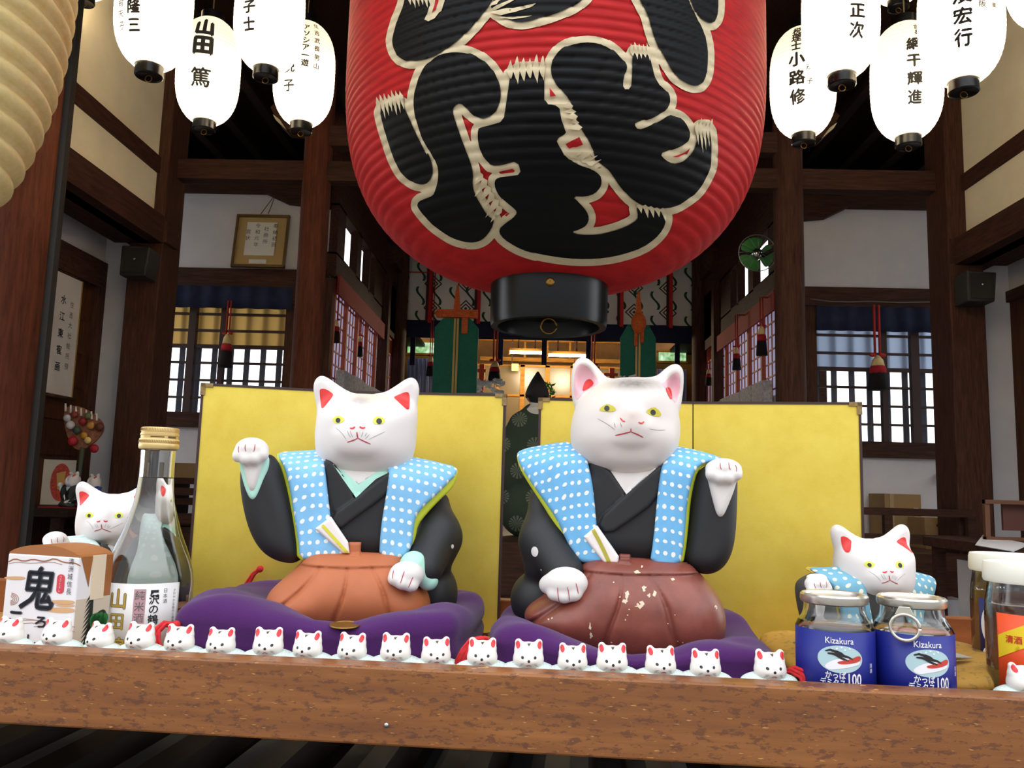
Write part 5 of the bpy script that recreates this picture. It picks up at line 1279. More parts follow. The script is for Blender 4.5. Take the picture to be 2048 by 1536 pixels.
# left cat: right paw raised, orange-brown hakama
dA = 0.765; pA = at_s(733, 1248, dA)
VESTA = dotted('blue_dotted_vest', (124, 182, 222), (236, 238, 236), 15.5, 22.0, 4.2, dA/FPX)
A = dict(X0=733, Z0=1248, s=dA/FPX, loc=(pA.x, pA.y, pA.z), rz=face_rot(pA), label='big white cat figurine in orange-brown trousers, raised paw at the left',
    chest=(717, 1000), vest_top=915, headmat=lambda t3, s: headmat('left_cat_head_paint', (224, 216, 213), [(tuple(c*s for c in t3((726, 806, -70))), (.018, .02, .010), (96, 88, 76), .8), (tuple(c*s for c in t3((765, 800, -50))), (.03, .03, .012), (236, 214, 176), .9), (tuple(c*s for c in t3((690, 795, -40))), (.02, .03, .010), (238, 218, 184), .8)]),
    skull=[(637,830),(631,870),(632,908),(643,938),(668,956),(700,962),(730,963),(762,962),(794,954),(815,938),(829,912),(833,885),(835,850),(836,822),(815,802),(780,794),(745,792),(712,792),(680,796),(653,810)],
    ears=[[(630,803),(627,782),(631,766),(643,757),(657,762),(674,774),(702,791),(715,808),(690,845),(645,855),(638,835)], [(745,797),(770,787),(795,770),(812,757),(826,752),(837,760),(841,778),(837,802),(833,832),(820,853),(780,842)]],
    muzzle=[((717, 884, -88), (38, 24, 24)), ((719, 862, -86), (17, 22, 26)), ((719, 905, -84), (32, 22, 17))],
    head_box=((627, 752), (841, 950)), ear_pink=None,
    ear_red=[c7([(225,330),(300,325),(400,390),(405,420),(290,600),(255,612),(240,580),(215,370)]), c7([(1240,410),(1260,385),(1400,320),(1440,320),(1458,345),(1465,420),(1452,580),(1420,590),(1390,575),(1260,445)])],
    eyemat=YEYE, eyes=[(c7([(405,780),(450,735),(500,722),(550,750),(580,775),(540,820),(470,840),(430,815)]), c7([(488,790)])[0], 4.6), (c7([(945,785),(980,725),(1030,710),(1080,730),(1120,770),(1080,820),(1000,830),(960,815)]), c7([(1032,782)])[0], 5.4)],
    nostrils=[(c7([(645,895),(680,902),(718,878)]), 3.2), (c7([(775,872),(810,895),(850,880)]), 3.2)],
    mouth=[(c7([(740,945),(744,990),(754,1030)]), 2.4), (c7([(612,1085),(690,1060),(752,1028)]), 2.0), (c7([(752,1028),(840,1068),(920,1098)]), 2.0)],
    whiskers=[(c7(P), .7) for P in ([(455,890),(540,960),(600,1050)], [(1110,920),(1000,980),(890,1040)], [(615,930),(630,980),(660,1020)], [(650,930),(665,980),(690,1020)], [(820,940),(812,970),(800,1005)], [(905,970),(870,1010),(850,1030)], [(870,950),(858,975),(845,1000)])],
    trunk=[(640,915),(606,945),(594,1010),(602,1080),(606,1140),(835,1140),(846,1060),(852,985),(836,935),(790,912)],
    lower=[((740, 1165, 26), (150, 96, 84)), ((868, 1190, 15), (48, 62, 62))],
    raised_sleeve=[(494,940),(491,968),(496,1012),(508,1062),(527,1100),(553,1122),(585,1130),(612,1128),(606,1080),(596,1030),(583,985),(566,940),(552,915),(530,925)],
    low_sleeve=[((876, 1010, 26), (876, 1070, -16), 27, 41), ((876, 1070, -16), (843, 1132, -80), 41, 36), ((880, 1090, 0), (872, 1128, -10), 36, 30)],
    lapels=[([(650,925),(672,932),(716,998),(702,1012),(672,1036),(660,1000)], 3), ([(786,940),(783,978),(766,998),(703,1045),(682,1062),(662,1037),(716,997),(748,970)], 8)],
    chest_v=c1([(600,630),(735,720),(860,640),(800,600),(660,600)]), collar_v=[c1([(595,615),(640,640),(735,722),(850,640),(905,625),(905,650),(830,690),(722,795),(650,695)]) ],
    crest=[(c1([(1252,1052)])[0], 3.0, 4.2)],
    vest=[[(655,905),(610,910),(556,914),(562,926),(576,945),(588,985),(597,1040),(605,1080),(608,1118),(640,1118),(695,1112),(692,1080),(669,1058),(664,1020),(658,970),(652,925)],
          [(775,922),(800,912),(833,916),(875,924),(918,933),(914,949),(899,963),(875,987),(843,1015),(829,1033),(824,1057),(822,1090),(805,1115),(757,1115),(760,1060),(768,1010),(775,970)]],
    lining=[[(600,912),(552,913),(558,930),(570,952),(581,990),(590,1040),(598,1080),(602,1124),(640,1118),(660,1050),(650,960)], [(833,920),(875,930),(921,936),(917,955),(905,978),(878,1001),(850,1030),(834,1050),(829,1075),(827,1095),(800,1110),(780,1000)]],
    waist=(705, 1105), hakmat=M('orange_brown_hakama', (176, 98, 58), 0.62, var=0.08, vs=30),
    hakama=[(628,1106),(670,1100),(740,1100),(795,1104),(812,1125),(838,1155),(857,1185),(858,1215),(840,1262),(700,1275),(570,1262),(542,1215),(545,1185),(585,1150),(610,1125)],
    band=[(626,1106),(700,1101),(797,1105),(806,1124),(700,1128),(612,1126)], knot=[(700,1083),(724,1083),(722,1110),(702,1110)],
    paws=dict(up=dict(ball=[((519, 914, -74), (31, 27, 23))], toes=[((496, 927, -84), (11, 13, 12)), ((511, 932, -90), (11, 13, 12)), ((527, 931, -90), (11, 13, 12)), ((541, 924, -84), (10, 12, 11))], arm=[], fore=([(498,920),(505,950),(511,980),(518,998),(526,992),(533,968),(543,930),(540,915)], -70),
                      claws=[(([(498,909),(497,915),(499,921)]), 1.4), (([(511,905),(510,913),(512,919)]), 1.4), (([(528,904),(528,912),(526,919)]), 1.4)], cuff=[('sheet', [(494,935),(500,965),(508,992),(518,1010),(529,1006),(540,978),(552,940),(548,920),(498,920)], -66)]),
              down=dict(ball=[((808, 1139, -118), (33, 28, 25))], toes=[((786, 1146, -130), (13, 15, 12)), ((800, 1153, -134), (13, 15, 12)), ((816, 1157, -132), (13, 15, 12))], arm=[],
                        claws=[(c1([(920,1165),(915,1185),(913,1205)]), 1.5), (c1([(975,1165),(965,1195),(953,1228)]), 1.5), (c1([(1020,1195),(1008,1220),(995,1248)]), 1.5)], cuff=[((822, 1124, -96), (850, 1152, -92), 27, 19)])),
    box=((480, 900), (936, 1252)), fan=c1([(505,965),(590,898),(682,1032),(690,1092),(655,1092)]), fan_stripe=(c1([(545,945),(610,1015),(682,1092)]), 6.0), stripemat=FANY, vestmat=VESTA)
catA = build_cat(A)

# right cat: left paw raised, worn maroon hakama
dB = 0.752; pB = at_s(1245, 1296, dB)
VESTB = dotted('worn_blue_dotted_vest', (106, 172, 216), (236, 234, 228), 14.5, 22.0, 3.9, dB/FPX)
HKB, nt, b = newmat('chipped_maroon_hakama'); co = objcoord(nt); f = noise(nt, co, 34, 6, .7)
nb = noise(nt, co, 150, 3); msk = math_(nt, 'MULTIPLY', math_(nt, 'GREATER_THAN', noise(nt, co, 62, 4, .75), .70), 1.0)
base = ramp(nt, f, [(0.3, lin((112, 56, 46))), (0.7, lin((140, 74, 58)))]); nt.links.new(mixc(nt, msk, base, lin((214, 192, 164))), b.inputs['Base Color']); b.inputs['Roughness'].default_value = .38
B = dict(X0=1245, Z0=1296, s=dB/FPX, loc=(pB.x, pB.y, pB.z), rz=face_rot(pB), label='big white cat figurine in chipped maroon trousers, raised paw at the right',
    chest=(1256, 1010), vest_top=907, headT=90, headmat=lambda t3, s: headmat('right_cat_head_paint', (218, 208, 202), [(tuple(c*s for c in t3((1262, 790, -84))), (.040, .03, .011), (92, 84, 70), 1.15), (tuple(c*s for c in t3((1200, 800, -60))), (.02, .03, .03), (214, 200, 176), .8), (tuple(c*s for c in t3((1263, 862, -118))), (.016, .02, .012), (178, 150, 136), .7)]),
    skull=c2([(374,440),(384,520),(418,580),(478,628),(560,664),(680,680),(780,664),(862,622),(918,548),(944,460),(946,380),(930,280),(905,196),(840,146),(760,140),(700,140),(600,146),(520,176),(438,238),(390,330)]),
    ears=[c2([(376,170),(381,98),(402,48),(430,32),(468,38),(504,70),(562,138),(604,170),(560,240),(420,295),(392,290),(380,230)]), c2([(765,162),(820,136),(870,90),(900,69),(932,63),(960,85),(968,130),(960,232),(944,305),(900,315),(840,250)])],
    muzzle=[((1263, 880, -100), (36, 24, 22)), ((1264, 862, -98), (20, 20, 22)), ((1259, 903, -92), (32, 22, 15)), ((1256, 930, -50), (64, 44, 26)), ((1210, 895, -62), (34, 34, 34)), ((1306, 895, -62), (34, 34, 34))],
    ear_hollow=[((1172, 778, -40), (20, 26, 30)), ((1345, 792, -40), (14, 24, 26))],
    head_box=((1141, 730), (1367, 965)),
    ear_pink=[c2([(397,150),(407,92),(430,74),(458,84),(498,124),(528,172),(520,190),(470,200),(430,250),(407,272),(393,220)]), c2([(944,132),(930,112),(900,132),(862,170),(842,190),(880,220),(908,285),(930,268),(944,200)])],
    ear_red=[c2([(440,205),(450,165),(475,147),(495,165),(501,184),(465,207),(443,222)]), c2([(863,212),(880,190),(900,200),(905,250),(893,272),(875,245)])],
    eyemat=YEYEB, eyes=[(c2([(526,337),(558,308),(585,304),(617,325),(613,344),(570,346)]), c2([(572,327)])[0], 5.0), (c2([(760,340),(790,320),(815,317),(840,345),(838,363),(800,363),(775,353)]), c2([(799,344)])[0], 5.0)],
    nostrils=[(c2([(638,376),(648,392),(662,396)]), 2.6), (c2([(726,398),(742,405),(754,394)]), 3.0)],
    mouth=[(c2([(690,430),(690,438),(690,448)]), 2.0), (c2([(613,464),(650,456),(690,446)]), 2.2), (c2([(690,446),(720,457),(750,471)]), 2.2)],
    whiskers=[(c2(P), .8) for P in ([(525,378),(578,408),(612,436)], [(608,400),(611,412),(613,424)], [(638,400),(642,412),(645,424)], [(860,428),(820,432),(780,428)])],
    trunk=[(1172,920),(1132,945),(1118,1000),(1120,1080),(1140,1150),(1375,1150),(1370,1080),(1385,1000),(1396,950),(1345,915)],
    lower=[((1230, 1215, 26), (150, 96, 84)), ((1082, 1214, 20), (58, 66, 58))],
    raised_sleeve=[(1396,943),(1384,965),(1374,1010),(1366,1070),(1355,1128),(1378,1145),(1408,1150),(1436,1134),(1453,1098),(1459,1041),(1461,984),(1462,950),(1440,935)],
    low_sleeve=[((1084, 1020, 20), (1092, 1095, -14), 26, 42), ((1092, 1095, -14), (1138, 1150, -78), 44, 36), ((1092, 1120, 0), (1090, 1150, -10), 40, 36)],
    lapels=[(c2([(462,575),(572,606),(668,748),(640,775),(560,850),(520,880),(505,760)]), 3), (c2([(850,585),(845,690),(805,785),(700,868),(575,955),(515,890),(668,745),(760,660)]), 8)],
    chest_v=c2([(560,590),(668,748),(845,590),(700,560)]), collar_v=None,
    crest=[(c2([(212,1047)])[0], 7.4, 9.6), (c2([(248,1133)])[0], 1.6, 1.2)],
    vest=[c2([(470,570),(390,478),(250,492),(130,518),(80,543),(108,610),(168,692),(248,792),(318,882),(368,985),(400,1045),(430,1090),(520,1090),(640,1080),(600,1000),(522,920),(520,880),(510,780),(497,680),(480,610)]),
          c2([(850,588),(900,520),(925,492),(1000,508),(1100,532),(1212,574),(1150,572),(1060,576),(1010,618),(986,692),(966,782),(957,900),(947,1000),(928,1090),(780,1090),(800,960),(815,800),(826,700),(838,620)])],
    lining=[c2([(250,500),(100,530),(76,548),(100,622),(150,698),(235,812),(300,908),(350,1000),(385,1060),(420,1095),(500,1080),(480,800),(440,600)]), c2([(1000,515),(1100,540),(1215,580),(1150,582),(1062,588),(1022,628),(1002,696),(985,786),(975,900),(963,1000),(945,1092),(820,1090),(860,700)])],
    waist=(1250, 1126), hakmat=HKB, pleats=5.0,
    hakama=[(1176,1126),(1220,1118),(1300,1118),(1370,1128),(1400,1155),(1426,1188),(1436,1222),(1432,1262),(1400,1312),(1250,1330),(1110,1300),(1056,1250),(1058,1222),(1105,1190),(1150,1160)],
    band=[(1174,1124),(1250,1118),(1368,1124),(1384,1142),(1250,1146),(1166,1144)], knot=[(1239,1112),(1260,1112),(1260,1128),(1239,1128)],
    paws=dict(up=dict(ball=[((1431, 951, -74), (33, 27, 20))], toes=[((1408, 962, -86), (11, 13, 11)), ((1422, 967, -91), (11, 13, 11)), ((1438, 967, -91), (11, 13, 11)), ((1452, 961, -86), (11, 13, 11))], arm=[], fore=([(1400,955),(1405,985),(1413,1020),(1420,1042),(1428,1042),(1440,1015),(1452,985),(1458,955)], -70),
                      claws=[(([(1423,940),(1422,947),(1424,953)]), 1.4), (([(1438,939),(1438,947),(1440,953)]), 1.4), (([(1450,943),(1452,949),(1451,956)]), 1.4)]),
              down=dict(ball=[((1143, 1166, -112), (40, 28, 29)), ((1112, 1172, -96), (20, 24, 18))], toes=[((1124, 1186, -120), (14, 15, 12)), ((1141, 1189, -124), (14, 15, 12)), ((1158, 1185, -122), (14, 15, 12))], arm=[],
                        claws=[(c2([(343,1195),(345,1230),(352,1270)]), 1.4), (c2([(390,1190),(397,1220),(400,1255)]), 1.4), (c2([(430,1172),(438,1200),(442,1222)]), 1.4)])),
    box=((1010, 895), (1480, 1300)), fan=c2([(457,962),(525,903),(632,1050),(628,1085),(560,1085)]), fan_stripe=(c2([(505,925),(550,1005),(585,1080)]), 7.0), stripemat=FANO, vestmat=VESTB,
    chips=[((1060+x/3.657, 1060+y/3.657), a, b_) for x, y, a, b_ in ((705,440,5,9),(695,475,6,5),(660,455,2,2),(815,390,5,6),(850,435,4,4),(885,425,4,6),(785,500,8,5),(800,485,5,6),(775,297,7,3.4),(1005,335,5,2.4),(470,650,2.6,9),(475,705,3,6),(1285,505,4,2.4),(1290,515,2,2),(190,625,2,2),(215,615,1.6,2),(620,365,1.8,1.4),(720,525,1.6,1.6),(710,560,1.5,1.4),(697,592,1.6,1.8),(968,605,1.8,1.2),(1030,717,1.6,1.2),(1060,722,1.5,1.5),(607,745,2,2),(645,785,2,2),(855,780,2,4),(1010,547,1.5,1.2),(805,262,2,3))])
catB = build_cat(B)

# two smaller cats of the same make behind, squatter below the sash
def small_cat(src, loc, rz, sc, drop, label, recolour, turn=0.0, lim=150.0, head_dz=0.0):
    r = empty('cat_figurine', loc, rz, label, 'cat figurine', 'small cat figurines behind the offerings'); r.scale = (sc, sc, sc)
    s = A['s']
    def rec(o, parent):
        c = o.copy(); COL.objects.link(c); c.parent = parent
        if c.type == 'MESH':
            c.data = o.data.copy(); co = np.empty(len(c.data.vertices)*3); c.data.vertices.foreach_get('co', co); co = co.reshape(-1, 3); z = co[:, 2]/s
            z = np.maximum(z, 0); co[:, 1] = np.where((co[:, 1] < 0) & (z < lim) & (head_dz != 0), co[:, 1]*.72, co[:, 1]); co[:, 2] = np.where(z < lim, z*(lim-drop)/lim, z-drop)*s; c.data.vertices.foreach_set('co', co.ravel())
            for i, mm in enumerate(c.data.materials):
                if mm and mm.name in recolour: c.data.materials[i] = recolour[mm.name]
        for ch in list(o.children): rec(ch, c)
    for ch in list(src.children): rec(ch, r)
    for ch in r.children:
        if ch.name.startswith('head'): ch.rotation_euler.z = turn; ch.location.z = head_dz*s
        if ch.name.startswith('paw') and head_dz: ch.location.z = head_dz*.7*s
    return r
VESTC = dotted('teal_blue_dotted_vest', (104, 160, 182), (226, 226, 200), 26.0, 25.0, 5.6, dA/FPX)
VESTD = dotted('pale_grey_teal_vest', (186, 204, 200), (214, 222, 218), 20.0, 20.0, 4.0, dA/FPX)
GLIN = M('ochre_lining', (190, 164, 60), 0.6); CHK = M('charcoal_kimono', (60, 58, 54), 0.65)
_f0 = at(146, 1004, 5.58); _f1 = at(188, 1004, 5.80)
_s0 = small_cat(catA, Vector((_f0.x, 5.58, sh+.006)), -.45, 1.2, 60, 'small dark-robed cat figure on the red mat of the alcove shelf', {'blue_dotted_vest': CHK, 'yellow_green_lining': CHK, 'orange_brown_hakama': CHK})
_s1 = small_cat(catA, Vector((_f1.x, 5.80, sh+.006)), -.40, 1.15, 60, 'small blue-robed cat figure on the red mat of the alcove shelf', {'blue_dotted_vest': M('deep_blue_robe', (36, 60, 150), .6), 'yellow_green_lining': M('deep_blue_robe'), 'orange_brown_hakama': CHK})
for q in (_s0, _s1): q.scale.x *= .72; q['group'] = 'cat figures on the alcove shelf'
dC = 0.745; pC = at_s(1760, 1345, dC); pC.z = TZ+0.012
small_cat(catA, pC, face_rot(pC)+math.radians(38), 0.725*dC/dA, 72, 'smaller white cat figurine in teal dotted vest behind the two blue-label jars', {'blue_dotted_vest': VESTC, 'yellow_green_lining': GLIN, 'mint_collar_paint': SKINW, 'black_kimono_paint': CHK}, math.radians(-8), 150.0, -44.0)
dD = 0.83; pD = at_s(222, 1290, dD); pD.z = TZ
small_cat(catA, pD, face_rot(pD)+math.radians(32), 0.70*dD/dA, 58, 'smaller white cat figurine in pale vest between the sake carton and the bottle', {'blue_dotted_vest': VESTD, 'black_kimono_paint': CHK, 'orange_brown_hakama': M('dull_brown_hakama', (130, 84, 60), .65)}, math.radians(-40))
# ---------------------------------------------------------------- offering table with its front board, and the slatted box beneath
mt, nt, b = newmat('worn_orange_brown_board'); co1 = objcoord(nt, (1, 10, 14)); co = objcoord(nt)
g1 = noise(nt, co1, 5, 7, .65); base = ramp(nt, g1, [(0.28, lin((104, 60, 28))), (0.52, lin((140, 86, 38))), (0.75, lin((166, 106, 52)))])
g2 = noise(nt, objcoord(nt, (1, 1, 3.0)), 70, 5, .75); base = mixc(nt, math_(nt, 'MULTIPLY', math_(nt, 'GREATER_THAN', g2, .55), .62), base, lin((64, 36, 30)))
g4 = noise(nt, co, 5.0, 2); base = mixc(nt, math_(nt, 'MULTIPLY', g4, .5), base, lin((120, 74, 50)))
rot = nd(nt, 'ShaderNodeMapping'); rot.inputs['Rotation'].default_value = (0, .7, 0); rot.inputs['Scale'].default_value = (1, 1, 5.5); nt.links.new(co, rot.inputs['Vector'])
g3 = noise(nt, rot.outputs[0], 120, 2, .5); base = mixc(nt, math_(nt, 'MULTIPLY', math_(nt, 'GREATER_THAN', g3, .69), .7), base, lin((206, 150, 84)))
nt.links.new(base, b.inputs['Base Color']); b.inputs['Roughness'].default_value = .42; bump_(nt, b, g1, .15, .001); LIPM = mt
TOPW = WOOD('tan_table_board', (150, 108, 56), (182, 138, 76), 0, 5.0, .5, spec=.4)
RIMW = WOOD('brown_rim_board', (112, 62, 32), (146, 86, 46), 0, 5.0, .5)
tb = empty('offering_table', (0, 0, -0.75), TH, 'long wooden offering table with worn orange-brown front board', 'table')
Z_ = lambda z: z+0.75
MB().box(-.85, .95, .615, .93, Z_(TZ-.022), Z_(TZ)).build('tabletop', TOPW, tb)
MB().box(-.85, .95, .600, .622, Z_(ZC-.1836), Z_(ZC-.1300)).build('front_board', LIPM, tb, bevel=.0016)
MB().box(-.85, .95, .918, .936, Z_(TZ-.022), Z_(ZC-.122)).build('back_rim', RIMW, tb, bevel=.001)
for u in (-.845, .88):
    for d in (.64, .88): MB().box(u, u+.04, d, d+.04, 0, Z_(TZ-.022)).build('leg', DARKZ, tb)
m = MB(); pn = at_s(773, 1450, .6); pl = Matrix.Rotation(-TH, 4, 'Z') @ (pn-Vector((0, 0, -0.75)))
m.ball((pl.x, pl.y-.0004, pl.z), .0018, .0012, .0018, 12, 8); m.build('nail', M('steel_nail', (190, 190, 186), .3, .9), tb, True)
ob = empty('offering_box', (0, 0, -0.75), TH, 'dark slatted offering box beneath the front board', 'offering box')
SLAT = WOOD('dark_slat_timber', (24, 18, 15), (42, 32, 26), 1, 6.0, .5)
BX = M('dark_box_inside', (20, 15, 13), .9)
zs = Z_(ZC-.262)
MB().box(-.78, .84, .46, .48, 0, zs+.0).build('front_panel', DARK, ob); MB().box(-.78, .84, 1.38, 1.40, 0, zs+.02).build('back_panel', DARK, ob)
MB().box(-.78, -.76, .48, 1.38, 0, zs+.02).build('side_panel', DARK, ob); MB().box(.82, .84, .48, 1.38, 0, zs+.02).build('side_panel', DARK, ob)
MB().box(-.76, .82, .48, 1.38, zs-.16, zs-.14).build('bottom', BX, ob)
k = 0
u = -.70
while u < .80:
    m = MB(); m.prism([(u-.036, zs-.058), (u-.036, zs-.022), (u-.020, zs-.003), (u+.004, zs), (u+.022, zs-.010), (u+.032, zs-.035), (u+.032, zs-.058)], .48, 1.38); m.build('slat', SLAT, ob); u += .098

# ---------------------------------------------------------------- gold folding screens
GOLD, nt, b = newmat('gold_leaf_paper'); co = objcoord(nt)
f = noise(nt, co, 26, 6, .65); f2 = noise(nt, co, 700, 2)
c_ = ramp(nt, f, [(0.3, lin((230, 200, 74))), (0.7, lin((246, 220, 98)))]); nt.links.new(mixc(nt, math_(nt, 'MULTIPLY', f2, .25), c_, lin((246, 224, 118))), b.inputs['Base Color'])
b.inputs['Metallic'].default_value = .75; b.inputs['Roughness'].default_value = .42; bump_(nt, b, f2, .15, .0003)
FRM = M('dark_brown_lacquer_frame', (58, 36, 34), .35); BRK = M('bronze_corner_fitting', (150, 124, 84), .4, .7, var=.3, vs=300)
def screen(pts, label):
    P = [at_s(px, py, d) for px, py, d in pts]; z1 = sum(p.z for p in P)/3
    for p in P: p.z = TZ
    H = z1-TZ; root = empty('folding_screen', P[1], 0, label, 'folding screen', 'gold folding screens')
    for i in (0, 1):
        a, c = P[i]-P[1], P[i+1]-P[1]; d = (c-a).normalized(); L = (c-a).length; nrm = Vector((-d.y, d.x, 0))
        Mx = Matrix.Translation(a) @ Matrix(((d.x, nrm.x, 0, 0), (d.y, nrm.y, 0, 0), (0, 0, 1, 0), (0, 0, 0, 1)))
        pn_ = MB().box(.0006, L-.0006, 0, .005, .003, H-.001).xf(Mx).build('panel', GOLD, root)
        m = MB(); t = .0026
        m.box(0, L, -.0012, .0065, H-t, H); m.box(0, L, -.0012, .0065, 0, t)
        if i == 0: m.box(0, t, -.0012, .0065, 0, H)
        else: m.box(L-t, L, -.0012, .0065, 0, H)
        fr_ = m.xf(Mx).build('frame', FRM, pn_)
        xc = 0 if i == 0 else L; sg = 1 if i == 0 else -1
        m = MB()
        for zc2 in (H, 0):
            sz = -1 if zc2 > 0 else 1
            m = MB(); m.box(xc-sg*.0008, xc+sg*.012, -.0022, .0072, zc2, zc2+sz*.0042); m.box(xc-sg*.0008, xc+sg*.0042, -.0022, .0072, zc2, zc2+sz*.013)
            m.xf(Mx).build('corner_fitting', BRK, fr_)
    return root
screen([(404, 760, .850), (714, 783, .902), (1012, 793, .903)], 'gold folding screen behind the left big cat')
screen([(1078, 792, .892), (1386, 803, .903), (1722, 808, .880)], 'gold folding screen behind the right big cat')

# ---------------------------------------------------------------- cushions
def felt(name, c):
    m_, nt, b = newmat(name); co = objcoord(nt); f = noise(nt, co, 900, 3, .7); g_ = noise(nt, co, 18, 4)
    k = mixc(nt, g_, lin(tuple(x*.86 for x in c)), lin(tuple(min(255, x*1.1) for x in c))); nt.links.new(mixc(nt, f, k, lin(tuple(min(255, x*1.22) for x in c))), b.inputs['Base Color'])
    b.inputs['Roughness'].default_value = .95; b.inputs['Sheen Weight'].default_value = .15; b.inputs['Specular IOR Level'].default_value = .1; bump_(nt, b, f, .5, .0006); return m_
PURP = felt('purple_felt', (66, 31, 80)); TASR = M('red_tassel_thread', (196, 30, 36), .8, var=.2, vs=400)
def cushion(c, a, b_, h, rz, mat, label, name, dents, corner=.05, group=None, pinch=.08):
    NE, NW = 44, 144; vs, fs = [], []
    sp = lambda v, e: math.copysign(abs(v)**e, v)
    for i in range(NE+1):
        eta = -PI/2+PI*i/NE
        for j in range(NW):
            w = 2*PI*j/NW; cr = abs(math.sin(2*w))**8
            rr = sp(math.cos(eta), .30)*(1+corner*cr)*(1-.022*math.exp(-(eta/.045)**2))
            x, y = a*sp(math.cos(w), .42)*rr, b_*sp(math.sin(w), .42)*rr
            edge = min(1, math.hypot(x/a, y/b_)); z = h*sp(math.sin(eta), .58)*(1-pinch*cr*edge**3)
            wr = .0011*math.sin(x*95+y*40)*edge+.0009*math.sin(y*130-x*60+1)*edge; z += wr*(1 if eta > 0 else 0)
            if z > -h*.5:
                k = min(1, (z/h+.5)/1.2)
                for (dx, dy, sx_, sy_, dz) in dents: z -= dz*k*math.exp(-((x-dx)/sx_)**2-((y-dy)/sy_)**2)
            vs.append((x, y, z+h))
    for i in range(NE):
        for j in range(NW): fs.append((i*NW+j, i*NW+(j+1) % NW, (i+1)*NW+(j+1) % NW, (i+1)*NW+j))
    root = empty(name, c, rz, label, 'cushion', group)
    m = MB(); m.add(vs, fs); o = m.build('cover', mat, root, True); return root
def red_tassel(root, path, n=9, r=.0022):
    inv = (Matrix.Translation(root.location) @ Matrix.Rotation(root.rotation_euler.z, 4, 'Z')).inverted(); P = [inv @ p for p in path]; rnd = random.Random(n); m = MB()
    for k in range(n):
        ox, oy = rnd.uniform(-1, 1)*r*1.7, rnd.uniform(-1, 1)*r*1.7; N = len(P)
        m.tube([p+Vector((ox*(.35+.65*i/(N-1)), rnd.uniform(-1, 1)*r*.4, oy*(.35+.65*i/(N-1)))) for i, p in enumerate(P)], r*.62, 6)
    m.ball(P[0], r*1.7, r*1.7, r*1.7, 10, 6)
    return m.build('tassel', TASR, root, True)
def cpos(px0, px1, d): a, b_ = at_s(px0, 1290, d), at_s(px1, 1290, d); p = (a+b_)/2; p.z = TZ; return p, (b_-a).length/2
pcA, wA = cpos(352, 950, .705); pcA = pcA+SY*.055
cuA = cushion(pcA, wA*.97, .098, .0335, TH, PURP, 'purple felt cushion with red tassels under the left big cat', 'floor_cushion', [(.018, -.05, .050, .07, .020), (.012, .015, .085, .062, .042)], group='purple cushions under the big cats')
pcB, wB = cpos(966, 1562, .692); pcB = pcB+SY*.055
cuB = cushion(pcB, wB*.97, .098, .031, TH, PURP, 'purple felt cushion with red tassels under the right big cat', 'floor_cushion', [(.0, -.06, .062, .07, .024), (.0, .01, .092, .064, .040), (.125, -.06, .05, .08, .012)], group='purple cushions under the big cats')
def path(*L): return [at_s(px, py, d) for px, py, d in L]
red_tassel(cuA, path((352, 1250, .665), (330, 1247, .66), (314, 1262, .655), (313, 1285, .652), (322, 1306, .65)), 10)
red_tassel(cuA, path((520, 1138, .855), (508, 1148, .857), (496, 1168, .858), (488, 1190, .858)), 7)
red_tassel(cuB, path((984, 1288, .652), (965, 1279, .645), (945, 1284, .642), (930, 1305, .640), (918, 1332, .638)), 12)
red_tassel(cuB, path((1566, 1345, .652), (1585, 1338, .645), (1606, 1348, .642), (1620, 1372, .640), (1628, 1392, .64)), 9)
# old-gold brocade cushions under the small cat
mt, nt, b = newmat('old_gold_brocade'); co = objcoord(nt); vz = nd(nt, 'ShaderNodeTexVoronoi'); vz.inputs['Scale'].default_value = 26; vz.inputs['Randomness'].default_value = .25; nt.links.new(co, vz.inputs['Vector'])
dd = vz.outputs['Distance']; rg = math_(nt, 'SINE', math_(nt, 'MULTIPLY', dd, 70)); md = math_(nt, 'LESS_THAN', dd, .42)
c1_ = mixc(nt, math_(nt, 'MULTIPLY', math_(nt, 'GREATER_THAN', rg, .2), md), lin((178, 132, 50)), lin((92, 84, 66)))
nn = noise(nt, co, 170, 3); c2_ = mixc(nt, math_(nt, 'MULTIPLY', math_(nt, 'GREATER_THAN', nn, .58), .5), c1_, lin((112, 92, 50)))
nt.links.new(c2_, b.inputs['Base Color']); b.inputs['Roughness'].default_value = .7; BROC = mt
pq = at_z(1785, 1345, TZ); pq = SX*(at_s(1790, 1340, .75).dot(SX))+SY*.765; pq.z = TZ
cushion(pq, .100, .088, .015, TH, BROC, 'old-gold brocade cushion with medallions under the smaller right cat', 'floor_cushion', [(-.005, -.035, .05, .05, .012)], .05)

# coin on the left cushion
_cv = cuA.children[0]; _mx = Matrix.Translation(cuA.location) @ Matrix.Rotation(TH, 4, 'Z')
_b = BVHTree.FromPolygons([_mx @ v.co for v in _cv.data.vertices], [tuple(p.vertices) for p in _cv.data.polygons]); _h = _b.ray_cast(EYE, ray(690, 1254)); c = _h[0]+Vector((0, 0, .0016)); o = empty('coin', c, 0, 'brownish gold coin lying on the front of the left purple cushion', 'coin')
m = MB(); m.lathe([(.0, -.0006), (.0118, -.0006), (.0125, 0), (.0122, .0008), (.0108, .0008), (.0105, .0005), (.0, .0005)], 36); m.xf(Matrix.Rotation(math.radians(4), 4, 'X')); m.build('disc', M('brown_gold_coin', (150, 118, 56), .35, .8, var=.25, vs=500), o, True, angle=.5)

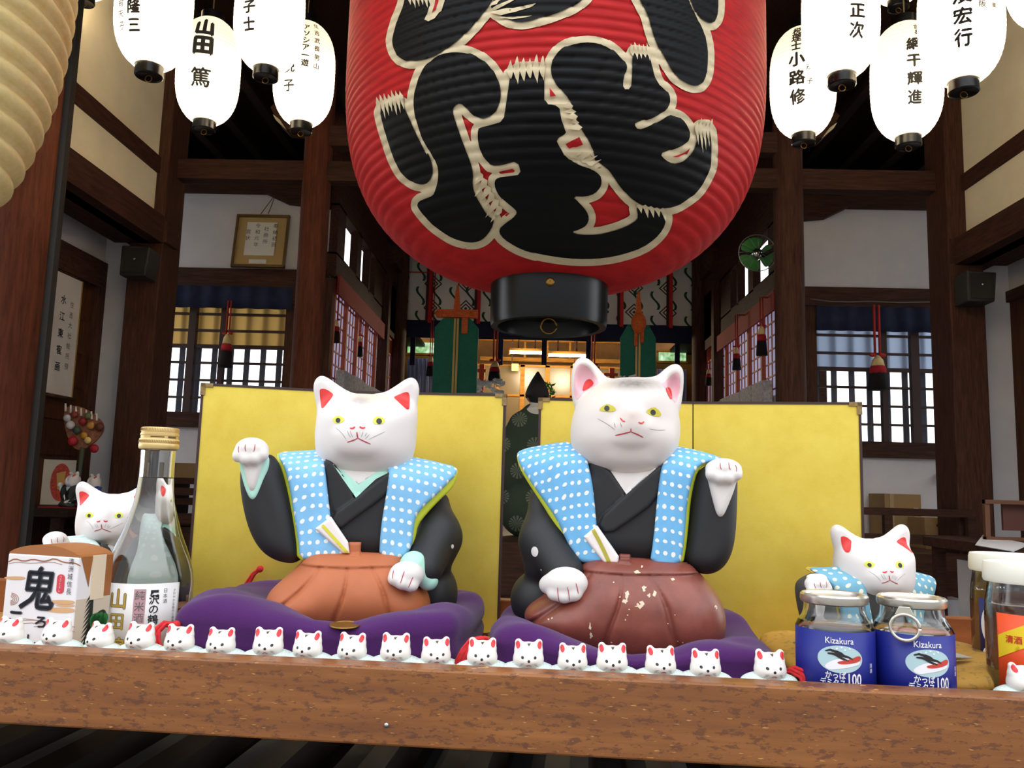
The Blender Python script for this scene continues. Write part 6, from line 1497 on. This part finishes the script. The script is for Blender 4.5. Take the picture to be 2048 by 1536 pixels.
# ---------------------------------------------------------------- glass
GLASS, nt, b = newmat('clear_glass'); b.inputs['Base Color'].default_value = (.97, .985, .98, 1); b.inputs['Roughness'].default_value = .01; b.inputs['Transmission Weight'].default_value = 1.0; b.inputs['IOR'].default_value = 1.48
WATER, nt, b = newmat('clear_sake'); b.inputs['Base Color'].default_value = (.99, .99, .97, 1); b.inputs['Roughness'].default_value = 0.0; b.inputs['Transmission Weight'].default_value = 1.0; b.inputs['IOR'].default_value = 1.33
LABELW = M('white_label_paper', (226, 222, 220), .6); BLKI = M('black_print_ink', (30, 30, 34), .6); GOLDI = M('gold_print', (206, 174, 84), .4, .4); GREYI = M('grey_print', (96, 92, 96), .7)
def cyl_label(mb, r, a0, a1, z0, z1, n=40):
    vs, fs = [], []
    for i in range(n+1):
        a = a0+(a1-a0)*i/n
        for z in (z0, z1): vs.append((r*math.sin(a), -r*math.cos(a), z))
    for i in range(n): fs.append((2*i, 2*i+2, 2*i+3, 2*i+1))
    return mb.add(vs, fs)
def on_cyl(r): return lambda u, v: (r*math.sin(u/r), -r*math.cos(u/r), v)
# sake bottle
dK = .742; pk = at_s(284, 1312, dK); pk.z = TZ; s = dK/FPX
bt = empty('sake_bottle', pk, face_rot(pk), 'clear glass sake bottle with white label and gold characters at the left', 'bottle')
H0 = (1312-857)*s
zz = lambda y: (1312-y)*s
prof = [(34, 905), (33.5, 930), (33.8, 959), (36, 990), (40, 1015), (48, 1044), (58, 1075), (70, 1105), (79, 1130), (85, 1152), (87.5, 1172), (88, 1200), (88, 1296), (86, 1307), (80, 1312)]
out = [(r*s, zz(y)) for r, y in prof]; inn = [((r-5.5)*s, max(zz(y), .006)) for r, y in prof[:-1]]+[(70*s, .006), (.0005, .007)]
m = MB(); m.lathe([(.0005, 0.0)]+out[::-1]+[(29*s, zz(905))]+inn, 64, cap=False); m.build('glass', GLASS, bt, True, angle=1.0)
liq = [((r-5.2)*s, max(zz(y), .0058)) for r, y in prof[2:-1]]+[(70*s, .0058), (.0005, .0058)]
m = MB(); m.lathe([(.0005, zz(962)), (26*s, zz(962)), ((33.6-5.2)*s, zz(960))]+liq[1:], 64, cap=False); m.build('sake', WATER, bt, True, angle=1.0)
CAPG = M('pale_gold_cap', (220, 190, 128), .35, .5)
m = MB(); cp = [(30, 857), (36, 858), (37, 861), (37, 866), (36, 867), (36, 869), (37.5, 870), (37.5, 874), (36.5, 875), (36.5, 880), (38.5, 881.5), (39.2, 884), (39.2, 889), (38.6, 891), (39.2, 893), (39.2, 899), (38, 902), (34, 903)]
m.lathe([(r*s, zz(y)) for r, y in cp], 64); cap = m.build('cap', CAPG, bt, True, angle=.5)
m = MB()
for k in range(72):
    a = 2*PI*k/72
    for y0, y1, r in ((859, 865, 37.3), (884, 889, 39.5)): m.bar((r*s*math.sin(a), -r*s*math.cos(a), zz(y1)), (r*s*math.sin(a+.03), -r*s*math.cos(a+.03), zz(y0)), .0003, .0004)
m.build('knurling', M('brown_gold_knurl', (160, 120, 66), .4, .5), cap)
m = MB(); cyl_label(m, 36.9*s, -.5, .25, zz(878.6), zz(876.6), 12); cyl_label(m, 36.9*s, .45, 1.0, zz(879.5), zz(875.8), 10); m.build('cap_print', M('cap_print_brown', (90, 62, 30), .5), cap)
lr = 88.7*s; m = MB(); cyl_label(m, lr, math.radians(-96), math.radians(41), zz(1308), zz(1166)); lab = m.build('label', LABELW, bt, True, fix=False)
sd_ = lab.modifiers.new('thickness', 'SOLIDIFY'); sd_.thickness = .0002; sd_.offset = -1
A_ = lambda deg: math.radians(deg)*lr
m = MB(); n0 = cyl_label(m, lr+.0002, math.radians(-15), math.radians(-1), zz(1241), zz(1176), 8); m.build('label_band', M('mauve_band', (190, 150, 156), .7), lab, True, fix=False)
m = MB()
for t_, y, sz in (('山', 1195, 40), ('田', 1238, 34), ('錦', 1287, 42)): write(m, t_, sz*s, on_cyl(lr+.0003), .035, True, pos=(A_(-35), zz(y)), cut=.004)
m.build('gold_lettering_edge', M('dark_gold_edge', (110, 88, 44), .5), lab, fix=False)
m = MB()
for t_, y, sz in (('山', 1195, 40), ('田', 1238, 34), ('錦', 1287, 42)): write(m, t_, sz*s, on_cyl(lr+.0005), .012, True, pos=(A_(-35), zz(y)), cut=.004)
m.build('gold_lettering', GOLDI, lab, fix=False)
m = MB(); write(m, '純米酒', 19*s, on_cyl(lr+.0004), 0, True, 1.12, (A_(-8), zz(1209)), .004); write(m, '山田錦', 12*s, on_cyl(lr+.0004), 0, True, 1.1, (A_(-6), zz(1266)), .004)
write(m, '日本酒', 9*s, on_cyl(lr+.0004), 0, True, 1.1, (A_(22), zz(1190)), .004); write(m, '純米酒の贅沢な味わいを', 5.5*s, on_cyl(lr+.0004), 0, True, 1.15, (A_(-78), zz(1225)), .004)
write(m, 'さわやかな旨みと清酒', 6*s, on_cyl(lr+.0004), 0, True, 1.1, (A_(34), zz(1210)), .004); m.build('small_lettering', GREYI, lab, fix=False)
m = MB(); write(m, '沢の鶴', 20*s, on_cyl(lr+.0004), .015, True, .95, (A_(9), zz(1215)), .004)
for P in ([(-8, 1178), (8, 1178), (8, 1183), (-2, 1183), (-8, 1190)], [(8, 1186), (8, 1192), (1, 1192), (4, 1187)], [(-8, 1191), (-2, 1186), (-2, 1192)]): lay(m, [(A_(9)+x*s*.9, zz(y)) for x, y in P], .003, on_cyl(lr+.0004))
m.build('lettering', BLKI, lab, fix=False)

# two blue-label jars
BLUEL = M('royal_blue_label', (14, 26, 122), .5); OVAL = M('pale_teal_oval', (176, 206, 212), .5); WHITEP = M('white_print_ink', (236, 236, 240), .6); SILV = M('brushed_tin_lid', (206, 200, 190), .28, .9)
def jar(px, label, off, tab):
    d = .652; p = at_s(px, 1395, d); p.z = TZ; s = d/FPX
    t = empty('glass_jar', p, face_rot(p), label, 'jar', 'blue-label sake jars'); t.scale = (1, 1, 1.075)
    pr = [(54, 192), (54.5, 186), (55, 180), (56, 172), (59, 164), (66, 155), (70, 147), (70, 8), (67, 2), (60, 0)]
    inn = [(50, 192), (50.5, 180), (52, 172), (55, 164), (62, 155), (66, 147), (66, 12), (58, 9), (.5, 9)]
    m = MB(); m.lathe([(.0003, 0)]+[(r*s, z*s) for r, z in pr[::-1]]+[(r*s, z*s) for r, z in inn], 56, cap=False); m.build('glass', GLASS, t, True, angle=1.0)
    m = MB(); m.lathe([(.0003, 156*s), (60*s, 156*s), (62.0*s, 155.5*s)]+[(r*s, z*s) for r, z in ((66.2, 147), (66.2, 11.8), (58, 8.8), (.5, 8.8))], 56, cap=False); m.build('sake', WATER, t, True, angle=1.0)
    m = MB(); m.lathe([(.3*s, 198*s), (52*s, 198*s), (54*s, 202*s), (58*s, 203*s), (61*s, 200*s), (61.5*s, 193*s), (60*s, 188*s), (56*s, 186*s)], 56, cap=False); lid = m.build('lid', SILV, t, True, angle=.6)
    if tab:
        m = MB(); rx, rz_ = 24*s, 21*s; cz = 158*s; yy = -72*s; cx_ = -12*s
        m.tube([(cx_+rx*math.cos(a), yy-4*s-.004*(math.sin(a) < 0)*0, cz+rz_*math.sin(a)) for a in np.linspace(0, 2*PI, 41)], 3.0*s, 8); m.build('pull_ring', M('polished_tin', (226, 222, 206), .2, .9), lid, True)
        m = MB(); m.prism([(cx_-16*s, cz+20*s), (cx_+16*s, cz+20*s), (cx_+9*s, 192*s), (cx_-9*s, 192*s)], yy-6*s, yy-2*s); m.build('tab', MATS['polished_tin'], lid, bevel=.0004)
    r = 70.6*s; m = MB(); cyl_label(m, r, -2.3, 2.3, 6*s, 146*s, 64); lb = m.build('label', BLUEL, t, True, fix=False); sd_ = lb.modifiers.new('thickness', 'SOLIDIFY'); sd_.thickness = .0002; sd_.offset = -1
    o = math.asin(off/70.0)*r; zo = 25*s; f_ = on_cyl(r+.0003); f2_ = on_cyl(r+.0005); f3_ = on_cyl(r+.0007); f = lambda u, v: f_(u, v+zo); sq = lambda v: (v-66*s)*.86+77*s+zo; f1 = lambda u, v: f_(u, sq(v)); f2 = lambda u, v: f2_(u, sq(v)); f3 = lambda u, v: f3_(u, sq(v))
    # on_cyl(r+.0003); f2 = on_cyl(r+.0005); f3 = on_cyl(r+.0007)
    m = MB(); lay(m, disc((o, 66*s), 40*s, 26*s, 36), .003, f1); lay_o = m.build('oval', OVAL, lb, True, fix=False)
    m = MB(); lay(m, chaikin([(o-30*s, 52*s), (o-10*s, 66*s), (o+12*s, 70*s), (o+34*s, 66*s), (o+36*s, 58*s), (o+16*s, 52*s), (o-4*s, 48*s), (o-20*s, 44*s)]), .002, f2)
    for dx, dz in ((-6, 86), (2, 89), (8, 84), (16, 87), (-14, 84)): lay(m, disc((o+dx*s, dz*s), 1.8*s, None, 10), .002, f2)
    m.build('white_swash', WHITEP, lay_o, True, fix=False)
    m = MB(); lay(m, chaikin([(o-6*s, 62*s), (o+14*s, 66*s), (o+36*s, 76*s), (o+38*s, 64*s), (o+14*s, 58*s), (o-4*s, 57*s)]), .002, f3); m.build('red_swash', M('red_print', (196, 64, 52), .6), lay_o, True, fix=False)
    m = MB()
    for P in ([(-26, 80), (-14, 84), (-2, 74), (12, 72), (22, 66)], [(-22, 76), (-10, 76), (2, 68), (14, 64)], [(-18, 82), (-2, 80), (10, 70)]): lay(m, ribbon([(o+x*s, z*s) for x, z in P], 4.5*s), .002, f3)
    m.build('dark_swirl', BLKI, lay_o, True, fix=False)
    m = MB(); write(m, 'Kizakura', 14.5*s, f, .012, pos=(o-1*s, 107*s), cut=.003, stretch=(.98, 1)); write(m, 'かっぱ', 13*s, f, .02, pos=(o-9*s, 51*s), cut=.003, stretch=(.92, 1)); write(m, 'デミタス', 13*s, f, .02, pos=(o-14*s, 39*s), cut=.003, stretch=(.86, 1))
    write(m, '100', 24*s, f, .02, pos=(o+25*s, 45*s), cut=.003, stretch=(.78, 1.12)); m.build('lettering', WHITEP, lb, fix=False)
    m = MB(); write(m, '清酒', 8*s, f, 0, True, pos=(o+62*s, 62*s), cut=.003); m.build('side_lettering', WHITEP, lb, fix=False)
    return t
jar(1672, 'left one of two small blue-label glass jars, tin lid without hanging ring', 9, False)
jar(1829, 'right one of two small blue-label glass jars, ring pull hanging at its front', 26, True)

# two taller white-lidded jars at the right edge
WLID = M('milky_white_lid', (232, 230, 216), .4)
def cup(px, d, ytop, rpx, label, lcol, a0, a1, lz0, lz1, kind):
    p = at_s(px, 1350, d); p.z = TZ+.0006; s = d/FPX; H = at_s(px, ytop, d).z-TZ; r = rpx*s
    t = empty('glass_jar', p, face_rot(p), label, 'jar')
    pr = [(.88*r, H-.003), (.90*r, H-.014), (.93*r, H-.020), (.98*r, H-.030), (r, H-.040), (r, .006), (.96*r, .001), (.85*r, 0)]
    inn = [(.83*r, H-.003), (.86*r, H-.020), (.93*r, H-.032), (.945*r, H-.042), (.945*r, .010), (.8*r, .006), (.0003, .006)]
    m = MB(); m.lathe([(.0003, 0)]+pr[::-1]+inn, 56, cap=False); m.build('glass', GLASS, t, True, angle=1.0)
    m = MB(); m.lathe([(.0003, H-.030), (.80*r, H-.030), (.915*r, H-.0305), (.947*r, H-.042), (.947*r, .0098), (.8*r, .0058), (.0003, .0058)], 56, cap=False); m.build('sake', WATER, t, True, angle=1.0)
    m = MB(); m.lathe([(.0003, H-.002), (.80*r, H-.002), (.84*r, H+.001), (.97*r, H+.001), (1.0*r, H-.002), (1.01*r, H-.012), (.98*r, H-.014), (.92*r, H-.014)], 56, cap=False); m.build('lid', WLID, t, True, angle=.6)
    m = MB(); cyl_label(m, r+.0004, a0, a1, lz0, lz1, 40); lb = m.build('label', lcol, t, True, fix=False); sd_ = lb.modifiers.new('thickness', 'SOLIDIFY'); sd_.thickness = .0002; sd_.offset = -1
    m = MB(); cyl_label(m, .94*r-.0006, PI-1.15, PI+1.15, lz0+.004, lz1+.010, 30); m.build('back_label', M('copper_label_back', (186, 116, 74), .6, var=.3, vs=40), t, True, fix=False)
    f = on_cyl(r+.0008); R = r+.0008
    m = MB()
    if kind == 'blue':
        cz = lz1-.022
        for q in range(3):
            c_ = (a0*R+.021, cz-.024*q); ring_ = [(c_[0]+.0165*math.cos(w)*1.0, c_[1]+.0195*math.sin(w)) for w in np.linspace(0, 2*PI, 41)]
            if q: ring_ = disc((a0*R+.012, cz-.024*q), .009, .007)
            lay(m, ribbon(ring_, .0042, taper=False, smooth=0) if q == 0 else ring_, .003, f)
        m.build('emblem', WHITEP, lb, True, fix=False)
    else:
        lay(m, [(a0*R+.001, lz1-.0165), (a0*R+.03, lz1-.002), (a0*R+.03, lz1-.018), (a0*R+.001, lz1-.033)], .003, f); y_ = m.build('yellow_band', M('yellow_print', (238, 206, 40), .5), lb, True, fix=False)
        m = MB(); write(m, '清酒', .006, on_cyl(r+.0012), .02, pos=(a0*R+.013, lz1-.018), cut=.003, shear=0); m.build('lettering', M('orange_red_print', (206, 60, 30), .5), y_, fix=False)
    return t
cup(2027, .775, 1112, 66, 'taller white-lidded glass jar with dark blue label, behind the orange-label one', M('dark_navy_label', (24, 30, 96), .5), -.85, 1.2, .012, .074, 'blue')
cup(2069, .682, 1130, 77, 'taller white-lidded glass jar with orange label at the right edge', M('orange_label', (228, 78, 30), .5), -.78, 1.2, .010, .074, 'orange')
# folded silver wrapper on the brocade cushion
c = at_s(1905, 1322, .73); m = MB(); m.add([(-.016, -.004, 0), (.0, -.009, .004), (.018, .002, .002), (.004, .006, .005), (-.016, -.004, .001), (.0, -.009, .005), (.018, .002, .003), (.004, .006, .006)], [(0, 3, 2, 1), (4, 5, 6, 7), (0, 1, 5, 4), (1, 2, 6, 5), (2, 3, 7, 6), (3, 0, 4, 7)]); o = m.build('foil_wrapper', M('silver_foil', (190, 184, 170), .3, .8)); o.location = c
tag(o, 'crumpled silver foil scrap on the brocade cushion beside the right blue-label jar', 'foil')

# ---------------------------------------------------------------- sake carton
e1 = at_s(158, 1115, .662); zt_ = e1.z; e0 = at_z(17, 1106, zt_)
dv = (e1-e0); dv.z = 0; L = dv.length; dv.normalize(); az = math.atan2(dv.y, dv.x); Hc = zt_-TZ
cb = empty('sake_carton', (e0.x, e0.y, TZ), az, 'white and brown paper sake carton with large black brush characters', 'carton')
CW = M('carton_white', (228, 224, 226), .55); CB = M('carton_brown', (156, 96, 48), .55); CC = M('carton_cream', (224, 206, 178), .6)
DPT = L*.52
MB().box(0, L, 0, DPT, 0, Hc).build('carton', CW, cb, bevel=.0012)
m = MB(); P = [(0, Hc)]+[(L*t, Hc+.0085*math.sin(PI*t)**.6) for t in np.linspace(.02, .98, 15)]+[(L, Hc)]; m.prism(P, .0005, DPT-.0005); top = m.build('top_flap', CB, cb)
MB().box(L-.0002, L+.0006, L*.20, L*.40, Hc*.60, Hc+.0006).build('strap', CC, cb)
m = MB(); m.box(L, L+.0004, L*.40, DPT-.001, Hc*.62, Hc); m.add([(L+.0004, .002, Hc), (L+.0004, L*.20, Hc), (L+.0004, L*.17, Hc*.72)], [(0, 1, 2)]); m.build('brown_side', CB, cb)
MB().box(L, L+.0003,   .001, DPT-.001, .001, Hc*.62).build('side_art_ground', M('carton_beige', (204, 188, 168), .6), cb)
k = L/141.0; kv = Hc/236.0                                       # one photograph pixel on the front
fr_ = lambda u, v: (u, -.0004, v); fr2 = lambda u, v: (u, -.0007, v)
def ff(px, py): return ((px-17+ (py-1106)*.085)*k, Hc-(py-1106-(px-17)*.064)*kv)
m = MB(); BR = M('brown_print', (150, 92, 60), .6)
lay(m, ribbon([ff(x/5.908, 1060+y/5.908) for x, y in ((105, 385), (180, 340), (290, 380), (400, 345), (500, 375), (560, 370), (650, 335), (760, 390), (880, 390), (950, 430))], 1.8*k, False), .004, fr_)
lay(m, ribbon([ff(x/5.908, 1060+y/5.908) for x, y in ((105, 410), (200, 385), (330, 400), (480, 395), (620, 380), (740, 415))], .7*k, False), .004, fr_)
for rr in (46, 36, 26, 16): lay(m, ribbon([(ff(30, 1205)[0]+rr*k*.36*math.cos(a)-.004, ff(30, 1205)[1]+rr*k*.2*math.sin(a)) for a in np.linspace(-1.5, 1.5, 15)], .9*k, False), .004, fr_)
for x0_, x1_, y_ in ((20, 150, 1252), (22, 140, 1258), (70, 150, 1262), (12, 120, 1250)): lay(m, ribbon([ff(x0_, y_), ff((x0_+x1_)/2, y_-5), ff(x1_, y_+8)], .7*k, False), .004, fr_)
m.build('brown_lines', BR, cb)
m = MB(); TANP = M('tan_cloud_print', (206, 160, 116), .6)
for x0_, x1_, y_, h in ((10, 52, 1160, 8), (98, 150, 1209, 9), (90, 150, 1226, 12), (112, 150, 1216, 6)): lay(m, chaikin([ff(x0_, y_-h*.3), ff((x0_+x1_)/2, y_-h*.5), ff(x1_, y_-h*.4), ff(x1_, y_+h*.3), ff((x0_+x1_)/2, y_+h*.5), ff(x0_, y_+h*.2)]), .004, fr_)
m.build('tan_clouds', TANP, cb)
m = MB(); cx_, cz_ = ff(80, 1181); write(m, '鬼', 98*kv, lambda u, v: (u+cx_, -.0007, v+cz_), .026, stretch=(.74*k/kv, 1.0), shear=.10)
for ch, px, py, sz in (('こ', 34, 1246, 40), ('ろ', 84, 1252, 28), ('し', 66, 1290, 26)):
    a_, b__ = ff(px, py); write(m, ch, sz*kv, lambda u, v, a_=a_, b__=b__: (u+a_, -.0007, v+b__), .04 if ch != 'し' else .02, stretch=(k/kv, 1))
a_, b__ = ff(141, 1155); write(m, '清洲城信長', 14.5*kv, lambda u, v: (u+a_, -.0007, v+b__), .0, True, 1.1); m.build('lettering', M('blue_black_ink', (46, 48, 58), .6), cb)
m = MB(); a2, b2 = ff(122, 1171); P = [(a2+7.5*k*math.cos(a), b2+(13*kv if math.sin(a) > 0 else -13*kv)+7.5*kv*math.sin(a)) for a in np.linspace(0, 2*PI, 33)[:-1]]; lay(m, P, .003, fr_); rp = m.build('red_pill', M('red_pill_print', (206, 60, 74), .5), cb)
m = MB(); write(m, 'コクとキレ', 7.2*kv, lambda u, v: (u+a2, -.0008, v+b2), .01, True, 1.0); m.build('pill_lettering', WHITEP, rp)
sf = lambda u, v: (L+.0005, u, v); sf2 = lambda u, v: (L+.0008, u, v)
m = MB(); rnd = random.Random(2)
for i in range(26): lay(m, disc((L*(.28+rnd.uniform(-.10, .18)), Hc*(.30+rnd.uniform(-.16, .12))), .0042, .0052, 9), .004, sf2)
m.build('green_foliage', M('green_print', (34, 110, 50), .6), cb)
m = MB()
for i in range(12):
    z = Hc*(.08+.045*i); lay(m, [(L*.16-.0045*(1-i/14), z), (L*.24, z+.006), (L*.24, z+.011)], .01, sf)
lay(m, [(L*.22, Hc*.05), (L*.28, Hc*.1), (L*.26, Hc*.6), (L*.235, Hc*.62)], .006, sf); lay(m, chaikin([(L*.15, Hc*.1), (L*.48, Hc*.08), (L*.5, Hc*.42), (L*.42, Hc*.52), (L*.2, Hc*.4)]), .006, sf); m.build('dark_tree_art', M('dark_green_black_print', (28, 40, 34), .6), cb)

# ---------------------------------------------------------------- the row of tiny cats behind the front board
MW = M('glazed_white_clay', (240, 234, 226), .35); MV = dotted('tiny_teal_vest', (196, 212, 206), (232, 236, 230), 2.3, 2.5, .62, .001)
MB_ = M('tiny_black_dot', (30, 28, 28), .4); MR = M('tiny_red_ear', (212, 44, 52), .45); MT = M('tiny_dark_tuft', (80, 72, 52), .6)
def build_tiny():
    r = empty('cat_figurine', (0, 0, 0)); u = .001
    body = U(ell((0, 1, 12), (16, 11, 16)), ell((0, 0, 4), (17, 12, 9)), k=4); vs, fs = surface(lambda x, y, z: np.maximum(body(x, y, z), -z), (-20, -15, -1), (20, 15, 34), 1.0); np_mesh('body', vs*u, fs, MW, r)
    vs, fs = surface(U(ell((0, 1, 22.5), (20.5, 11.5, 7)), ell((0, -1, 16), (13, 11.4, 8)), k=4), (-24, -15, 2), (24, 15, 34), 1.0); np_mesh('vest', vs*u, fs, MV, r)
    hd = U(ell((0, -2, 26), (10.4, 9.5, 9.2)), ell((0, -2, 22), (11.2, 9.8, 7.2)), cone((-6.4, -1, 31), (-7.6, -1, 34.6), 4.0, 2.6), cone((6.4, -1, 31), (7.6, -1, 34.6), 4.0, 2.6), ell((0, -10, 23), (4.2, 3, 3)), k=2.6)
    vs, fs = surface(hd, (-14, -16, 12), (14, 11, 41), .7); vs = vs+np.array([0, 0, 8.0]); h = np_mesh('head', vs*u, fs, MW, r); bv = BVHTree.FromPolygons([Vector(v) for v in vs], [tuple(int(i) for i in q) for q in fs])
    def onto(off):
        def fn(x, z):
            q = bv.ray_cast(Vector((x, -60, z+8.0)), Vector((0, 1, 0)))[0]; return None if q is None else (q.x*u, (q.y-off)*u, q.z*u)
        return fn
    for sx in (-1, 1):
        m = MB(); lay(m, chaikin([(sx*7.6, 36.6), (sx*9.6, 35.4), (sx*9.4, 31.4), (sx*7.8, 30.4), (sx*5.8, 33.0)]), .6, onto(.15)); m.build('ear_lining', MR, h, True, fix=False)
        m = MB(); lay(m, disc((sx*4.6, 25.6), 1.05), .5, onto(.15)); m.build('eye', MB_, h, True, fix=False)
    m = MB(); lay(m, disc((0, 23.3), 1.0), .5, onto(.15)); m.build('nose', MB_, h, True, fix=False)
    m = MB(); lay(m, ribbon([(-1.8, 19.6), (0, 20.6), (1.8, 19.6)], .6), .4, onto(.15))
    m.build('mouth', MR, h, True, fix=False)
    m = MB()
    for sx in (-1, 1):
        for q in range(3): lay(m, ribbon([(sx*(3.4+q*.5), 21.6-q*.6), (sx*(6.2+q*.3), 21.2-q*1.1)], .22), .4, onto(.15))
    m.build('whiskers', WHSK, h, True, fix=False)
    m = MB()
    for P in ([(-2.2, 35.8), (2.2, 35.8), (.3, 33.2), (-.3, 33.2)],): lay(m, P, .6, onto(.15))
    m.build('tuft', MT, h, True, fix=False)
    return r
tiny = build_tiny()
ROW = [(20, -34, 'leftmost tiny cat of the row, cut by the left edge, before the carton'), (115, -24, 'tiny cat before the carton\'s right half'), (203, -40, 'tiny cat before the gold last character of the bottle label'), (282, -22, 'tiny cat before the bottle\'s right side, left of a red tassel'),
       (360, -14, 'tiny cat just right of the leftmost red tassel'), (443, -12, 'second tiny cat right of the leftmost red tassel'), (537, -4, 'third tiny cat right of the leftmost red tassel'), (617, -14, 'fourth tiny cat right of the leftmost red tassel'),
       (706, -14, 'tiny cat below the coin on the left cushion'), (792, -3, 'third tiny cat left of the middle red tassel'), (872, 8, 'tiny cat touching the left of the middle red tassel'), (965, 0, 'tiny cat touching the right of the middle red tassel'),
       (1057, 2, 'second tiny cat right of the middle red tassel'), (1145, 3, 'third tiny cat right of the middle red tassel'), (1224, 2, 'fourth tiny cat right of the middle red tassel'), (1320, 9, 'fifth tiny cat right of the middle red tassel'),
       (1410, 4, 'sixth tiny cat right of the middle red tassel'), (1538, 10, 'tiny cat left of the rightmost red tassel and the blue-label jars'), (2040, 22, 'rightmost tiny cat of the row, before the orange-label jar')]
for i, (px, yaw, lab_) in enumerate(ROW):
    o = tiny if i == 0 else copy_tree(tiny)
    p = at_s(px, 1300, .6385); p.z = TZ; o.location = p; o.rotation_euler = (0, 0, face_rot(p)*.55+math.radians(yaw)); f_ = 1.0+.02*math.sin(i*2.3); o.scale = (f_, f_, f_)
    tag(o, 'white '+lab_, 'cat figurine', 'tiny cats along the front board')
bpy.data.objects.remove(_fo, do_unlink=True)
